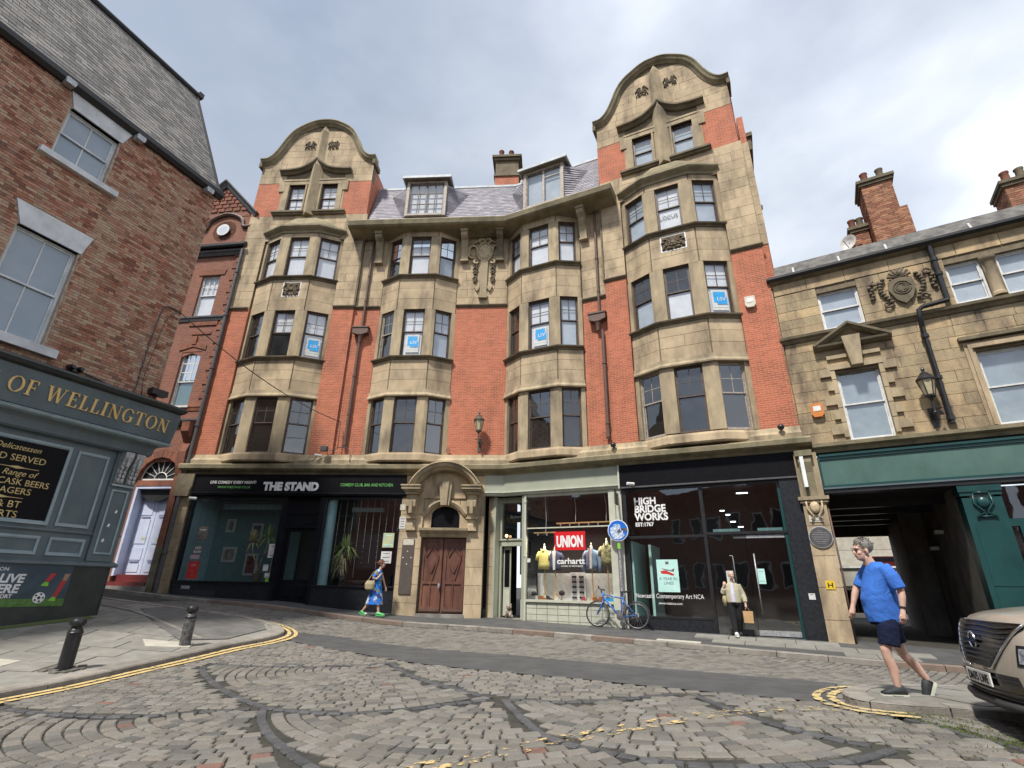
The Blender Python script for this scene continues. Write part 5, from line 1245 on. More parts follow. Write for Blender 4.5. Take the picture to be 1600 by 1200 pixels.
# hanging red sign panel inside the glass
q = MR @ Vector((2.60, .012, 1.54)); Mq = MR @ TR(2.60, .012, 1.54); mat('sign_red', (.62, .012, .018), (.58, .01, .015), rough=.4)
o = MB(Mq, q).box(-.56, .56, 0, .02, -.31, .31).build('shop_sign', 'sign_red'); o.location = q; tag(o, 'red rectangular sign with bold white UNION lettering in the clothes shop window', 'sign')
text('UNION', .50, Mq @ TR(0, -.004, -.19), q, 'lettering', 'white_print', o, align='CENTER', xs=.58, bold=.026, space=1.02)
text('carhartt', .27, MR @ TR(2.62, .012, .78), TB, 'window_lettering', 'white_print', bld, align='CENTER', xs=1.15, bold=.006)
text('WORK IN PROGRESS', .07, MR @ TR(2.66, .012, .68), TB, 'window_lettering', 'white_print', bld, align='CENTER', xs=1.2)
# inside the shop
bx(MR, 'back_wall', 'dark_room', .1, 4.4, 1.3, 1.4, .45, 3.2); bx(MR, 'window_back', 'frame_white', .97, 4.1, 1.0, 1.06, -.46, .50); bx(MR, 'window_bed', 'frame_white', .97, 4.1, .12, 1.0, -.55, -.42)
bx(MR, 'side_wall', 'room_wall', 4.1, 4.2, .1, 1.4, -1, 3.2)
bx(MR, 'back_wall', 'frame_white', .30, .66, 1.6, 1.65, -1.1, 1.2)
mat('mannequin_cloth', (.62, .57, .45), rough=.8); mat('wood_pale', (.52, .34, .15), (.42, .26, .11), nscale=6, rough=.55)
mat('shirt_yellow', (.60, .48, .10), (.70, .60, .25), nscale=30, rough=.85, bump=.3); mat('shirt_navy', (.035, .05, .10), (.05, .065, .12), nscale=14, rough=.9); mat('shirt_blue', (.20, .28, .40), (.15, .22, .33), nscale=8, rough=.9, bump=.3)
mat('shirt_camo', (.45, .42, .20), (.07, .06, .04), nscale=11, rough=.85)
def mannequin(s, z, m, label, long_=False, under=None, hgt=1.0):
    base = -.42; q = MR @ Vector((s, .5, base)); Mq = MR @ TR(s, .5, base); r_ = root('shop_mannequin', label, 'mannequin', q, 'mannequin busts in the clothes shop window')
    H = z - base
    b = MB(Mq, q); b.tube([(0, 0, .18), (0, 0, H - .3)], .022, 8)
    for k in range(3): a = k * 2 * PI / 3 + .5; b.tube([(0, 0, .28), (.10 * math.cos(a), .10 * math.sin(a), .14), (.19 * math.cos(a), .19 * math.sin(a), .01)], .018, 6)
    b.build('stand', 'wood_pale', r_, smooth='auto')
    b = MB(Mq, q); b.lathe([(.05, H + .28), (.052, H + .36), (.045, H + .42), (.02, H + .43), (.02, H + .46), (.028, H + .49), (.01, H + .52)], (0, 0, 0), 12); b.build('neck', 'mannequin_cloth', r_, smooth='auto')
    # draped shirt body from rings
    rings = [(-.36, .235, .13), (-.2, .225, .13), (0, .22, .125), (.12, .23, .13), (.2, .225, .12), (.26, .17, .10), (.30, .08, .07)]
    b = MB(Mq, q); n = 20; vs = []
    for (dz, rx, ry) in rings:
        for k in range(n):
            a = 2 * PI * k / n; w_ = 1 + .05 * math.sin(a * 5 + dz * 9) * (dz < .1); vs.append((rx * math.cos(a) * w_, ry * math.sin(a) * w_, H + dz))
    b.add(vs, [(i * n + k, i * n + (k + 1) % n, (i + 1) * n + (k + 1) % n, (i + 1) * n + k) for i in range(len(rings) - 1) for k in range(n)] + [tuple(range(n))[::-1]])
    for sg in (-1, 1):
        pts = [(sg * .17, 0, H + .22), (sg * .25, 0, H + .1), (sg * .285, -.01, H - .06)] + ([(sg * .30, -.03, H - .25), (sg * .29, -.05, H - .44)] if long_ else [])
        b.tube(pts, [.075, .08, .075] + ([.062, .055] if long_ else []), 9)
    for sg in (-1, 1): b.prism([(0, H + .22), (sg * .10, H + .30), (sg * .09, H + .34), (0, H + .27)], -.135, -.11, 'y')
    b.build('shirt', m, r_, smooth=True)
    if under: MB(Mq, q).prism([(-.035, H - .34), (.035, H - .34), (.05, H + .1), (.07, H + .29), (-.07, H + .29), (-.05, H + .1)], -.155, -.10, 'y').build('undershirt', under, r_)
mannequin(1.45, .98, 'shirt_yellow', 'mannequin bust in a yellow patterned shirt, far left of the clothes window'); mannequin(1.87, .93, 'shirt_navy', 'mannequin bust in a navy shirt over a white tee', under='white_paint')
mannequin(3.22, .98, 'shirt_blue', 'mannequin bust in a pale blue long-sleeved denim shirt', long_=True, under='white_paint'); mannequin(3.78, 1.12, 'shirt_camo', 'mannequin bust in a brown camouflage shirt beside the window pilaster')
# display of sunglasses on pegs, shoes and caps
q = MR @ Vector((2.56, .9, -.42)); r_ = root('sunglasses_rack', 'clear rack of dark sunglasses in the middle of the clothes window', 'rack', q); Mq = MR @ TR(2.56, .9, -.42)
MB(Mq, q).box(-.28, .28, 0, .02, 0, .95).build('rack_panel', 'paper', r_)
for i in range(5):
    for j in range(2): b = MB(Mq, q); x = -.13 + j * .27; z = .12 + i * .17; b.box(x - .08, x - .01, -.05, -.01, z - .03, z + .03).box(x + .01, x + .08, -.05, -.01, z - .03, z + .03).box(x - .01, x + .01, -.04, -.02, z + .01, z + .025).build('sunglasses', 'black_gloss', r_)
mat('shoe_tan', (.38, .14, .05), (.28, .10, .04), rough=.5); mat('shoe_dark', (.05, .035, .03), rough=.5); mat('cap_black', (.01, .01, .012), rough=.8); mat('shoe_red', (.5, .04, .05), rough=.5)
def shoe(s, y, m, label, rz=0):
    q = MR @ Vector((s, y, -.42)); Mq = MR @ TR(s, y, -.42) @ RZ(rz)
    b = MB(Mq, q); b.prism([(-.14, 0), (.13, 0), (.15, .03), (.12, .07), (.02, .10), (-.03, .16), (-.13, .17), (-.14, .05)], -.045, .045, 'y'); o = b.build('shoe', m); o.location = q; tag(o, label, 'shoe', 'shoes on the clothes window bed')
for i, (s, y, m, lb) in enumerate([(1.50, .25, 'shoe_tan', 'tan shoe under the yellow shirt'), (1.72, .3, 'shoe_dark', 'dark shoe between the yellow and navy shirts'), (3.42, .25, 'shoe_tan', 'tan shoe right of the denim shirt stand'), (3.60, .32, 'shoe_tan', 'tan boot between the denim and camouflage shirts'), (3.84, .3, 'shoe_dark', 'dark shoe under the camouflage shirt'), (2.98, .25, 'shoe_red', 'red shoe left of the denim shirt stand')]): shoe(s, y, m, lb, i * 20)
q = MR @ Vector((1.15, .25, -.42)); b = MB(MR @ TR(1.15, .25, -.42), q); b.box(-.1, .1, -.1, .1, 0, .16); o = b.build('display_block', 'frame_white'); o.location = q; tag(o, 'white display block at the left of the clothes window', 'block')
q = MR @ Vector((1.15, .25, -.26)); b = MB(MR @ TR(1.15, .25, -.26), q); b.sphere((0, 0, .05), (.1, .11, .09), 10, 6).prism([(-.1, 0), (.1, 0), (.08, .012), (-.08, .012)], -.2, 0, 'y'); o = b.build('cap', 'cap_black', smooth='auto'); o.location = q; tag(o, 'black cap on the white display block', 'cap')
q = MR @ Vector((2.15, .35, -.42)); r_ = root('cap_stand', 'dark cap on a thin stand left of the sunglasses', 'cap stand', q); Mq = MR @ TR(2.15, .35, -.42)
MB(Mq, q).lathe([(.06, 0), (.06, .01), (.01, .02), (.01, .2)], (0, 0, 0), 10).build('stand', 'black_metal', r_); MB(Mq, q).sphere((0, 0, .26), (.11, .12, .09), 10, 6).build('cap', 'cap_black', r_, smooth=True)
sheet_on(MR, 1.03, .90, .15, .13, 'paper', 'sticker', 'small white card in the clothes window beside the colonnette', y=.008, cat='sticker')
sheet_on(MR, 3.92, -.33, .3, .12, 'sheet_blue', 'card', 'pale blue card at the right foot of the clothes window', y=.05, cat='card')
# spotlight tracks hung from the ceiling
for (s0, s1, z, y, lb) in ((1.15, 1.98, 1.86, .25, 'lower wooden track of spotlights left of the UNION sign'), (2.0, 4.05, 2.18, .35, 'long wooden spotlight track above the UNION sign')):
    q = MR @ Vector(((s0 + s1) / 2, y, z)); r_ = root('light_track', lb, 'light track', q, 'spotlight tracks in the clothes window'); b = MB(MR, q); b.box(s0, s1, y - .03, y + .03, z - .02, z + .02).build('track', 'wood_pale', r_)
    b = MB(MR, q)
    for k in (.35, .9) if s1 - s0 > 1 else (.55,): x = s0 + (s1 - s0) * k; b.tube([(x, y, z), (x + .03, y, z + .5), (x - .02, y, 3.2)], .008, 5)
    b.build('cable', 'white_paint', r_)
    ld = bpy.data.lights.new('spot', 'AREA'); ld.shape = 'RECTANGLE'; ld.size = s1 - s0; ld.size_y = .08; ld.energy = 20 * (s1 - s0); ld.color = (1, .9, .75); lo = bpy.data.objects.new('spotlight_glow', ld); COL.objects.link(lo); lo.parent = r_
    lo.matrix_basis = Matrix.Translation(-q) @ MR @ TR((s0 + s1) / 2, y, z - .13) @ Matrix.Rotation(math.radians(-8), 4, 'X')
    for k in range(int((s1 - s0) / .35)): b = MB(MR, q); b.lathe([(.025, -.1), (.03, -.04), (.015, -.02)], (s0 + .15 + k * .35, y, z), 8).build('spotlight', 'silver', r_)
q = MR @ Vector((.05, .2, 1.75)); r_ = root('pendant_bulb', 'bare warm bulb hanging over the clothes shop entrance', 'lamp', q); MB(MR, q).tube([(.05, .2, 1.84), (.05, .2, 3.2)], .006, 5).build('cable', 'black_metal', r_)
emit('bulb_glow', (1, .62, .28), 3); MB(MR, q).sphere((.05, .2, 1.78), .055, 10, 8).build('bulb', 'bulb_glow', r_, smooth=True)
q = MR @ Vector((.24, .15, -1.02)); r_ = root('bulldog_figurine', 'small brown and white bulldog figurine on the clothes shop step', 'figurine', q); Mq = MR @ TR(.24, .15, -1.02)
mat('dog_white', (.5, .46, .4), (.10, .05, .03), nscale=9)
b = MB(Mq, q); b.sphere((0, 0, .17), (.10, .11, .14), 12, 8).sphere((0, -.04, .36), (.10, .09, .09), 12, 8).sphere((0, -.12, .34), (.055, .05, .045), 8, 6)
for sg in (-1, 1): b.tube([(sg * .07, -.08, .22), (sg * .08, -.10, .02)], [.04, .035], 8).sphere((sg * .09, 0, .06), (.05, .08, .06), 8, 6).sphere((sg * .07, -.02, .44), (.03, .02, .035), 6, 5)
b.build('body', 'dog_white', r_, smooth=True); b = MB(Mq, q); b.sphere((0, -.165, .36), .018, 6, 5)
for sg in (-1, 1): b.sphere((sg * .04, -.125, .385), .011, 6, 5)
b.build('face', 'cap_black', r_)
q = MR @ Vector((-.12, .5, .4)); 
text('Bohem', .17, MR @ TR(.05, .5, 2.45), TB, 'window_lettering', 'paper', bld)
bx(MR, 'poster_frame', 'black_board', 0, .55, .52, .55, 2.3, 2.7)

# ---- high glazed shopfront with black fascia
bx(MR, 'fascia_board', 'black_board', 4.56, 10.1, -.16, .1, 3.26, 3.99); b = mbR(); b.box(4.56, 10.12, -.19, .1, 3.2, 3.25).build('fascia_trim', 'pipe_grey', bld)
b = mbR(); b.box(4.56, 4.68, -.06, .12, -1.3, 3.2).box(7.05, 7.15, -.06, .12, -1.3, 3.2).box(4.68, 7.05, -.05, .1, 1.56, 1.64).box(7.15, 9.4, -.05, .1, 1.62, 1.70).box(4.68, 7.05, -.05, .1, -.82, -.76).box(7.15, 9.4, -.05, .1, 3.12, 3.2).box(4.68, 7.05, -.05, .1, 3.12, 3.2).build('window_frame', 'black_metal', bld)
bx(MR, 'stall_riser', 'granite', 4.68, 7.05, -.04, .1, -1.4, -.82)
bx(MR, 'shopfront_pier', 'granite', 9.4, 10.05, -.14, .3, -1.5, 3.26)
bx(MR, 'shopfront_pier_edge', 'green_paint', 9.32, 9.395, -.02, .1, -1.3, 3.2)
b = mbR(); b.add([(4.66, .03, -.8), (7.07, .03, -.8), (7.07, .03, 3.15), (4.66, .03, 3.15)], [(0, 1, 2, 3)]); b.build('shop_window', 'glass_shop', bld)
b = mbR(); b.add([(7.15, .03, 1.66), (9.4, .03, 1.66), (9.4, .03, 3.15), (7.15, .03, 3.15)], [(0, 1, 2, 3)]); b.build('shop_window', 'glass_shop', bld)
for a, b_ in ((7.17, 8.22), (8.24, 9.31)):
    d_ = MB(MR, TB).add([(a, .05, -1.1), (b_, .05, -1.1), (b_, .05, 1.62), (a, .05, 1.62)], [(0, 1, 2, 3)]).build('glass_door', 'glass_shop', bld)
    bx(MR, 'kick_rail', 'silver' if a > 8 else 'pipe_grey', a, b_, .03, .07, -1.16, -1.02, parent=d_)
b = mbR(); b.tube([(8.40, -.03, -.62), (8.40, -.03, 1.05)], .018, 8).tube([(8.40, .04, -.5), (8.40, -.03, -.5)], .012, 6).tube([(8.40, .04, .95), (8.40, -.03, .95)], .012, 6).build('pull_handle', 'silver', bld, smooth=True)
b = mbR(); b.tube([(7.72, -.0, 1.0), (7.80, -.0, 1.0), (7.82, -.0, .2)], .015, 8).build('pull_handle', 'silver', bld, smooth=True)
bx(MR, 'door_closer', 'silver', 8.26, 9.3, -.0, .03, 1.50, 1.58); bx(MR, 'door_closer', 'pipe_grey', 7.9, 8.26, -.0, .03, 1.50, 1.58)
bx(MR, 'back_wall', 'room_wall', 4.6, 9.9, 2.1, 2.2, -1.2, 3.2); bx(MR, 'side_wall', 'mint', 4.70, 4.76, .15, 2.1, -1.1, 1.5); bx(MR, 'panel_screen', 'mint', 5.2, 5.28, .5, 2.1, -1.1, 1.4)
bx(MR, 'inner_beam', 'teal_wall', 7.3, 8.1, .5, .6, 1.75, 1.84); bx(MR, 'inner_beam', 'teal_wall', 8.6, 9.3, .5, .6, 1.75, 1.84)
HT = MR @ TR(0, .026, 0)
for t_, z_, sz in (('HIGH', 2.66, .40), ('BRIDGE', 2.40, .40), ('WORKS', 2.14, .40), ('EST:1767', 1.95, .21)): text(t_, sz * .82, HT @ TR(4.93, 0, z_), TB, 'window_lettering', 'white_print', bld, bold=.012 if sz > .3 else .006, xs=.92)
text('Newcastle Contemporary Art NCA', .185, HT @ TR(4.78, 0, -.24), TB, 'window_lettering', 'white_print', bld, xs=.76)
text('www.visitnca.com', .11, HT @ TR(5.48, 0, -.42), TB, 'window_lettering', 'white_print', bld, xs=.9)
mat('blue_banner', (.20, .33, .62), (.26, .4, .68), nscale=2)
o = sheet_on(MR, 5.84, .42, .66, .96, 'mint', 'poster', 'mint poster reading A YEAR IN LINES with a red figure', y=.022, words=[('A YEAR IN', .12, -.13), ('LINES', .12, -.26)], wc='teal_wall')
Mq = MR @ TR(5.84, .022, .42); q = MR @ Vector((5.84, .022, .42)); b = MB(Mq, q); b.prism([(-.22, .14), (-.05, .16), (.2, .04), (.16, .0), (-.02, .05), (-.2, .06)], -.006, -.003, 'y').build('print_figure', 'poster_red', o); b = MB(Mq, q); b.box(-.05, .05, -.006, -.003, .34, .42).prism([(-.2, .22), (.1, .16), (.22, .22), (.18, .12), (-.1, .18)], -.008, -.0065, 'y').build('print_mark', 'paper_dark', o)
sheet_on(MR, 8.52, .42, .2, .42, 'mint', 'notice', 'white and mint notice on the right glass door', y=.044, lines=2, lm='teal_column', cat='notice')
sheet_on(MR, 7.66, .36, .2, .42, 'paper', 'notice', 'white notice on the left glass door', y=.044, lines=2, lm='teal_column', cat='notice')
emit('tube_glow', (.9, .95, 1), 2.5)
for i, (s, y, z, w_) in enumerate([(8.3, .9, 3.0, .35), (7.6, 1.2, 2.5, .14), (7.75, 1.5, 2.4, .14), (7.9, 1.1, 2.12, .16), (8.1, 1.4, 1.98, .16)]):
    q = MR @ Vector((s, y, z)); o = MB(MR @ TR(s, y, z), q).box(-w_ / 2, w_ / 2, -.03, .03, -.015, .015).build('ceiling_light', 'tube_glow'); o.location = q; tag(o, ['long strip light at the top of the gallery entrance', 'small gallery light nearest the window mullion', 'small gallery light right of and above the lowest pair', 'small gallery light second from the bottom', 'lowest small light inside the gallery entrance'][i], 'light', 'lights inside the gallery')
q = MR @ Vector((9.78, -.145, .05)); sheet_on(MR, 9.72, -.1, .16, .16, 'paper', 'plate', 'small white plate on the black pier right of the glass doors', y=-.143, cat='plate', lines=1)
# paper signs in the upper windows
def upsign(Mf, s, z, y, label, w_=.42, words='LSV'):
    q = Mf @ Vector((s, y, z)); Mq = Mf @ TR(s, y, z); r_ = root('window_sign', label, 'sign', q, 'blue square signs in the upper windows')
    MB(Mq, q).box(-.29, .29, .0, .004, -.42, .42).build('sheet', 'paper', r_); MB(Mq, q).box(-w_ / 2, w_ / 2, -.006, -.001, -.10, .34).build('blue_square', 'sheet_blue', r_); MB(Mq, q).box(-.10, w_ / 2 + .05, -.0105, -.0065, -.18, .12).build('blue_square', 'sheet_blue', r_)
    text(words, .2, Mq @ TR(-.1, -.014, -.02), q, 'lettering', 'white_print', r_, depth=.003); MB(Mq, q).box(-.25, .28, -.006, -.001, -.3, -.285).build('print_line', 'mint', r_)
def mid(fr, i): return fr[i][0], fr[i][1] / 2
Mf, s = mid(frA, 2); upsign(Mf, s, 9.6, .155, 'blue square sign in the right facet of the far left bay, second row')
Mf, s = mid(frB, 1); upsign(Mf, s, 9.6, .155, 'blue square sign in the centre window of the second bay from the left')
Mf, s = mid(frC, 1); upsign(Mf, s, 9.55, .155, 'blue square sign in the centre window of the bay right of the red brick panel')
Mf, s = mid(frD, 2); upsign(Mf, s, 9.7, .155, 'blue square sign in the right facet of the rightmost bay')
mat('print_grey', (.16, .17, .19))
Mf, s = mid(frD, 1); text('LOCUS +', .26, Mf @ TR(s - .40, .17, 13.62), TB, 'window_lettering', 'print_grey', bld, xs=.85)
# ================================================================ corner pub on the left
TP = (PUBC.x, PUBC.y, -.9)
pub = root('corner_pub', 'brown brick pub with slate roof and grey-blue painted shopfront', 'pub', TP)
def pbx(name, m, a, b_, c_, d, e, f_, parent=pub, **k): return MB(MP, TP).box(a, b_, c_, d, e, f_).build(name, m, parent, **k)
SX = -7.5
# core walls with two window openings
WN = [(-3.99, -2.82, 9.50, 10.98), (-3.99, -2.76, 4.90, 7.42)]
for z0, z1, hs in ((4.3, 4.9, []), (4.9, 7.42, [WN[1]]), (7.42, 9.5, []), (9.5, 10.98, [WN[0]]), (10.98, 11.5, [])):
    xs_ = [SX] + sum([[h[0], h[1]] for h in hs], []) + [-.02]
    for a, b_ in zip(xs_[::2], xs_[1::2]): pbx('wall', 'mortar', a, b_, .012, .4, z0, z1)
pbx('wall', 'mortar', -.3, -.02, .4, 8, -1, 11.5); pbx('wall', 'brick_brown', SX - 4, SX, 0, .4, -1, 11.5)
# every brick
BR = []
quoin = []
lint = [(10.98, 11.50, -3.95, -2.78, -4.14, -2.60), (7.42, 7.96, -3.96, -2.72, -4.18, -2.60)]
def blocked(x0, x1, z0, z1):
    for a, b_, c_, d in WN:
        if x1 > a and x0 < b_ and z1 > c_ + .01 and z0 < d - .01: return True
    for z_0, z_1, a0, b0, a1, b1 in lint:
        zc = (z0 + z1) / 2
        if z_0 - .02 < zc < z_1: t = (zc - z_0) / (z_1 - z_0); a = a0 + (a1 - a0) * t; b_ = b0 + (b1 - b0) * t; return x1 > a and x0 < b_ and True
    return False
z = 4.32; r = 0
while z < 11.42:
    x = SX + (0 if r % 2 else .1125)
    header = (r % 6 == 3)
    while x < -.03:
        L_ = .112 if header else .225
        a, b_ = x, min(x + L_, -.02); pieces = [(a, b_)]
        if blocked(a, b_, z, z + .075):
            pieces = []
            for k in range(4):
                u, v_ = a + (b_ - a) * k / 4, a + (b_ - a) * (k + 1) / 4
                if not blocked(u, v_, z, z + .075): pieces.append((u, v_))
            m_ = []
            for p in pieces:
                if m_ and abs(m_[-1][1] - p[0]) < 1e-6: m_[-1] = (m_[-1][0], p[1])
                else: m_.append(p)
            pieces = m_
        for u, v_ in pieces:
            if v_ - u > .03 and not (u < -4.6 and False): BR.append((MP, u + .005, v_ - .005, -random.uniform(.0, .007), .05, z + .005, z + .070, random.uniform(0, .1) + (5 if (z < 6.5 and -2.6 < u < -.3 and L_ > .2) else 0)))
        x += L_
    z += .075; r += 1
emit_blocks(BR, 'brick', 'pub_brick', pub, TP, 300, 'bricks')
for z_0, z_1, a0, b0, a1, b1 in lint: MB(MP, TP).prism([(a0, z_0), (b0, z_0), (b1, z_1), (a1, z_1)], -.03, .14, 'y').build('lintel', 'lintel_white', pub)
pbx('sill', 'lintel_white', -4.22, -2.5, -.14, .1, 9.33, 9.48); pbx('sill', 'lintel_white', -4.3, -2.48, -.14, .1, 4.68, 4.88)
for a, b_, z0, z1 in WN: sash(MP, TP, a, b_, z0, z1, .12, pub, fm='lintel_white', gm='pub_pane', top='2x1', bot='2x1', split=.5, thin=.03)
# gutter and roof
b = MB(MP, TP); b.sweep([(SX, 0), (.12, 0)], [(0, 11.42), (.10, 11.42), (.2, 11.5), (.22, 11.62), (.18, 11.66), (0, 11.66)]).build('gutter', 'black_metal', pub)
MB(MP, TP).prism([(-.08, 11.6), (2.95, 17.3), (5.9, 11.6)], SX, -.1, 'x').build('roof', 'slate_base', pub)
SLT = []
nrow = 32; sv = Vector((0, 3.03, 5.72)); sn = Vector((0, -5.72, 3.03)).normalized()
mbs = MB(T=TP); one = MB(); cnt = 0; usl = None
Lr = sv.length
slate_me = MB().add([(0, 0, 0), (1, 0, 0), (1, 1, 0), (0, 1, 0), (0, 0, 1), (1, 0, 1), (1, 1, .25), (0, 1, .25)], [(4, 5, 6, 7), (0, 1, 5, 4), (0, 4, 7, 3), (1, 2, 6, 5)]).mesh('slate', 'slate_grey')
ex = sv.normalized()
fr_ = MP @ Matrix(((1, 0, 0, 0), (0, ex.y, sn.y, -.08), (0, ex.z, sn.z, 11.6), (0, 0, 0, 1)))
allsl = []
for r in range(nrow):
    v0 = Lr * r / nrow; x = SX + (r % 2) * .14
    while x < -.06:
        w_ = .28; e = min(x + w_, .02 - .0); allsl.append((x + .004, e - .004, v0, Lr / nrow * 1.08, random.uniform(.010, .018))); x += w_
allsl.sort(key=lambda t: abs(t[0] + 3.0) * .5 + t[2] * .4)
k = 0
for (x0, x1, v0, h, th) in allsl:
    if k < 300:
        o = bpy.data.objects.new('slate', slate_me); COL.objects.link(o); o.parent = pub
        o.matrix_basis = Matrix.Translation(-Vector(TP)) @ fr_ @ TR(x0, v0, 0) @ Matrix.Diagonal((x1 - x0, h, th, 1)); k += 1
    else:
        mbs.use(fr_); mbs.add([(x0, v0, 0), (x1, v0, 0), (x1, v0, th), (x0, v0, th), (x1, v0 + h, th * .25), (x0, v0 + h, th * .25)], [(3, 2, 4, 5), (0, 1, 2, 3)], random.random())
mbs.build('slates', 'slate_grey', pub, kind='stuff')
b = MB(MP, TP); b.tube([(SX, 2.95, 17.38), (-.02, 2.95, 17.38)], .12, 8); b.build('ridge', 'slate_base', pub); b = MB(MP, TP); b.tube([(.0, -.1, 11.62), (.0, 2.95, 17.36)], .045, 6); b.build('verge', 'slate_base', pub); pbx('ridge_end', 'black_metal', -.02, .16, 2.8, 3.1, 17.3, 17.52)
# small floodlights under the eaves
for i, (s, z, lb) in enumerate(((-4.25, 11.45, 'small grey floodlight at the left end of the upper pub window lintel'), (-2.5, 11.36, 'small grey floodlight right of the upper pub window'), (-.36, 11.36, 'small grey floodlight on the pub corner under the gutter'))):
    q = MP @ Vector((s, -.12, z)); r_ = root('floodlight', lb, 'floodlight', q, 'floodlights under the pub eaves'); Mq = MP @ TR(s, -.12, z)
    MB(Mq, q).prism([(-.1, -.07), (.1, -.07), (.12, .05), (.1, .09), (-.1, .09), (-.12, .05)], -.12, .08, 'y').build('housing', 'silver', r_); MB(Mq, q).tube([(0, .12, .0), (0, .05, .08), (0, -.02, .1)], .02, 6).build('bracket', 'pipe_grey', r_)
q = MP @ Vector((-2.05, -.1, 4.62)); r_ = root('security_light', 'twin black spotlight cabled above the pub sign', 'light', q); Mq = MP @ TR(-2.05, -.12, 4.6)
for sg in (-1, 1): MB(Mq, q).lathe([(.04, -.1), (.07, -.02), (.075, .08), (.06, .08)], (sg * .09, 0, .02), 10, axis='y').build('lamp_head', 'black_metal', r_, smooth='auto')
MB(Mq, q).box(-.05, .05, 0, .12, -.06, .02).build('mount', 'black_metal', r_)
q = MP @ Vector((-.6, 0, 5)); b = MB(MP, q); P_ = spline([(-1.98, -.03, 4.62), (-1.6, -.03, 4.58), (-1.1, -.03, 4.5), (-.75, -.03, 4.42), (-.62, -.03, 4.6), (-.62, -.03, 5.4), (-.60, -.03, 6.4), (-.55, -.03, 7.05), (-.42, -.03, 7.2), (-.1, -.04, 7.2)], 5)
b.tube(P_, .016, 5); b.tube(spline([(-.1, -.04, 7.2), (-.35, -.03, 6.9), (-.45, -.03, 6.0), (-.5, -.03, 5.0), (-.42, -.03, 4.5)], 4), .008, 4); o = b.build('wall_cable', 'pipe_grey', smooth=True); o.location = q; tag(o, 'black cable looping up the pub corner brickwork', 'cable')
pbx('corner_bracket', 'black_metal', -.3, .12, -.22, .0, 4.62, 4.78)
# --- painted shopfront
pbx('shopfront_back', 'pub_paint', SX, 0, .0, .3, .3, 4.3)
b = MB(MP, TP); b.prism([(-.2, 3.38), (-.42, 3.40), (-.54, 4.16), (-.2, 4.16)], SX, .40, 'x').build('fascia_board', 'pub_paint', pub)
b = MB(MP, TP); b.sweep([(SX, 0), (-.16, 0), (-.16, .4)], [(-.2, 4.16), (.55, 4.16), (.62, 4.20), (.66, 4.28), (.62, 4.34), (-.2, 4.46)]).build('fascia_cap', 'pub_plinth', pub)
b = MB(MP, TP); b.sweep([(SX, 0), (-.04, 0), (-.04, .4)], [(-.1, 3.28), (.38, 3.28), (.44, 3.31), (.46, 3.36), (.40, 3.39), (-.1, 3.39)]).build('fascia_moulding', 'pub_paint_light', pub)
b = MB(MP, TP); b.sweep([(SX, 0), (-.02, 0), (-.02, .4)], [(-.1, 2.98), (.14, 2.98), (.18, 3.02), (.20, 3.2), (.26, 3.28), (-.1, 3.28)]).build('architrave', 'pub_paint', pub)
b = MB(MP, TP); b.prism([(.24, 3.385), (.41, 3.4), (.52, 4.15), (.24, 4.15)], -.40, .3, 'y').build('fascia_end', 'pub_paint', pub)
def pframe(a, b_, z0, z1, w_=.055, y=-.035, m='pub_paint_light', fill=None, name='panel_frame'):
    b = MB(MP, TP); pr = [(0, 0), (.0, y), (-w_ * .5, y - .015), (-w_, y * .4), (-w_, 0)]
    b.box(a, b_, y, .0, z1 - w_, z1).box(a, b_, y, .0, z0, z0 + w_).box(a, a + w_, y, .0, z0 + w_, z1 - w_).box(b_ - w_, b_, y, .0, z0 + w_, z1 - w_)
    b.box(a + w_, b_ - w_, y * .55, 0, z1 - w_ - .02, z1 - w_).box(a + w_, b_ - w_, y * .55, 0, z0 + w_, z0 + w_ + .02)
    o = b.build(name, m, pub)
    if fill: MB(MP, TP).box(a + w_, b_ - w_, y * .35, 0, z0 + w_ + .02, z1 - w_ - .02).build('panel', fill, o)
    return o
pframe(-4.6, -1.52, 1.09, 2.84, .06, -.05, fill='black_board', name='menu_board')
pframe(-1.38, -.70, 1.10, 2.80, .05); pframe(-1.38, -.67, .48, .86, .05); pframe(-2.42, -1.56, .48, .86, .05); pframe(-3.6, -2.6, .48, .86, .05)
b = MB(MP, TP); b.sweep([(SX, 0), (.03, 0), (.03, .4)], [(0, .96), (.03, .96), (.05, .99), (.03, 1.02), (0, 1.02)]).build('dado_rail', 'pub_paint', pub)
b = MB(MP, TP); b.sweep([(SX, 0), (.05, 0), (.05, .4)], [(0, .27), (.08, .27), (.11, .30), (.10, .35), (.03, .40), (0, .40)]).build('plinth_rail', 'pub_paint', pub)
pbx('pilaster', 'pub_paint', -.56, .0, -.06, 0, .40, 2.98)
b = MB(MP, TP); w_ = .04; a, b_, z0, z1, y = -.47, -.07, .56, 2.06, -.09
b.box(a, b_, y, -.06, z1 - w_, z1).box(a, b_, y, -.06, z0, z0 + w_).box(a, a + w_, y, -.06, z0 + w_, z1 - w_).box(b_ - w_, b_, y, -.06, z0 + w_, z1 - w_); b.build('pilaster_frame', 'pub_paint_light', pub)
for sx_ in (-.40, -.13):   # carved twin brackets at the pilaster head
    b = MB(MP, TP); b.prism([(-.06, 2.2), (-.12, 2.22), (-.14, 2.3), (-.11, 2.36), (-.15, 2.44), (-.13, 2.55), (-.19, 2.62), (-.28, 2.85), (-.28, 2.97), (-.06, 2.97)], sx_ - .1, sx_ + .1, 'x')
    for k in range(5):
        z = 2.28 + k * .1; b.sphere((sx_ - .045, -.15 - .015 * k, z), (.04, .03, .055), 7, 5).sphere((sx_ + .045, -.15 - .015 * k, z), (.04, .03, .055), 7, 5)
    b.box(sx_ - .03, sx_ + .03, -.29, -.1, 2.60, 2.95); b.build('carved_bracket', 'silver', pub)
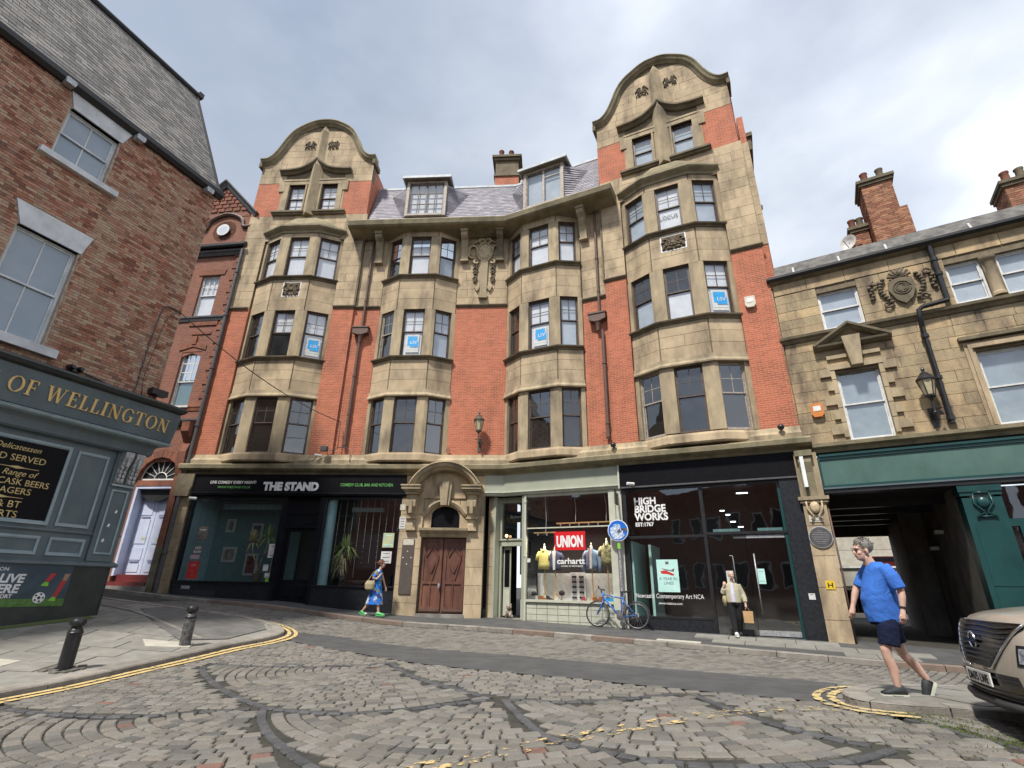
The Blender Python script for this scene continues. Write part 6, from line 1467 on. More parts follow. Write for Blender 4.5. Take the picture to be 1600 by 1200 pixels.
b = MB(MP, TP); b.box(-.53, -.01, -.13, -.06, 2.14, 2.19).build('bracket_base', 'pub_paint_light', pub)
pbx('plinth', 'pub_plinth', SX, .04, -.05, .3, -1.6, .27)
MB(MP @ TR(0, 0, 0), TP).box(-.02, .04, -.05, 8, -1.6, 4.2).build('return_wall', 'pub_paint', pub)
for x, z in ((-.22, 1.55), (-.3, 1.22), (-.33, .87)): MB(MP, TP).prism([(x - .03, z - .03), (x + .02, z - .035), (x + .03, z + .03), (x - .01, z + .04)], -.0625, -.06, 'y').build('paint_chip', 'white_print', pub)
# menu lettering
def serif_text(s, h, M, T, matname, parent, name='lettering', depth=.03, x0=None, align='L', xs=1.0, gap=.16):
    """capital letters drawn with thick and thin strokes and bracketed serifs"""
    TK, TN, SE = .17, .055, .05
    def ring(cx, cy, rx, ry, a0=0, a1=2 * PI, n=20):
        out = []
        for i in range(n):
            t0 = a0 + (a1 - a0) * i / n; t1 = a0 + (a1 - a0) * (i + 1) / n
            def pt(t, o): th = (TN + (TK - TN) * abs(math.cos(t)) ** 1.3) * .5; return (cx + (rx - TK * .45 + (th if o else -th)) * math.cos(t), cy + (ry - TN * .5 + (th if o else -th) * .8) * math.sin(t))
            out.append([pt(t0, 1), pt(t1, 1), pt(t1, 0), pt(t0, 0)])
        return out
    def R(a, b_, c_, d): return [(a, c_), (b_, c_), (b_, d), (a, d)]
    def D(x0, y0, x1, y1, w_): return [(x0 - w_ / 2, y0), (x0 + w_ / 2, y0), (x1 + w_ / 2, y1), (x1 - w_ / 2, y1)]
    def SB(x, w_=.17, y=0): return R(x - w_, x + w_, 0, SE) if y == 0 else R(x - w_, x + w_, 1 - SE, 1)
    G_ = {
        'E': (.66, [R(.08, .25, 0, 1), R(0, .6, 0, TN), R(0, .58, 1 - TN, 1), R(.25, .48, .49, .545), [(.54, 0), (.64, 0), (.66, .24), (.60, .24)], [(.50, 1), (.60, 1), (.60, .78), (.55, .78)], R(.46, .50, .40, .63)]),
        'F': (.62, [R(.08, .25, 0, 1), SB(.165), R(0, .58, 1 - TN, 1), R(.25, .46, .48, .535), [(.50, 1), (.60, 1), (.60, .77), (.55, .77)], R(.44, .48, .39, .62)]),
        'L': (.62, [R(.08, .25, 0, 1), SB(.165, y=1), R(0, .56, 0, TN), [(.50, 0), (.60, 0), (.62, .26), (.56, .26)]]),
        'I': (.34, [R(.085, .255, 0, 1), SB(.17), SB(.17, y=1)]),
        'T': (.74, [R(.285, .455, 0, 1), SB(.37, .18), R(.02, .72, 1 - TN, 1), [(0, 1), (.09, 1), (.05, .76), (0, .76)], [(.65, 1), (.74, 1), (.74, .76), (.69, .76)]]),
        'O': (.88, ring(.44, .5, .44, .52)), 'D': (.82, [R(.08, .25, 0, 1), R(0, .4, 0, TN), R(0, .4, 1 - TN, 1)] + ring(.36, .5, .44, .5, -PI / 2, PI / 2, 12)),
        'G': (.86, ring(.44, .5, .44, .52, PI * .20, PI * 1.75, 16) + [R(.62, .79, .08, .44), R(.52, .86, .42, .465), R(.70, .75, .70, .88)]),
        'N': (.88, [D(.16, 0, .16, 1, TN), D(.16, 1, .72, 0, TK * 1.15), D(.74, 0, .74, 1, TN), SB(.16, .13), SB(.10, .12, 1), SB(.74, .13, 1)]),
        'W': (1.2, [D(.33, 0, .12, 1, TK), D(.33, 0, .56, .9, TN), D(.80, 0, .58, 1, TK), D(.80, 0, 1.06, 1, TN), SB(.12, .14, 1), SB(.58, .13, 1), SB(1.06, .13, 1)]),
        'U': (.84, [R(.08, .25, .3, 1), R(.64, .70, .3, 1), SB(.165, y=1), SB(.67, .13, 1)] + ring(.39, .33, .36, .35, PI, 2 * PI, 10)),
        'K': (.82, [R(.08, .25, 0, 1), SB(.165), SB(.165, y=1), D(.26, .42, .66, 1, .075), D(.70, 0, .38, .58, TK * 1.1), SB(.70, .14), SB(.64, .13, 1)]),
        ' ': (.30, []),
    }
    wds = [G_[c][0] for c in s]; tot = sum(wds) + gap * (len(s) - 1); x = 0 if align == 'L' else -tot
    first = True; objs = []
    for c in s:
        w_, strokes = G_[c]
        if strokes:
            b = MB(M, T)
            for i, p in enumerate(strokes): b.prism([((x + q[0]) * h * xs, q[1] * h) for q in p], -depth - .0006 * (i % 7), 0, 'y')
            b.build(name, matname, parent)
        x += w_ + gap
tilt = math.atan2(.12, .76)
MF = MP @ TR(.17, -.455, 3.62) @ Matrix.Rotation(-tilt * -1, 4, 'X')
serif_text('DUKE OF WELLINGTON', .33, MF, TP, 'gold', pub, name='sign_letter', align='R', xs=.92, gap=.15)
GT = MP @ TR(0, -.022, 0)
def gtext(t, x, z, h, al='RIGHT', sh=0, xs=1): text(t, h, GT @ TR(x, 0, z), TP, 'menu_lettering', 'gold_print', pub, align=al, depth=.004, shear=sh, xs=xs)
gtext('Delicatessen', -2.08, 2.56, .17, sh=.3, xs=.95); gtext('FOOD SERVED', -1.92, 2.33, .19); gtext('Wide Range of', -2.02, 2.03, .17, sh=.3); gtext('WHISKY & CASK BEERS', -1.72, 1.84, .185, xs=.92); gtext('& LAGERS', -2.0, 1.66, .185); gtext('SKY & BT', -2.1, 1.38, .20); gtext('SPORTS', -2.1, 1.18, .20)
for x, z in ((-2.4, 2.20), (-2.5, 1.58)):
    b = MB(MP, TP); b.prism([(x - .5, z + .004), (x - .14, z + .006), (x, z + .03), (x + .14, z + .006), (x + .4, z + .004), (x + .4, z - .004), (x + .14, z - .006), (x, z - .03), (x - .14, z - .006), (x - .5, z - .004)], -.026, -.02, 'y').build('menu_flourish', 'gold_print', pub)
# football banner on the plinth
q = MP @ Vector((-1.9, -.06, -.13)); Mq = MP @ TR(-1.9, -.062, -.13)
mat('banner_dark', (.02, .035, .05), (.05, .08, .11), nscale=1.6, rough=.3); mat('banner_green', (.10, .22, .04), (.05, .13, .02), nscale=12, rough=.4); mat('banner_red', (.45, .03, .03), rough=.4); mat('skin_print', (.35, .2, .13), rough=.5)
ban = MB(Mq, q).box(-1.3, 1.15, -.004, .0, -.42, .40).build('football_banner', 'banner_dark'); ban.location = q; tag(ban, 'football banner reading LIVE HERE on the black pub plinth', 'banner')
MB(Mq, q).box(-1.3, 1.15, -.006, -.0045, -.42, -.27).build('pitch_print', 'banner_green', ban)
text('LIVE', .23, Mq @ TR(.29, -.006, .05), q, 'lettering', 'white_print', ban, depth=.003, bold=.008, align='RIGHT', shear=.12); text('HERE', .23, Mq @ TR(.25, -.006, -.15), q, 'lettering', 'white_print', ban, depth=.003, bold=.008, align='RIGHT', shear=.12)
text('WELLINGTON', .10, Mq @ TR(-.02, -.006, .27), q, 'lettering', 'white_print', ban, depth=.003, align='RIGHT'); text('BT SPORT', .10, Mq @ TR(.18, -.007, -.25), q, 'lettering', 'white_print', ban, depth=.003, align='RIGHT', bold=.003)
b = MB(Mq, q); b.lathe([(.11, 0), (.11, .004)], (.66, -.012, -.25), 22, axis='y').build('ball_print', 'white_print', ban)
b = MB(Mq, q)
for k in range(6):
    a = k * PI / 3; x, z, r = (.66, -.25, .032) if k == 0 else (.66 + .075 * math.cos(k * 1.256), -.25 + .075 * math.sin(k * 1.256), .022)
    b.prism([(x + r * math.cos(t * 1.256 + 1.57), z + r * math.sin(t * 1.256 + 1.57)) for t in range(5)], -.0155, -.0125, 'y')
b.build('ball_patch', 'cap_black', ban)
for x0, z0, x1, z1, m_ in ((1.04, .10, .94, -.24, 'banner_red'), (1.07, .24, 1.04, .10, 'skin_print'), (.80, .24, .72, .08, 'banner_red')):
    MB(Mq, q).prism([(x0 - .05, z0), (x0 + .05, z0), (x1 + .045, z1), (x1 - .045, z1)], -.008, -.0062, 'y').build('leg_print', m_, ban)
for x, z in ((.92, -.27), (.70, .03)): MB(Mq, q).prism([(x - .08, z - .04), (x + .06, z - .05), (x + .05, z + .03), (x - .02, z + .04)], -.010, -.0082, 'y').build('boot_print', 'lime', ban)

# ================================================================ narrow terracotta building with the lilac doors
NLo = ML @ Vector((-12.9, 0, 0)); MN = frame(NLo, -8); TN_ = (NLo.x, NLo.y, -.3)
nar = root('narrow_house', 'narrow dark red brick house with round window gable and lilac doors', 'house', TN_)
def nbx(name, m, a, b_, c_, d, e, f_, parent=nar, **k): return MB(MN, TN_).box(a, b_, c_, d, e, f_).build(name, m, parent, **k)
nz = [(4.55, 6.95, []), (6.95, 9.55, [(-1.72, -.78)]), (9.55, 11.33, []), (11.33, 13.55, [(-1.80, -.85)]), (13.55, 17.0, [])]
for z0, z1, hs in nz:
    xs_ = [-4.5] + sum([list(h) for h in hs], []) + [.05]
    for a, b_ in zip(xs_[::2], xs_[1::2]): nbx('wall', 'brick_brown', a, b_, 0, .4, z0, z1)
nbx('wall', 'brick_brown', -4.5, -2.1, 0, .4, -1, 4.55); nbx('wall', 'terracotta', -.22, .05, -.05, .4, 3.9, 4.55)
MB(MN, TN_).prism([(-3.75, 17.0), (.2, 17.0), (-1.75, 19.0)], -.02, .4, 'y').build('gable_wall', 'brick_brown', nar)
b = MB(MN, TN_)
for i in range(6):
    for j in range(6 - i // 1): x = -2.9 + i * .2 + j * .42; z = 17.45 + i * .2; 
    for j in range(0, 7 - i): x = -1.75 + (j - (6 - i) / 2) * .42; b.box(x - .17, x + .17, -.07, -.02, 17.35 + i * .24, 17.35 + i * .24 + .17, rnd=random.random())
b.build('gable_tiles', 'terracotta', nar, kind='stuff')
for sg in (-1, 1):
    b = MB(MN, TN_); P_ = [(-1.77, 19.2), (-1.77 + sg * 2.15, 16.95)]; P_ = P_ if sg > 0 else P_[::-1]
    b.sweepz(P_, [(-.22, -.02), (-.22, -.12), (-.08, -.2), (.0, -.3), (.06, -.3), (.06, 3.5), (-.0, 3.5)]).build('verge', 'pipe_grey', nar)
b = MB(MN, TN_); b.prism([(-3.9, 17.0), (.35, 17.0), (-1.77, 19.18)], .4, 6, 'y').build('roof', 'slate_grey', nar)
# round window
b = MB(MN, TN_); b.lathe([(.30, .02), (.30, .10), (.62, .10), (.62, .0)], (-1.3, -.0, 16.15), 24, axis='y'); b.build('round_surround', 'terracotta', nar)
def disc(M, T, c, r, y, m, name, parent, n=20): return MB(M, T).prism([(c[0] + r * math.cos(2 * PI * i / n), c[1] + r * math.sin(2 * PI * i / n)) for i in range(n)], y, y + .03, 'y').build(name, m, parent)
disc(MN, TN_, (-1.3, 16.15), .33, -.13, 'frame_white', 'window_frame', nar); disc(MN, TN_, (-1.3, 16.15), .25, -.14, 'glass_sky', 'pane', nar); disc(MN, TN_, (-1.3, 16.15), .26, -.132, 'blind', 'blind', nar)
b = MB(MN, TN_); b.sweepz(spline([(-2.9, 16.2), (-2.3, 16.25), (-2.05, 16.75), (-1.3, 17.05), (-.55, 16.75), (-.35, 16.25), (.1, 16.2)], 4), [(0, 0), (0, -.10), (.08, -.16), (.16, -.12), (.16, 0)]).build('hood_mould', 'pipe_brown', nar)
for z, pr, m_ in ((14.75, .22, 'pipe_grey'), (11.2, .12, 'pipe_grey'), (6.85, .08, 'terracotta'), (6.2, .24, 'pipe_grey')):
    b = MB(MN, TN_); b.sweep([(-4.5, 0), (.12, 0)], [(0, z - .12), (pr * .4, z - .12), (pr * .7, z), (pr, z + .04), (pr, z + .12), (0, z + .16)]).build('string_course', m_, nar)
b = MB(MN, TN_); b.tube([(-4.5, -.3, 15.0), (.25, -.3, 15.05)], .09, 10); b.box(-4.5, .2, -.2, 0, 15.1, 15.28); b.build('gutter', 'black_metal', nar)
sash(MN, TN_, -1.80, -.85, 11.33, 13.55, .10, nar, fm='frame_white', gm='glass_sky', top='3x2', bot='1x1', blind='blind', thin=.035); sash(MN, TN_, -1.72, -.78, 6.95, 9.55, .10, nar, fm='frame_white', gm='glass_dusty', top='3x3', bot='1x1', split=.55, blind='teal_wall', thin=.04, bz=(0, .5))
b = MB(MN, TN_); b.prism([(-1.75, 9.3), (-1.25, 9.5), (-.75, 9.3), (-.75, 9.62), (-1.75, 9.62)], .02, .09, 'y').build('arch_head', 'brick_brown', nar)
for a, z0 in ((-1.9, 11.24), (-1.82, 6.88)): nbx('sill', 'frame_white', a, a + 1.14, -.1, .08, z0, z0 + .08)
b = MB(MN, TN_); b.prism([(-1.98, 13.58), (-.66, 13.58), (-.58, 13.85), (-2.06, 13.85)], -.04, .0, 'y').build('window_head', 'terracotta', nar); b = MB(MN, TN_); b.prism([(-1.9, 9.6), (-1.25, 9.8), (-.6, 9.6), (-.6, 9.85), (-1.25, 10.02), (-1.9, 9.85)], -.04, .0, 'y').box(-1.35, -1.15, -.07, 0, 9.9, 10.3).build('window_head', 'terracotta', nar)
b = MB(MN, TN_); b.box(-1.75, -.35, -.05, 0, 10.85, 11.05).box(-1.5, -.55, -.04, 0, 10.4, 10.5).build('apron_panel', 'terracotta', nar)
qs = []
for i in range(24): qs.append((MN, -.22 - (i % 2) * .12, .02, -.05, .05, 6.95 + i * .33, 6.95 + i * .33 + .26))
emit_blocks(qs, 'quoin', 'terracotta', nar, TN_)
# entrance
nbx('door_pier', 'terracotta', -.30, -.02, -.25, .4, .3, 3.9); nbx('door_pier', 'stone_dark', -.28, .0, -.28, .4, -.9, 1.2)
b = MB(MN, TN_); b.prism([(-.02, 3.7), (-.12, 3.7), (-.3, 4.3), (-.34, 4.9), (-.2, 5.3), (-.5, 5.7), (-.52, 6.1), (-.02, 6.1)], -.34, .0, 'x').build('console', 'terracotta', nar)
ar = [(-1.2 + .92 * math.cos(a), 3.82 + .92 * math.sin(a)) for a in np.linspace(0, PI, 17)]
for i in range(8):
    a0, a1 = PI * i / 8, PI * (i + 1) / 8; c0 = (-1.2, 3.82); pts = [(c0[0] + r_ * math.cos(t), c0[1] + r_ * math.sin(t)) for r_, t in ((.90, a0 + .01), (1.22, a0 + .01), (1.22, a1 - .01), (.90, a1 - .01))]
    MB(MN, TN_).prism(pts, -.10, .3, 'y').build('arch_stone', 'terracotta', nar)
b = MB(MN, TN_); b.prism([(-2.6, 3.8)] + [(x, z) for x, z in [(-1.2 + 1.2 * math.cos(a), 3.82 + 1.2 * math.sin(a)) for a in np.linspace(PI, PI / 2, 8)]] + [(-1.2, 6.1), (-2.6, 6.1)], -.02, .3, 'y').build('wall', 'brick_brown', nar); MB(MN, TN_).prism([(-1.2, 5.02)] + [(-1.2 + 1.2 * math.cos(a), 3.82 + 1.2 * math.sin(a)) for a in np.linspace(PI / 2, 0, 8)][1:] + [(.05, 3.8), (.05, 6.1), (-1.2, 6.1)], -.021, .3, 'y').build('wall', 'brick_brown', nar)
disc(MN, TN_, (-1.2, 3.82), .88, .12, 'cap_black', 'fanlight', nar, 28)
b = MB(MN, TN_)
for a in np.linspace(0, PI, 9): b.tube([(-1.2 + .28 * math.cos(a), .1, 3.84 + .28 * math.sin(a)), (-1.2 + .86 * math.cos(a), .1, 3.84 + .86 * math.sin(a))], .014, 4)
b.tube([(-1.2 + .28 * math.cos(a), .1, 3.84 + .28 * math.sin(a)) for a in np.linspace(0, PI, 12)], .025, 5).tube([(-1.2 + .86 * math.cos(a), .1, 3.84 + .86 * math.sin(a)) for a in np.linspace(0, PI, 16)], .03, 5).box(-2.1, -.3, .06, .14, 3.78, 3.86).build('fanlight_bar', 'frame_white', nar)
nbx('transom', 'terracotta', -2.1, -.3, -.04, .3, 3.55, 3.78)
b = MB(MN, TN_); b.box(-2.08, -1.98, -.02, .42, .15, 3.55).box(-.42, -.32, -.02, .42, .15, 3.55).box(-1.98, -.42, -.02, .1, 3.45, 3.55).build('door_frame', 'lilac', nar)
nbx('porch_head', 'lilac_dark', -1.98, -.42, .36, .42, 3.0, 3.42); nbx('porch_ceiling', 'lilac_dark', -1.98, -.42, .1, .42, 3.42, 3.45)
for a in (-1.97, -1.19):
    d_ = nbx('door', 'lilac', a, a + .76, .35, .40, .2, 3.0)
    for z0, z1 in ((2.45, 2.9), (1.35, 2.3), (.75, 1.2), (.3, .6)): MB(MN, TN_).box(a + .14, a + .62, .33, .35, z0, z1).build('door_panel', 'lilac', d_)
    for z0 in (2.36, .68): MB(MN, TN_).box(a + .18, a + .58, .305, .329, z0, z0 + .04).build('letter_plate', 'lilac_dark', d_)
sheet_on(MN, -1.45, 1.55, .16, .10, 'poster_yellow', 'sticker', 'yellow sticker on the left lilac door', y=.325, cat='sticker'); sheet_on(MN, -.8, 1.5, .14, .12, 'poster_yellow', 'sticker', 'yellow sticker on the right lilac door', y=.325, cat='sticker')
nbx('step', 'red_paint', -2.05, -.35, -.25, .9, -.4, -.05); nbx('step', 'red_paint', -2.0, -.35, .1, .9, -.05, .2); nbx('step', 'concrete', -2.2, -.25, -.5, .3, -.8, -.2)
downpipe(MN, TN_, .1, .16, 5.2, 14.9, .05, 'pipe_grey', nar, (12, 9, 6))
# ================================================================ two-storey sandstone building on the right
RO = MR @ Vector((10.25, 0, 0)); MX = frame(RO, AB); TX = (RO.x, RO.y, -1.3)
rb = root('sandstone_building', 'two-storey sandstone building with green shopfront and carriage arch', 'building', TX)
def rbx(name, m, a, b_, c_, d, e, f_, parent=rb, **k): return MB(MX, TX).box(a, b_, c_, d, e, f_).build(name, m, parent, **k)
SE_ = 9.0
HS = [(1.24, 2.36, 7.88, 9.24), (1.25, 2.36, 4.2, 6.42), (4.58, 5.40, 7.9, 9.22), (5.72, 6.6, 7.9, 9.22), (4.60, 5.75, 4.2, 6.34)]
rows_ = [(3.9, 4.2, []), (4.2, 6.34, [HS[1], HS[4]]), (6.34, 7.88, []), (7.88, 9.22, [HS[0], HS[2], HS[3]]), (9.22, 9.9, [])]
for z0, z1, hs in rows_:
    xs_ = [.02] + sum([[h[0], h[1]] for h in hs], []) + [SE_]
    for a, b_ in zip(xs_[::2], xs_[1::2]): rbx('wall', 'joint', a, b_, .02, .35, z0, z1)
A2 = []
ashlar(A2, MX, .02, SE_, 4.18, 7.56, 0, ch=.33, ln=.72, holes=[HS[1], HS[4]], d=.08, jit=.012)
ashlar(A2, MX, .02, SE_, 7.8, 9.42, 0, ch=.33, ln=.72, holes=[HS[0], HS[2], HS[3], (5.4, 5.72, 7.9, 9.22)], d=.08, jit=.01)
ashlar(A2, MX, .02, SE_, 9.44, 9.86, -.02, ch=.42, ln=1.3, d=.1)
ashlar(A2, MX, -.36, .0, 4.1, 9.7, -.06, ch=.36, ln=.36, d=.1); rbx('wall', 'joint', -.36, .0, -.04, .3, 4.1, 9.7)
emit_blocks(A2, 'stone', 'ashlar', rb, TX, 300, 'stones')
def rsw(z, pr, name, m, s0=0, s1=SE_): MB(MX, TX).sweep([(s0, 0), (s1, 0)], pr).build(name, m, rb)
rsw(0, [(0, 7.56), (.05, 7.58), (.10, 7.66), (.18, 7.70), (.20, 7.78), (0, 7.84)], 'string_course', 'stone_dark', -.08); rsw(0, [(0, 9.84), (.12, 9.88), (.2, 9.92), (0, 9.95)], 'cornice', 'stone_dark', -.05)
b = MB(MX, TX); b.sweep([(-.12, 0), (SE_, 0)], [(.05, 9.93), (.2, 9.93), (.28, 10.0), (.28, 10.08), (.05, 10.08)]).build('gutter', 'black_metal', rb)
mat('roof_edge', (.16, .15, .14), (.06, .058, .055), nscale=4, rough=.8, grime=.5, gcol=(.18, .17, .15))
b = MB(MX, TX); b.prism([(.0, 9.95), (.0, 10.12), (.40, 10.82), (.45, 9.95)], 0, SE_, 'x').build('roof_edge', 'roof_edge', rb); b = MB(MX, TX); b.prism([(.45, 10.0), (.45, 10.7), (3.2, 12.1), (6, 10.0)], .1, SE_, 'x').build('roof', 'slate_grey', rb)
for s in (.75, 2.1, 3.4, 5.5, 6.9): MB(MX, TX).prism([(-.02, 10.12), (.0, 10.08), (.22, 10.5), (.2, 10.54)], s - .03, s + .03, 'x').build('roof_clip', 'silver', rb)
rsw(0, [(0, 3.86), (.14, 3.88), (.18, 3.98), (.34, 4.02), (.36, 4.12), (0, 4.2)], 'shop_cornice', 'stone_green', .22)
# sash windows
WF = dict(fm='frame_white', gm='glass_dusty', top='1x1', bot='1x1', split=.5, blind='blind_dim')
for h in HS: sash(MX, TX, *h[:2], h[2], h[3], .13, rb, **(WF if h[2] < 7 else dict(WF, gm='glass_sky')))
b = MB(MX, TX); b.lathe([(.17, 7.9), (.17, 7.98), (.14, 8.02), (.125, 8.9), (.16, 8.98), (.12, 9.0), (.18, 9.08), (.2, 9.12), (.2, 9.2)], (5.56, .06, 0), 16).build('column', 'stone_trim', rb, smooth='auto')
# pediment and keystone over the lower left window
b = MB(MX, TX)
for P_ in ([(.82, 7.26), (1.84, 7.88)], [(1.84, 7.88), (2.86, 7.26)]): b.sweepz(P_, [(-.12, .0), (-.12, -.16), (-.04, -.30), (.03, -.30), (.03, 0)])
b.sweep([(.82, 0), (2.86, 0)], [(0, 7.12), (.12, 7.14), (.26, 7.20), (.28, 7.26), (0, 7.27)]); b.build('pediment', 'stone_dark', rb)
MB(MX, TX).prism([(1.0, 7.26), (2.68, 7.26), (1.84, 7.78)], -.04, 0, 'y').build('tympanum', 'stone_dark', rb)
b = MB(MX, TX); b.prism([(1.70, 6.44), (1.98, 6.44), (2.08, 7.42), (1.60, 7.42)], -.30, 0, 'y').build('keystone', 'stone_trim', rb)
for a, b_, c_, d in ((1.05, 1.68, 6.44, 6.60), (2.0, 2.58, 6.44, 6.60), (1.1, 1.64, 6.80, 6.92), (2.04, 2.5, 6.80, 6.92)): MB(MX, TX).box(a, b_, -.08, 0, c_, d).build('lintel_moulding', 'stone_trim', rb)
for sg, x in ((-1, 1.24), (1, 2.37)):
    for i in range(5):
        z = 4.3 + i * .46; w_ = .30 if i % 2 == 0 else .16; a, b_ = sorted((x, x + sg * .12)); MB(MX, TX).box(a, b_, -.06, 0, z, z + .44).build('jamb_stone', 'stone_trim', rb)
        a, b_ = sorted((x + sg * .12, x + sg * (.12 + w_)))
        MB(MX, TX).box(a, b_, -.09, 0, z + .1, z + .36).build('jamb_block', 'stone_trim', rb)
b = MB(MX, TX)
for o, p in ((.22, .05), (.14, .10)): b.box(4.6 - o, 4.6 - o + .08, -p, 0, 4.2, 6.4 + o).box(5.75 + o - .08, 5.75 + o, -p, 0, 4.2, 6.4 + o).box(4.6 - o + .08, 5.75 + o - .08, -p - .002, 0, 6.34 + o - .06, 6.4 + o)
b.box(4.46, 4.6, -.03, .1, 4.2, 6.42).box(5.75, 5.89, -.03, .1, 4.2, 6.42); b.build('window_surround', 'stone', rb)
MB(MX, TX).box(4.3, 6.05, -.18, 0, 6.66, 6.76).build('hood_mould', 'stone_dark', rb)
# carved crest
b = MB(MX, TX); c_ = 3.45; b.prism([(c_ - .30, 9.0), (c_ - .34, 8.7), (c_ - .2, 8.35), (c_, 8.18), (c_ + .2, 8.35), (c_ + .34, 8.7), (c_ + .30, 9.0), (c_, 9.1)], -.12, 0, 'y').build('crest_shield', 'stone_dark', rb)
b = MB(MX, TX)
for r_ in (.22, .15): b.tube([(c_ + r_ * math.cos(a), -.13, 8.72 + r_ * math.sin(a)) for a in np.linspace(0, 2 * PI, 17)], .02, 5)
b.tube([(c_ - .08, -.13, 8.82), (c_ - .1, -.13, 8.65), (c_ - .02, -.13, 8.62)], .016, 4).tube([(c_ + .02, -.13, 8.82), (c_ + .1, -.13, 8.78), (c_ + .1, -.13, 8.66), (c_ + .02, -.13, 8.62)], .016, 4)
for k in range(7): a = PI * (k + .5) / 7; b.tube([(c_, -.1, 9.08), (c_ + .3 * math.cos(a), -.14, 9.08 + .3 * math.sin(a))], [.02, .05], 6)
for sg in (-1, 1):
    for k in range(9): b.sphere((c_ + sg * (.42 + .12 * math.sin(k * .5)), -.08, 9.12 - k * .1), (.07, .07, .055), 7, 5)
    for k in range(6): b.sphere((c_ + sg * (.74 + .05 * (k % 2)), -.06, 9.05 - k * .1), (.06, .06, .055), 7, 5)
    scroll(b, c_ + sg * .45, 8.28, .14, .04, 0, sg * 5, .035); scroll(b, c_ + sg * .66, 9.1, .12, .03, 0, sg * 5, .035)
b.build('crest_carving', 'carving_dark', rb, smooth=True)
# black downpipe in two runs
b = MB(MX, TX); b.tube([(4.38, -.12, 10.0), (4.38, -.12, 8.05), (4.36, -.24, 7.95), (3.75, -.26, 7.88), (3.64, -.27, 7.8), (3.62, -.26, 7.5), (3.62, -.12, 7.3), (3.62, -.12, 4.35)], .07, 10)
for s, z in ((4.38, 9.4), (4.38, 8.9), (3.62, 7.0), (3.62, 5.7), (3.62, 4.5)): b.lathe([(.07, -.06), (.1, -.05), (.1, .05), (.07, .06)], (s, -.12, z), 10)
b.build('downpipe', 'black_metal', rb, smooth='auto')
# chimneys
def chimney(s0, s1, y0, y1, z0, z1, pots, sh=None):
    CB = []; r = 0; z = z0
    MB(MX, TX).box(s0 + .01, s1 - .01, y0 + .01, y1, z0, z1).build('chimney_core', 'mortar', rb)
    if sh: MB(MX, TX).box(s1 - .01, s1 + sh[0], y0 + .01, y1, z0, sh[1]).build('chimney_core', 'mortar', rb)
    while z < z1 - .05:
        e = s1 + (sh[0] if sh and z < sh[1] else 0); x = s0 - (r % 2) * .11
        while x < e: a, b_ = max(x, s0) + .006, min(x + .22, e) - .006; (CB.append((MX, a, b_, y0 - random.uniform(0, .006), y0 + .05, z + .006, z + .074)) if b_ - a > .03 else 0); x += .22
        y = y0 + .052 + (r % 2) * .1
        while y < y1: CB.append((MX, s0 - random.uniform(0, .005), s0 + .05, y + .006, min(y + .21, y1), z + .006, z + .074)); y += .22
        z += .08; r += 1
    m = MB(MX, TX)
    emit_blocks(CB, 'chimney_brick', 'chimney_brick', rb, TX, 0, 'chimney_bricks')
    m.box(s0 - .06, s1 + .06, y0 - .07, y1, z1, z1 + .12).box(s0 - .12, s1 + .12, y0 - .13, y1, z1 + .12, z1 + .24); m.build('chimney_cap', 'stone_dark', rb)
    for k, x in enumerate(pots): MB(MX, TX).lathe([(.14, 0), (.15, .06), (.13, .08), (.115, .42), (.14, .46), (.14, .5), (.1, .5)], (x, y0 + .25, z1 + .24), 12).build('chimney_pot', 'terracotta' if k or len(pots) > 9 else 'stone_dark', rb, smooth='auto')
chimney(3.62, 4.58, 2.4, 3.6, 11.0, 14.55, (4.35, 3.85), (.22, 13.2)); chimney(3.05, 3.58, 3.0, 4.0, 11.0, 13.0, (3.42, 3.16)); chimney(7.4, 8.6, 2.5, 3.6, 11.0, 12.9, (8.0, 7.62))
q = MX @ Vector((2.85, 2.9, 12.6)); r_ = root('satellite_dish', 'small white satellite dish on the shorter chimney', 'satellite dish', q); Mq = MX @ TR(2.85, 2.9, 12.6) @ RZ(-35)
b = MB(Mq, q); b.lathe([(.02, .06), (.18, .04), (.30, -.03), (.31, -.03), (.18, .055), (.02, .075)], (0, 0, 0), 20, axis='y').build('dish', 'frame_white', r_, smooth='auto'); MB(Mq, q).tube([(0, -.05, -.25), (0, -.32, -.02)], .012, 5).tube([(0, .05, 0), (.1, .2, -.15), (.3, .3, -.15)], .02, 5).build('arm', 'pipe_grey', r_)
# pilaster at the join, with carved console
PX = []
rbx('pier_core', 'joint', -.30, .26, -.26, .5, -1.6, 2.6); ashlar(PX, MX, -.32, .28, -1.5, 2.6, -.28, ch=.82, ln=1.4, d=.05)
emit_blocks(PX, 'pier_stone', 'stone', rb, TX)
b = MB(MX, TX); b.box(-.36, .34, -.34, .4, 2.42, 2.5).box(-.40, .38, -.38, .4, 2.5, 2.6).box(-.32, .28, -.26, .4, 2.6, 3.9); b.build('capital', 'stone_trim', rb)
b = MB(MX, TX); b.prism([(-.3, 3.95), (-.36, 3.9), (-.42, 3.6), (-.34, 3.3), (-.30, 2.6), (-.26, 2.6), (-.26, 3.95)], -.22, .12, 'x').box(-.28, .18, -.46, -.2, 3.78, 3.95).build('console', 'stone_green', rb)
b = MB(MX, TX); b.sphere((-.02, -.36, 2.28), (.13, .07, .17), 10, 7)
for sg in (-1, 1): b.tube([(-.02 + sg * .2, -.33, 2.5), (-.02 + sg * .19, -.35, 2.25), (-.02 + sg * .06, -.36, 2.05), (-.02 + sg * .14, -.35, 1.93)], .025, 6)
b.build('carved_drop', 'carving', rb, smooth=True)
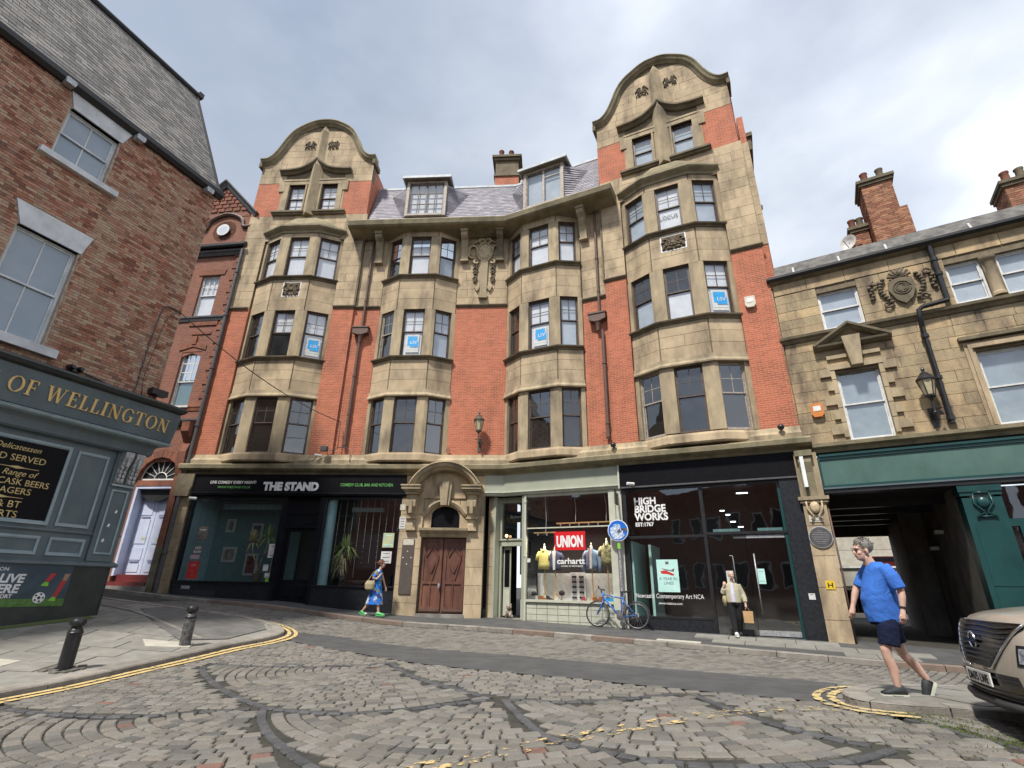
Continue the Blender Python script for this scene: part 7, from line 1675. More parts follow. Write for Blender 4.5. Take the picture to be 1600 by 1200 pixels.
# green fascia, passage, green pilaster
rbx('fascia_board', 'green_fascia', .30, SE_, -.15, .2, 2.90, 3.66); b = MB(MX, TX)
b.box(.26, .34, -.19, .2, 2.82, 3.74).box(.34, SE_, -.19, .2, 3.66, 3.74).box(.34, SE_, -.20, .2, 2.84, 2.90).box(.34, SE_, -.23, .2, 3.74, 3.80).build('fascia_frame', 'green_paint', rb)
rbx('fascia_back', 'green_paint', .3, SE_, -.04, .2, 3.8, 3.88); rbx('fascia_trim', 'pub_paint', .3, SE_, -.22, .1, 2.79, 2.835); rbx('fascia_soffit', 'black_metal', .3, SE_, -.18, .25, 2.68, 2.785)
GP_ = []
b = MB(MX, TX); b.box(3.32, 4.12, -.10, .5, -1.5, 2.35).build('pilaster', 'green_paint', rb)
b = MB(MX, TX); b.box(3.28, 4.16, -.16, .5, 2.50, 2.67).box(3.30, 4.14, -.13, .5, 2.40, 2.50); b.build('pilaster_capital', 'green_paint', rb)
b = MB(MX, TX); b.sphere((3.72, -.14, 2.22), (.13, .08, .15), 12, 8)
for sg in (-1, 1): b.tube([(3.72 + sg * .16, -.14, 2.45), (3.72 + sg * .19, -.15, 2.2), (3.72 + sg * .08, -.16, 2.05), (3.72 + sg * .02, -.15, 1.97), (3.72 + sg * .2, -.15, 1.86)], .025, 6)
b.tube([(3.52, -.14, 1.87), (3.92, -.14, 1.87)], .02, 5).tube([(3.56, -.14, 2.47), (3.88, -.14, 2.47)], .03, 6).build('carved_drop', 'green_paint', rb, smooth=True)
for z0, z1 in ((-1.2, -.45), (-.43, .2), (.22, 1.64)): MB(MX, TX).box(3.44, 4.0, -.115, -.1, z0, z1).build('pilaster_panel', 'green_paint', rb)
rbx('window_rail', 'green_paint', 4.12, SE_, -.06, .1, 1.62, 1.80); rbx('window_post', 'green_paint', 4.28, 4.42, -.07, .1, -1.4, 1.62); rbx('window_post', 'green_paint', 6.3, 6.44, -.07, .1, -1.4, 1.62)
rbx('shop_dark', 'dark_room', 4.12, SE_, .6, .7, -1.5, 2.7); rbx('stall_riser', 'green_paint', 4.42, SE_, -.04, .1, -1.5, -.5)
MB(MX, TX).add([(4.12, .03, -.5), (SE_, .03, -.5), (SE_, .03, 2.7), (4.12, .03, 2.7)], [(0, 1, 2, 3)]).build('shop_window', 'glass_shop', rb)
# passage through the building
def wallq(name, m, a, b_, z0, z1, t=.2): # slab between plan points a,b
    d = (Vector(b_) - Vector(a)).normalized(); n_ = Vector((-d.y, d.x)) * t
    return MB(MX, TX).prism([a, b_, tuple(Vector(b_) + n_), tuple(Vector(a) + n_)], z0, z1).build(name, m, rb)
wallq('passage_wall', 'concrete_dark', (9.2, 7.9), (2.52, 5.2), -1.6, 2.9) if 0 else None
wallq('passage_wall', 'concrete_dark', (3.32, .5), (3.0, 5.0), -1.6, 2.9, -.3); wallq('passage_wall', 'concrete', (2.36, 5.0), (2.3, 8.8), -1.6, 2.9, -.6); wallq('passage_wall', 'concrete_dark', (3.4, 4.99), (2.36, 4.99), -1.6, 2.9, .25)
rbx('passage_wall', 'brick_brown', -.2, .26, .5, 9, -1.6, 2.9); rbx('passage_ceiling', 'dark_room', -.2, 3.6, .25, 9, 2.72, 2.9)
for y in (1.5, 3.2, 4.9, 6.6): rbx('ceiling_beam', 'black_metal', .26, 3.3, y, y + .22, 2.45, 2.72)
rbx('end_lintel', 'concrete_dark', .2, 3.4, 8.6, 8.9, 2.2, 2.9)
for s, y, z, lb in ((3.05, 2.6, 1.75, 'upper white bulkhead light on the passage wall'), (2.98, 3.6, 1.35, 'lower white bulkhead light on the passage wall')):
    q = MX @ Vector((s, y, z)); r_ = root('bulkhead_light', lb, 'light', q, 'bulkhead lights in the passage'); b = MB(MX, q); b.box(s - .10, s + .10, y - .14, y + .14, z - .05, z + .05).build('diffuser', 'cream', r_); MB(MX, q).box(s + .1, s + .2, y - .04, y + .04, z - .03, z + .03).build('bracket', 'pipe_grey', r_)
# yard beyond the passage
q = MX @ Vector((1.5, 14, -1)); yd = root('car_park', 'concrete car park deck seen through the carriage passage', 'car park', q)
def yb(name, m, a, b_, c_, d, e, f_): return MB(MX, q).box(a, b_, c_, d, e, f_).build(name, m, yd)
yb('parapet', 'pale_slab', -4, 7, 14, 14.3, .35, 1.15); yb('deck', 'concrete_dark', -4, 7, 13.9, 22, .15, .34); yb('parapet_cap', 'frame_white', -4, 7, 13.9, 14.35, 1.16, 1.24); yb('parapet', 'pale_slab', -4, 7, 17, 17.3, 2.2, 3.4); yb('back_wall', 'pale_slab', -5, 8, 22, 22.3, -2, 7)
yb('kerb', 'pale_slab', -3, 6, 12.9, 13.1, -1.1, -.85); yb('dark_bay', 'dark_room', -4, 7, 18, 18.1, -1.2, .15)
b = MB(MX, q)
for k in range(26): b.box(-1 + k * .18, -.97 + k * .18, 13.2, 13.23, -1.1, .3)
b.build('railing', 'black_metal', yd, kind='stuff'); yb('rail', 'black_metal', -1, 4, 13.19, 13.24, .25, .3)
sheet_on(MX, 2.55, -.1, .45, .55, 'paper', 'notice', 'white and red notice on the car park railings', y=13.1, lines=3, lm='poster_red', cat='notice')
mat('car_maroon', (.10, .012, .014), rough=.3); qc = MX @ Vector((2.2, 15.5, 1.2)); b = MB(MX, qc); b.prism([(1.5, 1.2), (1.5, 1.45), (1.7, 1.5), (1.95, 1.75), (3.1, 1.75), (3.5, 1.5), (3.9, 1.45), (4.0, 1.2)], 15, 16.6, 'y'); o = b.build('parked_car', 'car_maroon'); o.location = qc; tag(o, 'dark red car parked up on the car park deck', 'car'); MB(MX, qc).box(1.55, 1.7, 14.97, 15.0, 1.38, 1.44).build('tail_light', 'alarm_orange', o); MB(MX, qc).prism([(1.9, 1.52), (2.05, 1.7), (3.0, 1.7), (3.25, 1.52)], 14.98, 15, 'y').build('side_window', 'black_gloss', o)
for s in (1.95, 3.55): MB(MX, qc).lathe([(.18, -.05), (.2, .0), (.18, .06)], (s, 15.0, 1.26), 14, axis='y').build('wheel', 'cap_black', o)

# ================================================================ buildings across the street, behind the viewer
op = root('opposite_building', 'plain brown brick building on the near side of the street', 'building', (0, -9, -2))
MB(T=(0, -9, -2)).box(-13.3, 4, -14, -9, -2, 8.2).build('wall', 'brick_brown', op); MB(T=(0, -9, -2)).box(-34, -16.4, -14, -9, -2, 9.5).build('end_wall', 'brick_brown', op); MB(T=(0, -9, -2)).box(-16.4, -13.3, -14, -9, -2, 4.7).build('low_wall', 'brick_brown', op); MB(T=(0, -9, -2)).box(6.5, 20, -15, -8, -2, 7).build('wing', 'brick_brown', op)
for i in range(9):
    for z in (.2, 4.0): x = -12.9 + i * 1.85; MB(T=(0, -9, -2)).box(x, x + 1.1, -9.02, -8.99, z, z + 1.9).build('window', 'frame_white', op); MB(T=(0, -9, -2)).box(x + .1, x + 1.0, -8.985, -8.98, z + .1, z + 1.8).build('pane', 'black_gloss', op)

# ================================================================ street furniture and fittings
def bollard(x, y, label, dirt):
    z = G(x, y) + .08; r_ = root('bollard', label, 'bollard', (x, y, z), 'black cast bollards on the pub pavement')
    b = MB(); b.lathe([(.105, -.05), (.105, .50), (.10, .56), (.085, .585), (.075, .60)], n=20).build('post', 'black_metal' if not dirt else 'bollard_worn', r_, smooth='auto')
    b = MB(); b.lathe([(.06, .595), (.075, .60), (.075, .615), (.105, .63), (.115, .66), (.112, .70), (.095, .73), (.05, .75), (.01, .755)], n=20).build('cap', 'black_metal', r_, smooth='auto')
    b = MB(); b.lathe([(.106, .50), (.112, .51), (.112, .535), (.104, .545)], n=20).build('collar', 'black_metal', r_, smooth='auto')
mat('bollard_worn', (.02, .02, .022), (.16, .155, .15), rough=.5, nscale=16, grime=.3)
bollard(-7.08, 9.30, 'clean black bollard nearest the pub banner, beside the pale slab', False); bollard(-6.55, 11.6, 'scuffed black bollard near the kerb corner', True)
b = MB()
for k in range(14):
    a = k / 14 * 2 * PI; r = random.uniform(.16, .3); x, y = -7.08 + r * math.cos(a), 9.3 + r * math.sin(a); slab(b, [(x - .06, y - .05), (x + .06, y - .05), (x + .06, y + .05), (x - .06, y + .05)], .06, .096, rnd=random.random())
b.build('sett_collar', 'sett', pavL, kind='stuff')
# wall lanterns on brackets
mat('lantern_glass', (.55, .48, .30), (.45, .4, .27), rough=.25, nscale=6); mat('lantern_frame', (.10, .085, .065), (.05, .045, .035), rough=.5, nscale=12)
def lantern(M, s, p, z, label, m='lantern_frame', sc_=1.0):
    q = M @ Vector((s, -p, z)); r_ = root('wall_lantern', label, 'lantern', q, 'Victorian wall lanterns'); Mq = M @ TR(s, -p, z) @ Matrix.Scale(sc_, 4)
    b = MB(Mq, q); b.lathe([(.10, 0), (.19, .42)], n=6).build('glass', 'lantern_glass', r_)
    b = MB(Mq, q)
    for k in range(6): a = k * PI / 3; b.tube([(.105 * math.cos(a), .105 * math.sin(a), 0), (.198 * math.cos(a), .198 * math.sin(a), .42)], .012, 5)
    b.lathe([(.03, -.14), (.05, -.08), (.12, -.02), (.12, .02), (.1, .02)], n=12).lathe([(.2, .41), (.215, .42), (.215, .45), (.13, .56), (.10, .58), (.10, .61), (.06, .63), (.03, .68), (.045, .72), (.03, .76), (.01, .82)], n=12); b.build('frame', m, r_, smooth='auto')
    b = MB(Mq, q); b.tube([(0, 0, -.1), (0, 0, -.42)], .03, 8).tube([(0, 0, -.38), (0, p / sc_ * .5, -.44), (0, p / sc_, -.38)], .028, 7).tube([(0, 0, -.25), (0, p / sc_ * .6, -.3), (0, p / sc_, -.62)], .02, 6)
    b.tube([(-.14, 0, -.34), (.14, 0, -.34)], .02, 6).sphere((0, 0, -.45), .045, 8, 6).box(-.07, .07, p / sc_ - .03, p / sc_, -.75, -.25).lathe([(.03, 0), (.05, .02), (.03, .1)], (.14, .1, -.5), 8); b.build('bracket', m, r_, smooth='auto')
lantern(ML, -1.02, .42, 5.70, 'weathered lantern on the central red brick panel'); lantern(MX, 3.28, .40, 5.12, 'black lantern on the sandstone wall by the black downpipe', 'black_metal', 1.08)
def small(M, s, p, z, name, label, cat, fn, group=None):
    q = M @ Vector((s, -p, z)); r_ = root(name, label, cat, q, group); fn(M @ TR(s, -p, z), q, r_)
def f_alarm(m): 
    def f(Mq, q, r_): MB(Mq, q).prism([(-.16, .2), (.16, .2), (.17, -.12), (.10, -.22), (-.10, -.22), (-.17, -.12)], -.12, .0, 'y').build('case', m, r_); MB(Mq, q).box(-.1, .1, -.13, -.121, -.04, .12).build('label_plate', 'white_paint', r_)
    return f
small(MR, 9.50, .13, 9.35, 'alarm_box', 'cream alarm box on the brick beside the right bay', 'alarm box', f_alarm('cream')); small(MX, .56, .02, 5.22, 'alarm_box', 'orange alarm box on the sandstone wall', 'alarm box', f_alarm('alarm_orange'))
def f_flood(Mq, q, r_): MB(Mq, q).prism([(-.12, -.1), (.12, -.1), (.12, .08), (-.12, .08)], -.22, -.02, 'y').build('lamp_head', 'pipe_grey', r_); MB(Mq, q).tube([(0, -.02, 0), (0, .15, -.06)], .02, 5).build('arm', 'black_metal', r_)
small(ML, -7.15, .30, 4.98, 'floodlight', 'grey floodlight beside the left downpipe above the comedy bar', 'floodlight', f_flood)
def f_cam(Mq, q, r_): b = MB(Mq @ RZ(-50), q); b.lathe([(.04, -.14), (.055, -.13), (.055, .12), (.045, .12)], (0, 0, 0), 10, axis='y').build('housing', 'white_paint', r_, smooth='auto'); MB(Mq, q).tube([(0, 0, 0), (0, .22, .04)], .018, 5).build('arm', 'white_paint', r_)
small(ML, -7.4, .32, 4.72, 'security_camera', 'white security camera on the cornice under the grey floodlight', 'camera', f_cam); small(MR, 4.95, .36, 3.30, 'security_camera', 'white security camera on the black fascia beside the sage shopfront', 'camera', f_cam); small(ML, -12.1, .38, 3.0, 'security_camera', 'white security camera at the left end of the comedy bar sign', 'camera', f_cam)
def f_spot(Mq, q, r_): b = MB(Mq, q); b.sphere((0, 0, 0), .1, 12, 8).build('lamp_head', 'black_metal', r_, smooth=True); MB(Mq, q).tube([(0, 0, 0), (0, .15, -.05)], .025, 5).build('arm', 'black_metal', r_)
small(MR, 4.42, .30, 4.72, 'spotlight', 'round spotlight on the cornice under the right downpipe', 'spotlight', f_spot); small(MR, 9.72, .30, 4.76, 'spotlight', 'round spotlight at the right end of the shop cornice', 'spotlight', f_spot)
small(ML, -2.25, .05, 5.0, 'wall_bracket', 'small dark ring bracket low on the central brick panel', 'bracket', lambda Mq, q, r_: MB(Mq, q).tube([(.06 * math.cos(a), -.05, .06 * math.sin(a)) for a in np.linspace(0, 2 * PI, 12)], .018, 5).build('ring', 'pipe_brown', r_))
sheet_on(MX, -.02, .2, .22, .22, 'poster_yellow', 'hydrant_sign', 'square yellow hydrant sign with a black H on the stone pier', y=-.30, cat='sign')
hy = bpy.data.objects['hydrant_sign']; mat('hyd_yellow', (.72, .50, .02), rough=.5); hy.data.materials[0] = MATS['hyd_yellow']; q = hy.location; text('H', .17, MX @ TR(-.02, -.303, .14), q, 'lettering', 'cap_black', hy, align='CENTER', xs=1.2, bold=.004)
q = MX @ Vector((-.02, -.3, 1.46)); pq = root('wall_plaque', 'round grey commemorative plaque on the stone pier', 'plaque', q); b = MB(MX @ TR(-.02, -.3, 1.46), q); b.lathe([(.30, .0), (.30, -.02), (.27, -.025)], (0, 0, 0), 28, axis='y').build('rim', 'silver', pq, smooth='auto'); b = MB(MX @ TR(-.02, -.3, 1.46), q); b.lathe([(.275, .0), (.275, -.028)], (0, 0, 0), 28, axis='y').build('disc', 'pipe_grey', pq)
b = MB(MX @ TR(-.02, -.3, 1.46), q)
for i, w_ in enumerate((.06, .17, .2, .21, .2, .18, .14, .09)): b.box(-w_, w_, -.033, -.029, .16 - i * .047, .17 - i * .047)
b.build('raised_lettering', 'silver', pq, kind='stuff')
sheet_on(MX, -.05, 1.98, .34, .2, 'cream', 'street_nameplate', 'cream nameplate above the round plaque', y=-.30, cat='nameplate', lines=2)
q = MX @ Vector((-.12, -.5, 3.25)); r_ = root('light_tube', 'white vertical light tube in front of the stone console', 'light', q); MB(MX, q).box(-.17, -.07, -.52, -.44, 2.85, 3.75).build('tube', 'white_print', r_); MB(MX, q).box(-.15, -.09, -.44, -.40, 2.75, 3.8).build('bracket', 'pipe_grey', r_)
q = MX @ Vector((.3, -.2, -1)); o = MB(MX, q).tube([(.30, -.25, -1.25), (.32, -.27, .5), (.30, -.2, 2.3)], .025, 6).build('wall_conduit', 'pipe_brown', smooth=True); o.location = q; tag(o, 'thin rusty conduit running up the passage edge of the stone pier', 'pipe')
# projecting sign on the sage pilaster
def f_proj(Mq, q, r_): MB(Mq, q).box(-.02, .02, -.42, -.08, -.22, .14).build('panel', 'brown_board', r_); MB(Mq, q).tube([(0, .1, .18), (0, -.45, .18)], .018, 5).build('arm', 'black_metal', r_)
small(MR, 4.42, .1, 2.86, 'projecting_sign', 'small brown projecting sign at the top of the sage pilaster', 'sign', f_proj)
# round blue traffic sign on a sticker-covered post
mat('sign_blue', (.01, .14, .60), (.01, .12, .52), rough=.4); mat('sign_stickers', (.75, .76, .78), (.10, .25, .50), nscale=13, rough=.6)
sx, sp = 4.42, .34; q0 = lp(MR, sx, sp); gz = G(q0.x, q0.y) + .05; q = Vector((q0.x, q0.y, gz)); r_ = root('traffic_sign', 'round blue traffic sign half covered with white stickers on its post', 'traffic sign', q); Mq = MR @ TR(sx, -sp, 1.80)
MB(MR, q).tube([(sx, -sp + .05, gz), (sx, -sp + .05, 1.9)], .038, 10).build('post', 'sticker_mix', r_, smooth='auto')
MB(Mq, q).lathe([(.345, .01), (.345, -.008), (.33, -.012)], (0, 0, 0), 30, axis='y').build('rim', 'white_print', r_); MB(Mq, q).lathe([(.322, .0), (.322, -.015)], (0, 0, 0), 30, axis='y').build('face', 'sign_blue', r_)
b = MB(Mq, q); b.prism([(-.26, -.02), (-.25, .08), (-.16, .12), (-.14, .19), (-.02, .22), (.08, .18), (.10, .05), (.18, .04), (.16, -.1), (.24, -.14), (.16, -.22), (.0, -.29), (-.14, -.26), (-.22, -.16)], -.020, -.0165, 'y').build('sticker', 'sign_stickers', r_)
b = MB(Mq, q); b.prism([(.1, .06), (.30, .07), (.31, -.02), (.12, -.01)], -.023, -.0205, 'y').prism([(-.04, -.04), (.06, .06), (.10, -.04), (.03, -.1)], -.026, -.0235, 'y').build('sticker', 'paper_dark', r_)
MB(MR, q).box(sx - .05, sx + .05, -sp - .0, -sp + .012, 1.22, 1.40).build('sticker', 'lime', r_)
# telephone line across the narrow house to the left bay
a = MP @ Vector((-.1, -.04, 7.2)); e = ML @ Vector((-6.75, -.2, 6.15)); P_ = [a.lerp(e, t) - Vector((0, 0, .35 * 4 * t * (1 - t))) for t in np.linspace(0, 1, 24)]
q = a.lerp(e, .5); o = MB(T=q).tube(P_, .016, 5).tube([e, e + Vector((.05, -.02, -1.1))], .015, 5).build('overhead_cable', 'pipe_grey', smooth=True); o.location = q; tag(o, 'sagging overhead cable from the pub corner to the brick bays', 'cable')
q = ML @ Vector((-6.4, -.3, 4.6)); o = MB(ML, q).tube(spline([(-8.2, -.34, 4.46), (-7.6, -.33, 4.5), (-7.3, -.3, 4.9), (-7.0, -.2, 4.95), (-6.5, -.2, 5.1), (-6.2, -.2, 4.95), (-6.1, -.3, 4.46)], 4), .014, 5).build('wall_cable', 'pipe_grey', smooth=True); o.location = q; tag(o, 'loose cable around the floodlight above the comedy bar', 'cable')
q = ML @ Vector((-4.6, -.9, -.9)); q.z = G(q.x, q.y) + .09; o = MB(T=q).add([q + Vector(v) for v in ((-.08, 0, 0), (.05, -.05, 0), (.09, .04, 0), (-.02, .07, 0), (0, .01, .07))], [(0, 1, 4), (1, 2, 4), (2, 3, 4), (3, 0, 4)]).build('litter', 'white_paint'); o.location = q; tag(o, 'scrap of white litter on the pavement below the bar window', 'litter')
# ================================================================ bicycle, people, car
mat('bike_blue', (.03, .15, .48), (.025, .12, .40), rough=.25, coat=.5); mat('rubber', (.02, .02, .02), rough=.8); mat('rim_grey', (.25, .25, .26), rough=.35, metal=.6)
qb = lp(MR, 4.25, .52); g_l = lp(MR, 3.68, .52); g_r = lp(MR, 4.82, .52)
zl = G(g_l.x, g_l.y) + .07; zr = G(g_r.x, g_r.y) + .07; q = Vector((qb.x, qb.y, (zl + zr) / 2)); bk = root('bicycle', 'blue hybrid bicycle leaning against the sage pilaster', 'bicycle', q)
MB_ = MR @ TR(4.25, -.52, (zl + zr) / 2) @ Matrix.Rotation(math.atan2(zr - zl, -1.14) + PI if False else -math.atan2(zr - zl, 1.14), 4, 'Y') @ Matrix.Rotation(math.radians(-8), 4, 'X') @ Matrix.Scale(1.1, 4)
def wheel(cx, nm):
    b = MB(MB_, q); R_ = .335
    b.tube([(cx + R_ * math.cos(a), 0, .35 + R_ * math.sin(a)) for a in np.linspace(0, 2 * PI, 33)], .019, 7, cap=False); w_ = b.build(nm, 'rubber', bk, smooth=True)
    MB(MB_, q).tube([(cx + .312 * math.cos(a), 0, .35 + .312 * math.sin(a)) for a in np.linspace(0, 2 * PI, 33)], .011, 5, cap=False).build('rim', 'rim_grey', w_, smooth=True)
    b = MB(MB_, q)
    for k in range(20): a = k * PI / 10; sg = 1 if k % 2 else -1; b.tube([(cx + .02 * math.cos(a + 1), sg * .02, .35 + .02 * math.sin(a + 1)), (cx + .31 * math.cos(a), 0, .35 + .31 * math.sin(a))], .0022, 3)
    b.build('spokes', 'rim_grey', w_, kind='stuff'); b = MB(MB_, q); b.lathe([(.02, -.05), (.03, -.03), (.02, 0), (.03, .03), (.02, .05)], (cx, 0, .35), 10, axis='y').lathe([(.07, .02), (.07, .024)], (cx, -.05, .35), 16, axis='y').build('hub', 'silver', w_)
wheel(-.55, 'front_wheel'); wheel(.57, 'rear_wheel')
hd, st_, bb, rx_ = (-.40, 0, .86), (.20, 0, .80), (.10, 0, .30), (.57, 0, .35)
b = MB(MB_, q); b.tube([(-.43, 0, .92), (-.37, 0, .74)], .026, 8).tube([(-.40, 0, .87), (.17, 0, .78)], .018, 8).tube([(-.37, 0, .77), bb], .024, 8).tube([bb, (.21, 0, .84)], .018, 8)
for sg in (-1, 1): b.tube([(.17, 0, .76), (.57, sg * .06, .35)], .010, 6).tube([bb, (.57, sg * .06, .35)], .012, 6).tube([(-.37, sg * .03, .74), (-.42, sg * .05, .6), (-.55, sg * .055, .35)], [.018, .018, .012], 7)
b.tube([(-.37, -.05, .74), (-.37, .05, .74)], .022, 7).build('frame', 'bike_blue', bk, smooth=True)
b = MB(MB_, q); b.tube([(-.44, 0, .9), (-.46, 0, 1.0), (-.50, 0, 1.02)], .018, 7).tube([(-.45, -.30, 1.03), (-.50, -.12, 1.02), (-.50, .12, 1.02), (-.45, .30, 1.03)], .013, 7).tube([(-.44, -.32, 1.035), (-.47, -.2, 1.03)], .02, 7).tube([(-.44, .32, 1.035), (-.47, .2, 1.03)], .02, 7).tube([(-.5, -.1, 1.02), (-.62, -.08, .9), (-.5, -.04, .7)], .005, 4).build('handlebar', 'cap_black', bk, smooth=True)
b = MB(MB_, q); b.tube([(.21, 0, .84), (.24, 0, .93)], .013, 6); b.build('seat_post', 'silver', bk)
b = MB(MB_, q); b.prism([(.10, .94), (.38, .95), (.38, .985), (.3, .98), (.12, .97)], -.025, .025, 'y').prism([(.27, .945), (.39, .95), (.39, .99), (.3, .985)], -.08, .08, 'y').build('saddle', 'cap_black', bk)
b = MB(MB_, q); b.lathe([(.02, -.06), (.095, -.05), (.095, -.044), (.02, -.04)], (.10, 0, .30), 18, axis='y').tube([(.10, -.08, .30), (.17, -.08, .14)], .012, 6).tube([(.10, .08, .30), (.03, .08, .46)], .012, 6).box(.13, .23, -.15, -.08, .125, .15).box(-.03, .07, .08, .15, .45, .475).tube([(.10, -.05, .395), (.57, -.05, .39)], .006, 4).tube([(.10, -.05, .205), (.57, -.05, .30)], .006, 4).lathe([(.05, 0), (.04, .02)], (.57, -.055, .35), 12, axis='y').tube([(.57, -.05, .33), (.60, -.05, .2)], .015, 5).build('drivetrain', 'pipe_grey', bk)
b = MB(MB_, q); b.tube([(.57 + .37 * math.cos(a), 0, .35 + .37 * math.sin(a)) for a in np.linspace(.15, 1.9, 12)], .008, 5).build('mudguard', 'pipe_grey', bk)

def fuse(mb_, name, m, parent, vox=.012, sm=6, T=(0, 0, 0)):
    """joins overlapping limbs into one continuous skin"""
    me = mb_.mesh('tmp', m); o = bpy.data.objects.new('tmp', me); COL.objects.link(o)
    r = o.modifiers.new('r', 'REMESH'); r.mode = 'VOXEL'; r.voxel_size = vox; s_ = o.modifiers.new('s', 'SMOOTH'); s_.factor = .5; s_.iterations = sm
    me2 = bpy.data.meshes.new_from_object(o.evaluated_get(bpy.context.evaluated_depsgraph_get())); bpy.data.objects.remove(o)
    me2.polygons.foreach_set('use_smooth', [True] * len(me2.polygons)); me2.materials.clear(); me2.materials.append(MATS[m])
    o = bpy.data.objects.new(name, me2); COL.objects.link(o); o.parent = parent; return o
def ell(mb_, rings, n=18):
    """stack of ellipses (cx, cy, z, rx, ry)"""
    vs = [(cx + rx * math.cos(2 * PI * k / n), cy + ry * math.sin(2 * PI * k / n), z) for cx, cy, z, rx, ry in rings for k in range(n)]
    return mb_.add(vs, [(i * n + k, i * n + (k + 1) % n, (i + 1) * n + (k + 1) % n, (i + 1) * n + k) for i in range(len(rings) - 1) for k in range(n)] + [tuple(range(n))[::-1], tuple(range((len(rings) - 1) * n, len(rings) * n))])
def hand(mb_, w_, d, side, curl=.5, s=1.0):
    """palm, four unequal bent fingers and a thumb from the side of the palm; d points down the hand, side towards the thumb"""
    w_ = Vector(w_); d = Vector(d).normalized(); side = Vector(side); side = (side - d * side.dot(d)).normalized(); n_ = d.cross(side)
    mb_.tube([w_ - d * .03, w_ + d * .02, w_ + d * .085 * s], [.026, .034 * s, .036 * s], 8)
    for k, L_ in enumerate((.062, .075, .070, .055)):
        o = w_ + d * .08 * s + side * (.033 - .022 * k) * s; L_ *= s
        p1 = o + d * L_ * .5 + n_ * L_ * .15 * curl; p2 = p1 + (d * (1 - curl * .5) + n_ * curl).normalized() * L_ * .55
        mb_.tube([o - d * .03, o, p1, p2], [.010, .010 * s, .0095 * s, .008 * s], 6)
    o = w_ + d * .03 * s + side * .022 * s; mb_.tube([o - side * .01, o + side * .016 + d * .02, o + side * .014 + d * .055 + n_ * .025 * curl], [.013 * s, .012 * s, .009 * s], 6)
def head(mb_, c, f_, s=1.0, tilt=0):
    """skull, jaw, nose, ears and neck; f_ = facing direction"""
    c = Vector(c); f_ = Vector(f_).normalized(); l_ = Vector((-f_.y, f_.x, 0)).normalized(); u = f_.cross(l_)
    def S(o, r, n=14, m=10):
        b = MB(); b.sphere((0, 0, 0), r, n, m)
        M_ = Matrix((f_, l_, u)).transposed()
        mb_.add([c + M_ @ (Vector(v) + Vector(o) * 1) * s for v in b.v], b.f)
    S((-.015, 0, .035), (.098, .075, .092)); S((.035, 0, -.045), (.058, .052, .075)); S((.068, 0, -.085), (.022, .026, .022)); S((.075, 0, .03), (.022, .05, .018))
    S((.098, 0, -.018), (.020, .015, .026)); S((.10, 0, -.03), (.016, .019, .012)); S((.083, 0, -.058), (.014, .026, .009))
    for sg in (-1, 1): S((-.008, sg * .078, -.012), (.02, .010, .033), 8, 6); S((.058, sg * .035, -.025), (.028, .022, .022))
    return c, f_, l_, u
def face(parent, T, c, f_, l_, u, s=1.0, brow='hair_grey'):
    b = MB(T=T)
    for sg in (-1, 1): b.sphere(c + (f_ * .088 + l_ * .031 * sg + u * .004) * s, (.011 * s, .011 * s, .009 * s), 8, 6)
    b.build('eyes', 'eye_dark', parent); b = MB(T=T)
    for sg in (-1, 1): b.tube([c + (f_ * .098 + l_ * .018 * sg + u * .03) * s, c + (f_ * .092 + l_ * .048 * sg + u * .031) * s], .006 * s, 5)
    b.build('eyebrows', brow, parent); b = MB(T=T); b.tube([c + (f_ * .094 + l_ * sg * .022 + u * (-.058)) * s for sg in (-1, 0, 1)], .005 * s, 5).build('mouth', 'lip', parent)
def hair(parent, T, c, f_, l_, u, m, s=1.0, rr=(.112, .09, .095), off=(-.035, 0, .05), cut=-.03, n=260, L_=.03, seed=1):
    r = random.Random(seed); b = MB(T=T); M_ = Matrix((f_, l_, u)).transposed(); k = MB().sphere((0, 0, 0), rr, 16, 12)
    ok = [i for i, v in enumerate(k.v)]
    base = []
    for v in k.v:
        w_ = Vector(v) + Vector(off)
        if w_.x > .055 and w_.z < .07: w_.x = .055
        if w_.z < cut - .04: w_.z = cut - .04; w_.x *= .9; w_.y *= .9
        base.append(c + M_ @ w_ * s)
    b.add(base, k.f)
    for i in range(n):
        a = r.uniform(0, 2 * PI); e = r.uniform(-.2, 1.5); p = Vector((rr[0] * math.cos(a) * math.cos(e), rr[1] * math.sin(a) * math.cos(e), rr[2] * math.sin(e))) + Vector(off)
        if p.x > .05 and p.z < .07: continue
        d = Vector((r.uniform(-.3, 1) * .6, r.uniform(-.6, .6), r.uniform(-.2, .6))).normalized() * L_; t = Vector((r.uniform(-1, 1), r.uniform(-1, 1), 0)) * .008
        P_ = [c + M_ @ x * s for x in (p - t, p + t, p + d)]; b.add(P_, [(0, 1, 2)], r.random())
    return b.build('hair', m, parent, smooth=True)
mat('skin', (.60, .40, .32), (.52, .31, .24), rough=.55, nscale=9); mat('skin_pale', (.58, .38, .29), (.52, .32, .24), rough=.55, nscale=9)
mat('hair_grey', (.16, .14, .125), (.30, .28, .26), rough=.7, nscale=60, rv=.3); mat('hair_brown', (.12, .05, .025), (.07, .03, .018), rough=.6, nscale=50, rv=.3); mat('hair_white', (.5, .46, .40), (.35, .32, .28), rough=.7, nscale=50); mat('eye_dark', (.03, .02, .015), rough=.3); mat('lip', (.35, .13, .11), rough=.5)
mat('tee_blue', (.04, .16, .56), (.03, .12, .46), rough=.92, nscale=5, bump=1, bscale=5); mat('shorts_navy', (.007, .011, .034), (.010, .015, .040), rough=.95, nscale=6, bump=1, bscale=8, spec=.2); mat('shoe_black', (.012, .014, .018), (.03, .035, .04), rough=.7, nscale=40); mat('sole', (.6, .62, .52), rough=.6); mat('cyan', (.05, .5, .65), rough=.4)
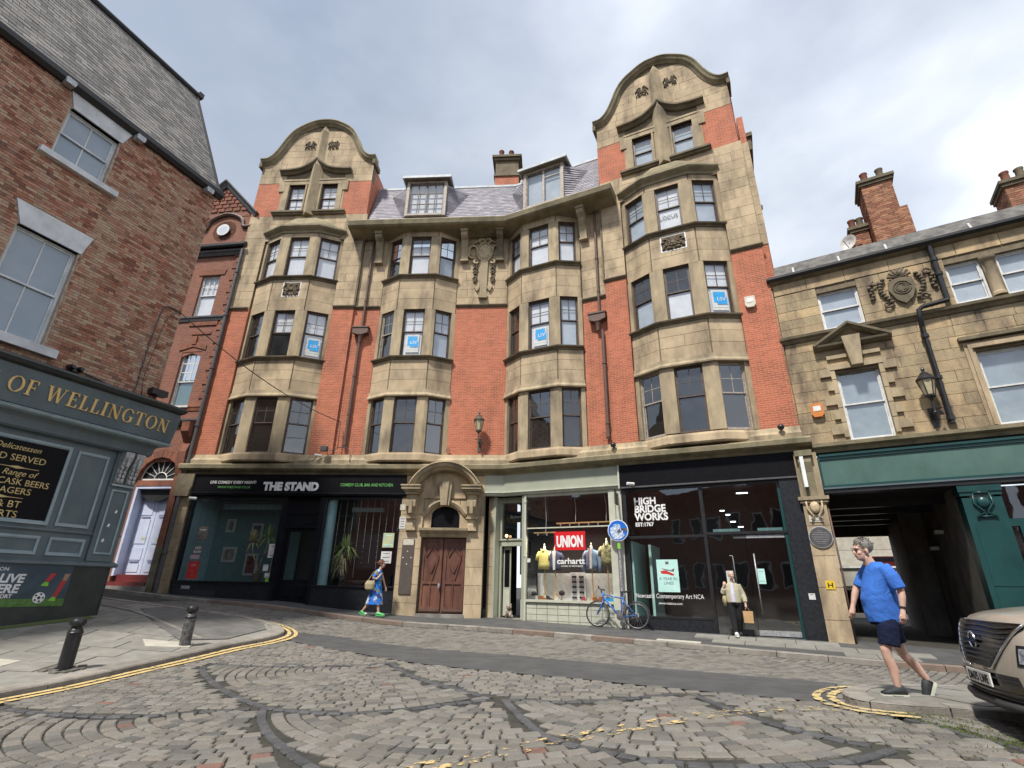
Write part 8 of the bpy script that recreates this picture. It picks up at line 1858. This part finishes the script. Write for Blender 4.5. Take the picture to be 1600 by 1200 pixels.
for m_ in ('tee_blue', 'shorts_navy'):
    for x in MATS[m_].node_tree.nodes:
        if x.type == 'BUMP': x.inputs['Distance'].default_value = .05; x.inputs['Strength'].default_value = .5
        if x.type == 'TEX_NOISE' and x.inputs['Scale'].default_value in (5, 8): x.inputs['Distortion'].default_value = 1.2; x.inputs['Detail'].default_value = 2
def shoe2(T, M, parent, m, so, L_=.29, w_=.05, trim=None):
    b = MB(M, T); n = 14
    rings = [(-.09, .045, .075), (-.06, .052, .11), (0, .05, .10), (.07, .05, .075), (.13, .052, .058), (.18, .04, .04)]
    vs = [(x, ry * math.cos(2 * PI * k / n), .02 + max(0, (h * .5) + h * .55 * math.sin(2 * PI * k / n))) for x, ry, h in rings for k in range(n)]
    b.add(vs, [(i * n + k, i * n + (k + 1) % n, (i + 1) * n + (k + 1) % n, (i + 1) * n + k) for i in range(5) for k in range(n)] + [tuple(range(n)), tuple(range(5 * n, 6 * n))[::-1]]); o = b.build('shoe', m, parent, smooth=True)
    MB(M, T).prism([(-.10, -.045), (-.05, -.055), (.06, -.052), (.14, -.055), (.195, -.025), (.195, .025), (.14, .055), (.06, .052), (-.05, .055), (-.10, .045)], 0, .03).build('sole', so, o)
    if trim: MB(M, T).prism([(.0, .05), (.06, .06), (.03, .085), (-.02, .09)], -.056, -.048, 'y').build('trim', trim, o)
# --- man in a blue tee, stepping off the corner, seen from his left
MF_ = (4.62, 7.10); zf = G(*MF_) + .06; Tm = Vector((MF_[0], MF_[1], zf)); man = root('person', 'man in a bright blue tee and navy shorts walking left past the parked car', 'person', Tm)
Mm = Matrix.Translation(Tm) @ RZ(176)
def v(M, *p): return M @ Vector(p)
b = MB(Mm, Tm)
b.tube([(-.20, .06, .93), (-.12, .105, .72), (-.045, .10, .50), (-.05, .10, .42), (-.085, .10, .28), (-.09, .10, .09)], [.075, .088, .062, .055, .056, .036], 12)   # left leg, in front
b.tube([(-.20, -.06, .93), (-.28, -.10, .72), (-.34, -.10, .50), (-.37, -.10, .43), (-.47, -.10, .32), (-.575, -.10, .16)], [.075, .088, .062, .055, .056, .036], 12)
b.tube([(-.19, 0, .88), (-.19, 0, 1.2), (-.22, 0, 1.42)], [.10, .13, .11], 12); b.tube([(-.205, 0, 1.42), (-.15, 0, 1.51), (-.115, 0, 1.60)], [.09, .068, .06], 12)
b.tube([(-.23, .17, 1.45), (-.27, .235, 1.32), (-.30, .255, 1.18), (-.29, .262, 1.11), (-.26, .265, .95)], [.06, .052, .043, .043, .027], 10); hand(b, v(Matrix(), -.255, .265, .94), (.18, 0, -1), (1, .1, 0), .7)
b.tube([(-.20, -.17, 1.45), (-.12, -.23, 1.33), (-.04, -.25, 1.20), (-.01, -.25, 1.13), (.055, -.24, .98)], [.06, .052, .043, .043, .027], 10); hand(b, v(Matrix(), .06, -.24, .97), (.25, 0, -1), (1, .1, 0), .6)
hc = head(b, (-.085, 0, 1.675), (1, .06, -.10), 1.10)
body = fuse(b, 'body', 'skin', man, .0085, 4)
hT = (Vector(Mm @ hc[0]),) + tuple((Mm.to_3x3() @ x) for x in hc[1:]); face(man, Tm, *hT, s=1.10); hair(man, Tm, *hT, m='hair_grey', s=1.08, n=420)
b = MB(Mm, Tm); ell(b, [(-.18, 0, .81, .205, .18), (-.175, 0, .93, .213, .185), (-.165, 0, 1.08, .215, .185), (-.18, 0, 1.22, .185, .185), (-.20, 0, 1.35, .15, .195), (-.21, 0, 1.46, .125, .19), (-.195, 0, 1.53, .088, .10)], 24)
b.tube([(-.225, .13, 1.46), (-.255, .215, 1.34), (-.287, .245, 1.20)], [.088, .088, .086], 12); b.tube([(-.205, -.13, 1.46), (-.14, -.21, 1.34), (-.08, -.235, 1.22)], [.085, .083, .08], 12)
fuse(b, 'tee_shirt', 'tee_blue', man, .010, 5)
b = MB(Mm, Tm); ell(b, [(-.19, 0, .78, .185, .175), (-.185, 0, .95, .175, .165)], 20); b.tube([(-.19, .075, .86), (-.13, .10, .74), (-.095, .105, .55)], [.10, .12, .115], 14); b.tube([(-.21, -.075, .86), (-.28, -.10, .74), (-.32, -.105, .57)], [.10, .12, .112], 14)
fuse(b, 'shorts', 'shorts_navy', man, .011, 3)
MB(Mm, Tm).tube([(-.272, .262, 1.0), (-.267, .263, .975)], .036, 10).build('wristwatch', 'cap_black', man)
shoe2(Tm, Mm @ TR(-.075, .10, .0), man, 'shoe_black', 'sole', trim='cyan'); shoe2(Tm, Mm @ TR(-.575, -.10, .085) @ Matrix.Rotation(math.radians(62), 4, 'Y') @ TR(.02, 0, -.04), man, 'shoe_black', 'sole', trim='cyan')
# --- woman in a patterned blue dress walking right
mat('dress', (.02, .13, .50), (.42, .46, .52), rough=.85, nscale=7, bump=.2, cola=None); dm = MATS['dress'].node_tree
no_ = [x for x in dm.nodes if x.type == 'TEX_NOISE'][0]; vz = dm.nodes.new('ShaderNodeTexVoronoi'); vz.inputs['Scale'].default_value = 11; cr_ = dm.nodes.new('ShaderNodeValToRGB'); cr_.color_ramp.interpolation = 'CONSTANT'
dm.links.new(dm.nodes['Geometry'].outputs['Position'] if 'Geometry' in dm.nodes else [x for x in dm.nodes if x.type == 'NEW_GEOMETRY'][0].outputs['Position'], vz.inputs['Vector'])
for i, (p_, c_) in enumerate([(0, (.02, .16, .62)), (.35, (.03, .05, .22)), (.5, (.45, .5, .6)), (.68, (.02, .22, .60)), (.85, (.25, .22, .10))]):
    e_ = cr_.color_ramp.elements[i] if i < 2 else cr_.color_ramp.elements.new(p_)
    e_.position = p_; e_.color = (*c_, 1)
sepc = dm.nodes.new('ShaderNodeSeparateColor'); dm.links.new(vz.outputs['Color'], sepc.inputs[0]); dm.links.new(sepc.outputs[0], cr_.inputs[0]); dm.links.new(cr_.outputs[0], dm.nodes['Principled BSDF'].inputs['Base Color'])
mat('green_shoe', (.12, .48, .16), rough=.5); mat('straw', (.42, .36, .22), (.3, .25, .15), rough=.9, nscale=20)
w0_ = lp(ML, -4.25, 1.0); zw = G(w0_.x, w0_.y) + .075; Tw = Vector((w0_.x, w0_.y, zw)); wom = root('person', 'woman in a blue patterned dress and green clogs walking past the comedy bar', 'person', Tw); Mw = Matrix.Translation(Tw) @ RZ(-4) @ Matrix.Scale(1.06, 4)
b = MB(Mw, Tw); b.tube([(0, -.07, .88), (.06, -.07, .6), (.09, -.07, .45), (.13, -.07, .26), (.17, -.07, .08)], [.08, .07, .05, .045, .03], 10); b.tube([(0, .07, .88), (-.10, .07, .6), (-.17, .07, .45), (-.30, .07, .28), (-.42, .07, .13)], [.08, .07, .05, .045, .03], 10)
b.tube([(0, 0, .8), (0, 0, 1.1), (.02, 0, 1.32)], [.12, .11, .09], 10).tube([(.02, 0, 1.30), (.06, 0, 1.42), (.08, 0, 1.48)], [.07, .048, .045], 10)
b.tube([(.02, -.14, 1.33), (-.08, -.20, 1.12), (.04, -.24, 1.10), (.12, -.18, 1.2)], [.048, .042, .036, .024], 9); hand(b, (.12, -.18, 1.2), (.5, .2, .7), (0, -1, 0), .8, .9)
b.tube([(.04, .14, 1.33), (.12, .18, 1.12), (.16, .18, 1.02), (.24, .16, .86)], [.048, .042, .036, .024], 9); hand(b, (.24, .16, .86), (.2, 0, -1), (1, 0, 0), .6, .9)
hc = head(b, (.10, 0, 1.565), (1, -.05, -.08), .98); fuse(b, 'body', 'skin_pale', wom, .010, 4); hT = (Vector(Mw @ hc[0]),) + tuple((Mw.to_3x3() @ x) for x in hc[1:]); face(wom, Tw, *hT, s=.98, brow='hair_brown'); hair(wom, Tw, *hT, m='hair_brown', s=1.0, rr=(.118, .095, .105), off=(-.04, 0, .035), cut=-.09, n=200)
MB(T=Tw).sphere(hT[0] - hT[1] * .15 + hT[3] * .02, .045, 10, 8).build('hair_bun', 'hair_brown', wom, smooth=True)
b = MB(Mw, Tw); ell(b, [(-.03, 0, .33, .30, .18), (-.02, 0, .55, .24, .17), (0, 0, .85, .165, .165), (0, 0, 1.02, .13, .145), (.01, 0, 1.2, .13, .155), (.02, 0, 1.33, .10, .15), (.03, 0, 1.38, .06, .09)], 22); fuse(b, 'dress', 'dress', wom, .013, 4)
b = MB(Mw, Tw); ell(b, [(0, -.02, 1.06, .155, .19), (0, -.01, 1.22, .16, .20), (.01, 0, 1.34, .115, .17), (.03, 0, 1.41, .06, .08)], 18); b.tube([(.02, -.14, 1.32), (-.07, -.2, 1.15)], [.075, .07], 10); fuse(b, 'shawl', 'dress', wom, .013, 4)
for M_ in (Mw @ TR(.18, -.07, 0), Mw @ TR(-.42, .07, .05) @ Matrix.Rotation(math.radians(35), 4, 'Y') @ TR(0, 0, -.03)): shoe2(Tw, M_, wom, 'green_shoe', 'green_shoe')
qg = Mw @ Vector((-.17, -.2, .95)); b = MB(Mw @ TR(-.17, -.22, .93), qg); ell(b, [(0, 0, -.17, .09, .05), (0, 0, -.13, .15, .08), (0, 0, .02, .17, .09), (.02, 0, .12, .13, .06)], 16); o = fuse(b, 'shoulder_bag', 'straw', None, .012, 4); o.location = qg; tag(o, 'pale straw shoulder bag carried by the woman in the blue dress', 'bag')
MB(Mw @ TR(-.17, -.22, .93), qg).tube([(-.08, 0, .1), (.08, .02, .38), (.17, .06, .42), (.12, 0, .1)], .010, 5).build('strap', 'straw', o)
# --- person with a paper bag leaving the gallery
mat('jacket_cream', (.46, .43, .30), (.38, .35, .25), rough=.9, nscale=8, bump=.4, bscale=12); mat('trousers_black', (.008, .008, .010), rough=.9); mat('paper_bag', (.50, .32, .16), (.42, .26, .12), rough=.85, nscale=6); mat('top_white', (.62, .60, .68), rough=.8)
b0 = lp(MR, 7.72, .62); zb_ = G(b0.x, b0.y) + .085; Tb = Vector((b0.x, b0.y, zb_)); per = root('person', 'short-haired person in a cream jacket and black trousers leaving the glass doors', 'person', Tb); Mb = Matrix.Translation(Tb) @ RZ(-104)
b = MB(Mb, Tb); b.tube([(0, -.09, .86), (.05, -.09, .48), (.06, -.08, .42), (.14, -.07, .08)], [.09, .06, .055, .035], 10); b.tube([(0, .09, .86), (-.02, .08, .46), (-.05, .08, .42), (-.16, .07, .11)], [.09, .06, .055, .035], 10)
b.tube([(0, 0, .84), (0, 0, 1.1), (0, 0, 1.32)], [.13, .13, .1], 10).tube([(0, 0, 1.32), (.035, 0, 1.42), (.055, 0, 1.5)], [.08, .055, .05], 10)
b.tube([(0, .17, 1.33), (-.02, .25, 1.1), (.02, .28, .98), (.08, .28, .84)], [.05, .045, .038, .026], 9); hand(b, (.08, .28, .83), (.1, 0, -1), (1, 0, 0), .9)
b.tube([(0, -.17, 1.33), (-.02, -.26, 1.14), (.02, -.27, 1.12), (.08, -.24, 1.28)], [.05, .045, .038, .026], 9); hand(b, (.08, -.24, 1.28), (.1, .3, 1), (0, 1, 0), .8)
hc = head(b, (.085, 0, 1.57), (1, .25, -.45), 1.0); fuse(b, 'body', 'skin', per, .010, 4); hT = (Vector(Mb @ hc[0]),) + tuple((Mb.to_3x3() @ x) for x in hc[1:]); face(per, Tb, *hT, brow='hair_white'); hair(per, Tb, *hT, m='hair_white', s=.96, rr=(.098, .086, .085), off=(-.045, 0, .03), n=90, L_=.012)
b = MB(Mb, Tb); ell(b, [(0, 0, .86, .165, .20), (0, 0, 1.0, .16, .205), (0, 0, 1.2, .155, .205), (0, 0, 1.33, .115, .185), (.01, 0, 1.41, .075, .085)], 20); b.tube([(0, .15, 1.33), (-.02, .255, 1.1), (.02, .285, .97), (.07, .285, .87)], [.08, .075, .068, .06], 10).tube([(0, -.15, 1.33), (-.02, -.265, 1.13), (.02, -.275, 1.11), (.06, -.25, 1.22)], [.08, .075, .068, .06], 10); fuse(b, 'jacket', 'jacket_cream', per, .012, 4)
b = MB(Mb, Tb); ell(b, [(.095, -.03, .87, .10, .085), (.095, -.03, 1.1, .10, .08), (.065, -.015, 1.37, .08, .055)], 14); fuse(b, 'top', 'top_white', per, .012, 3)
b = MB(Mb, Tb); ell(b, [(0, 0, .80, .15, .185), (0, 0, .9, .145, .18)], 18); b.tube([(0, -.09, .85), (.05, -.09, .47), (.12, -.075, .07)], [.115, .09, .07], 12).tube([(0, .09, .85), (-.02, .085, .46), (-.14, .07, .1)], [.115, .09, .07], 12); fuse(b, 'trousers', 'trousers_black', per, .012, 3)
shoe2(Tb, Mb @ TR(.16, -.07, 0), per, 'white_paint', 'white_paint'); shoe2(Tb, Mb @ TR(-.16, .07, .03) @ Matrix.Rotation(.25, 4, 'Y'), per, 'shoe_black', 'shoe_black')
qp = Mb @ Vector((.10, .30, .50)); Mp = Mb @ TR(.10, .30, .50); o = MB(Mp, qp).prism([(-.12, -.15), (.12, -.15), (.13, .15), (-.13, .15)], -.05, .05, 'x').build('paper_bag', 'paper_bag'); o.location = qp; tag(o, 'brown paper carrier bag held by the person in the cream jacket', 'bag')
MB(Mp, qp).tube([(0, -.06, .15), (0, -.02, .23), (0, .02, .23), (0, .06, .15)], .005, 4).build('handle', 'paper_bag', o)
qp = Mb @ Vector((-.02, -.24, .9)); b = MB(Mb @ TR(-.0, -.25, .92), qp); ell(b, [(0, 0, -.15, .10, .045), (0, 0, 0, .13, .06), (0, 0, .12, .09, .04)], 14); o = b.build('tote_bag', 'straw', smooth=True); o.location = qp; tag(o, 'cream tote on the shoulder of the person leaving the gallery', 'bag')

# --- parked SUV, nose in the picture at the right edge
mat('car_paint', (.42, .375, .32), (.40, .355, .305), rough=.3, metal=.25, coat=.8, nscale=3); mat('car_black', (.012, .012, .014), rough=.25, spec=.6); mat('car_plastic', (.035, .035, .037), rough=.6); mat('chrome', (.75, .76, .78), rough=.12, metal=1); mat('plate_white', (.78, .78, .74), rough=.4); mat('lamp_glass', (.45, .47, .5), (.1, .1, .11), rough=.08, metal=.3, nscale=22); mat('drl', (.8, .85, .9), rough=.2)
Tc = Vector((4.66, 5.62, G(4.6, 5.62) + .03)); car = root('parked_suv', 'beige SUV with black grille parked nose-in at the right edge', 'car', Tc); Mc = Matrix.Translation(Tc) @ RZ(158.5)
PROF = [(-.16, .17), (-.05, .21), (.0, .28), (.03, .40), (.035, .55), (.01, .70), (-.02, .82), (-.06, .92), (-.12, .985), (-.22, 1.02), (-.45, 1.06), (-.8, 1.10), (-1.15, 1.13)]
def nose(y): a = abs(y); return -.07 * (a / .6) ** 2 - (1.9 * (a - .6) ** 2.0 if a > .6 else 0)
def px_(z):
    if z <= PROF[0][1]: return PROF[0][0]
    for (x0, z0), (x1, z1) in zip(PROF[:-1], PROF[1:]):
        if z <= z1: return x0 + (x1 - x0) * (z - z0) / (z1 - z0)
    return PROF[-1][0]
def SP(y, z, d=0): return (px_(z) + nose(y) + d, y, z)
ysn = np.linspace(-.93, .93, 31)
b = MB(Mc, Tc); vs = []
full_ = PROF + [(-1.5, 1.36), (-1.9, 1.60), (-2.4, 1.68), (-3.4, 1.66), (-4.3, 1.45), (-4.5, 1.1), (-4.55, .3)]
for y in ysn:
    for i, (x, z) in enumerate(full_):
        k = abs(y) / .93; zz = z - (.12 * k ** 3 if z > .9 else 0) - (.18 * k ** 4 if z > 1.2 else 0); yy = y * (1 if z < 1.15 else 1 - .16 * min(1, (z - 1.15) / .5)) * (1.0 if z > .3 else .96)
        vs.append((x + (nose(y) if i < 11 else nose(y) * .5), yy, zz))
m_ = len(full_); b.add(vs, [(i * m_ + j, (i + 1) * m_ + j, (i + 1) * m_ + j + 1, i * m_ + j + 1) for i in range(30) for j in range(m_ - 1)])
for sg, col in ((-1, 0), (1, 30)): b.add([vs[col * m_ + j] for j in range(m_)], [tuple(range(m_))[::(1 if sg > 0 else -1)]])
cb = b.build('body', 'car_paint', car, smooth='auto')
def patch(name, m, z0, z1, yl, yr, d, parent=car, nz=6, ny=10, **kw):
    b = MB(Mc, Tc); vs = []
    for j in range(nz + 1):
        z = z0 + (z1 - z0) * j / nz; a, e = yl(z), yr(z)
        for i in range(ny + 1): y = a + (e - a) * i / ny; vs.append(SP(y, z, d))
    for j in range(nz + 1):
        for i in range(ny + 1): x, y, z = vs[j * (ny + 1) + i]; vs.append((x - .03, y, z))
    n1_ = (nz + 1) * (ny + 1); W_ = ny + 1
    fs = [(j * W_ + i, j * W_ + i + 1, (j + 1) * W_ + i + 1, (j + 1) * W_ + i) for j in range(nz) for i in range(ny)]
    edge = [i for i in range(W_)] + [j * W_ + ny for j in range(1, nz + 1)] + [nz * W_ + i for i in range(ny - 1, -1, -1)] + [j * W_ for j in range(nz - 1, 0, -1)]
    fs += [(edge[k], edge[(k + 1) % len(edge)], n1_ + edge[(k + 1) % len(edge)], n1_ + edge[k]) for k in range(len(edge))]
    return b.add(vs, fs).build(name, m, parent, smooth='auto', **kw)
GL = lambda z: .30 + (z - .54) * .95
patch('grille', 'car_black', .54, .925, lambda z: -GL(z), GL, .008, nz=10, ny=16)
for i in range(8):
    z = .60 + i * .042; b = MB(Mc, Tc); g_ = GL(z) - .06; b.tube([SP(y, z + abs(y) * .03 * math.cos(y * 9), .018) for y in np.linspace(-g_, g_, 15)], .008, 5).build('grille_bar', 'car_plastic', car)
for sg in (-1, 1):
    MB(Mc, Tc).tube([SP(sg * GL(z) * (1.0), z, .012) for z in np.linspace(.925, .54, 8)] + ([SP(sg * .15, .525, .014)] if sg else []), .011, 6).build('grille_surround', 'chrome', car, smooth=True)
    patch('drl_strip', 'drl', .885, .93, lambda z: sg * .70 if sg > 0 else -.90, lambda z: sg * .90 if sg > 0 else -.70, .006, nz=1, ny=6)
    patch('lamp_housing', 'car_black', .59, .76, lambda z: .62 if sg > 0 else -.90, lambda z: .90 if sg > 0 else -.62, .006, nz=3, ny=6); patch('headlight', 'lamp_glass', .615, .735, lambda z: .65 if sg > 0 else -.88, lambda z: .88 if sg > 0 else -.65, .012, nz=3, ny=6)
    patch('air_curtain', 'car_black', .30, .46, lambda z: .74 if sg > 0 else -.88, lambda z: .88 if sg > 0 else -.74, .006, nz=2, ny=4)
MB(Mc, Tc).tube([SP(y, .93 + .0 * y, .012) for y in np.linspace(-.65, .65, 12)], .008, 5).build('grille_trim', 'car_black', car)
patch('lower_intake', 'car_black', .27, .50, lambda z: -.66 + (z - .27) * .3, lambda z: .66 - (z - .27) * .3, .006, nz=4, ny=12)
for z in (.31, .35, .46): MB(Mc, Tc).tube([SP(y, z, .014) for y in np.linspace(-.6, .6, 11)], .006, 4).build('intake_bar', 'car_plastic', car)
patch('bumper_skirt', 'car_plastic', .17, .275, lambda z: -.9, lambda z: .9, .03, nz=3, ny=18)
MB(Mc, Tc).tube([(-.75, -.90, .2), (-.35, -.80, .22), SP(-.6, .25, .05), SP(-.3, .24, .06), SP(.3, .24, .06), SP(.6, .25, .05), (-.35, .80, .22), (-.75, .90, .2)], .035, 8).build('bumper_lip', 'car_plastic', car, smooth=True)
bd = MB(Mc @ TR(*SP(0, .755, .03)), Tc); bd.tube([(0, .075 * math.cos(a), .075 * math.sin(a)) for a in np.linspace(0, 2 * PI, 25)], .009, 6).box(-.004, .010, -.10, .10, -.016, .016).build('badge', 'chrome', car, smooth='auto')
Mpl = Mc @ TR(*SP(0, .435, .028)) @ RZ(90); pl_ = MB(Mpl, Tc).box(-.26, .26, 0, .012, -.056, .056).build('number_plate', 'plate_white', car); text('DN75 LWE', .105, Mpl @ TR(0, -.003, -.037), Tc, 'plate_lettering', 'cap_black', pl_, depth=.003, align='CENTER', xs=.86, bold=.002)
for sg in (-1, 1):
    for x in (-.95, -3.6): 
        wh = MB(Mc, Tc).lathe([(.2, -.11), (.34, -.11), (.37, -.07), (.37, .07), (.34, .11), (.2, .11)], (x, sg * .80, .34), 24, axis='y').build('wheel', 'rubber', car, smooth='auto'); MB(Mc, Tc).lathe([(.02, 0), (.22, -.02), (.24, .0)], (x, sg * .915, .34), 16, axis='y').build('rim', 'rim_grey', wh)
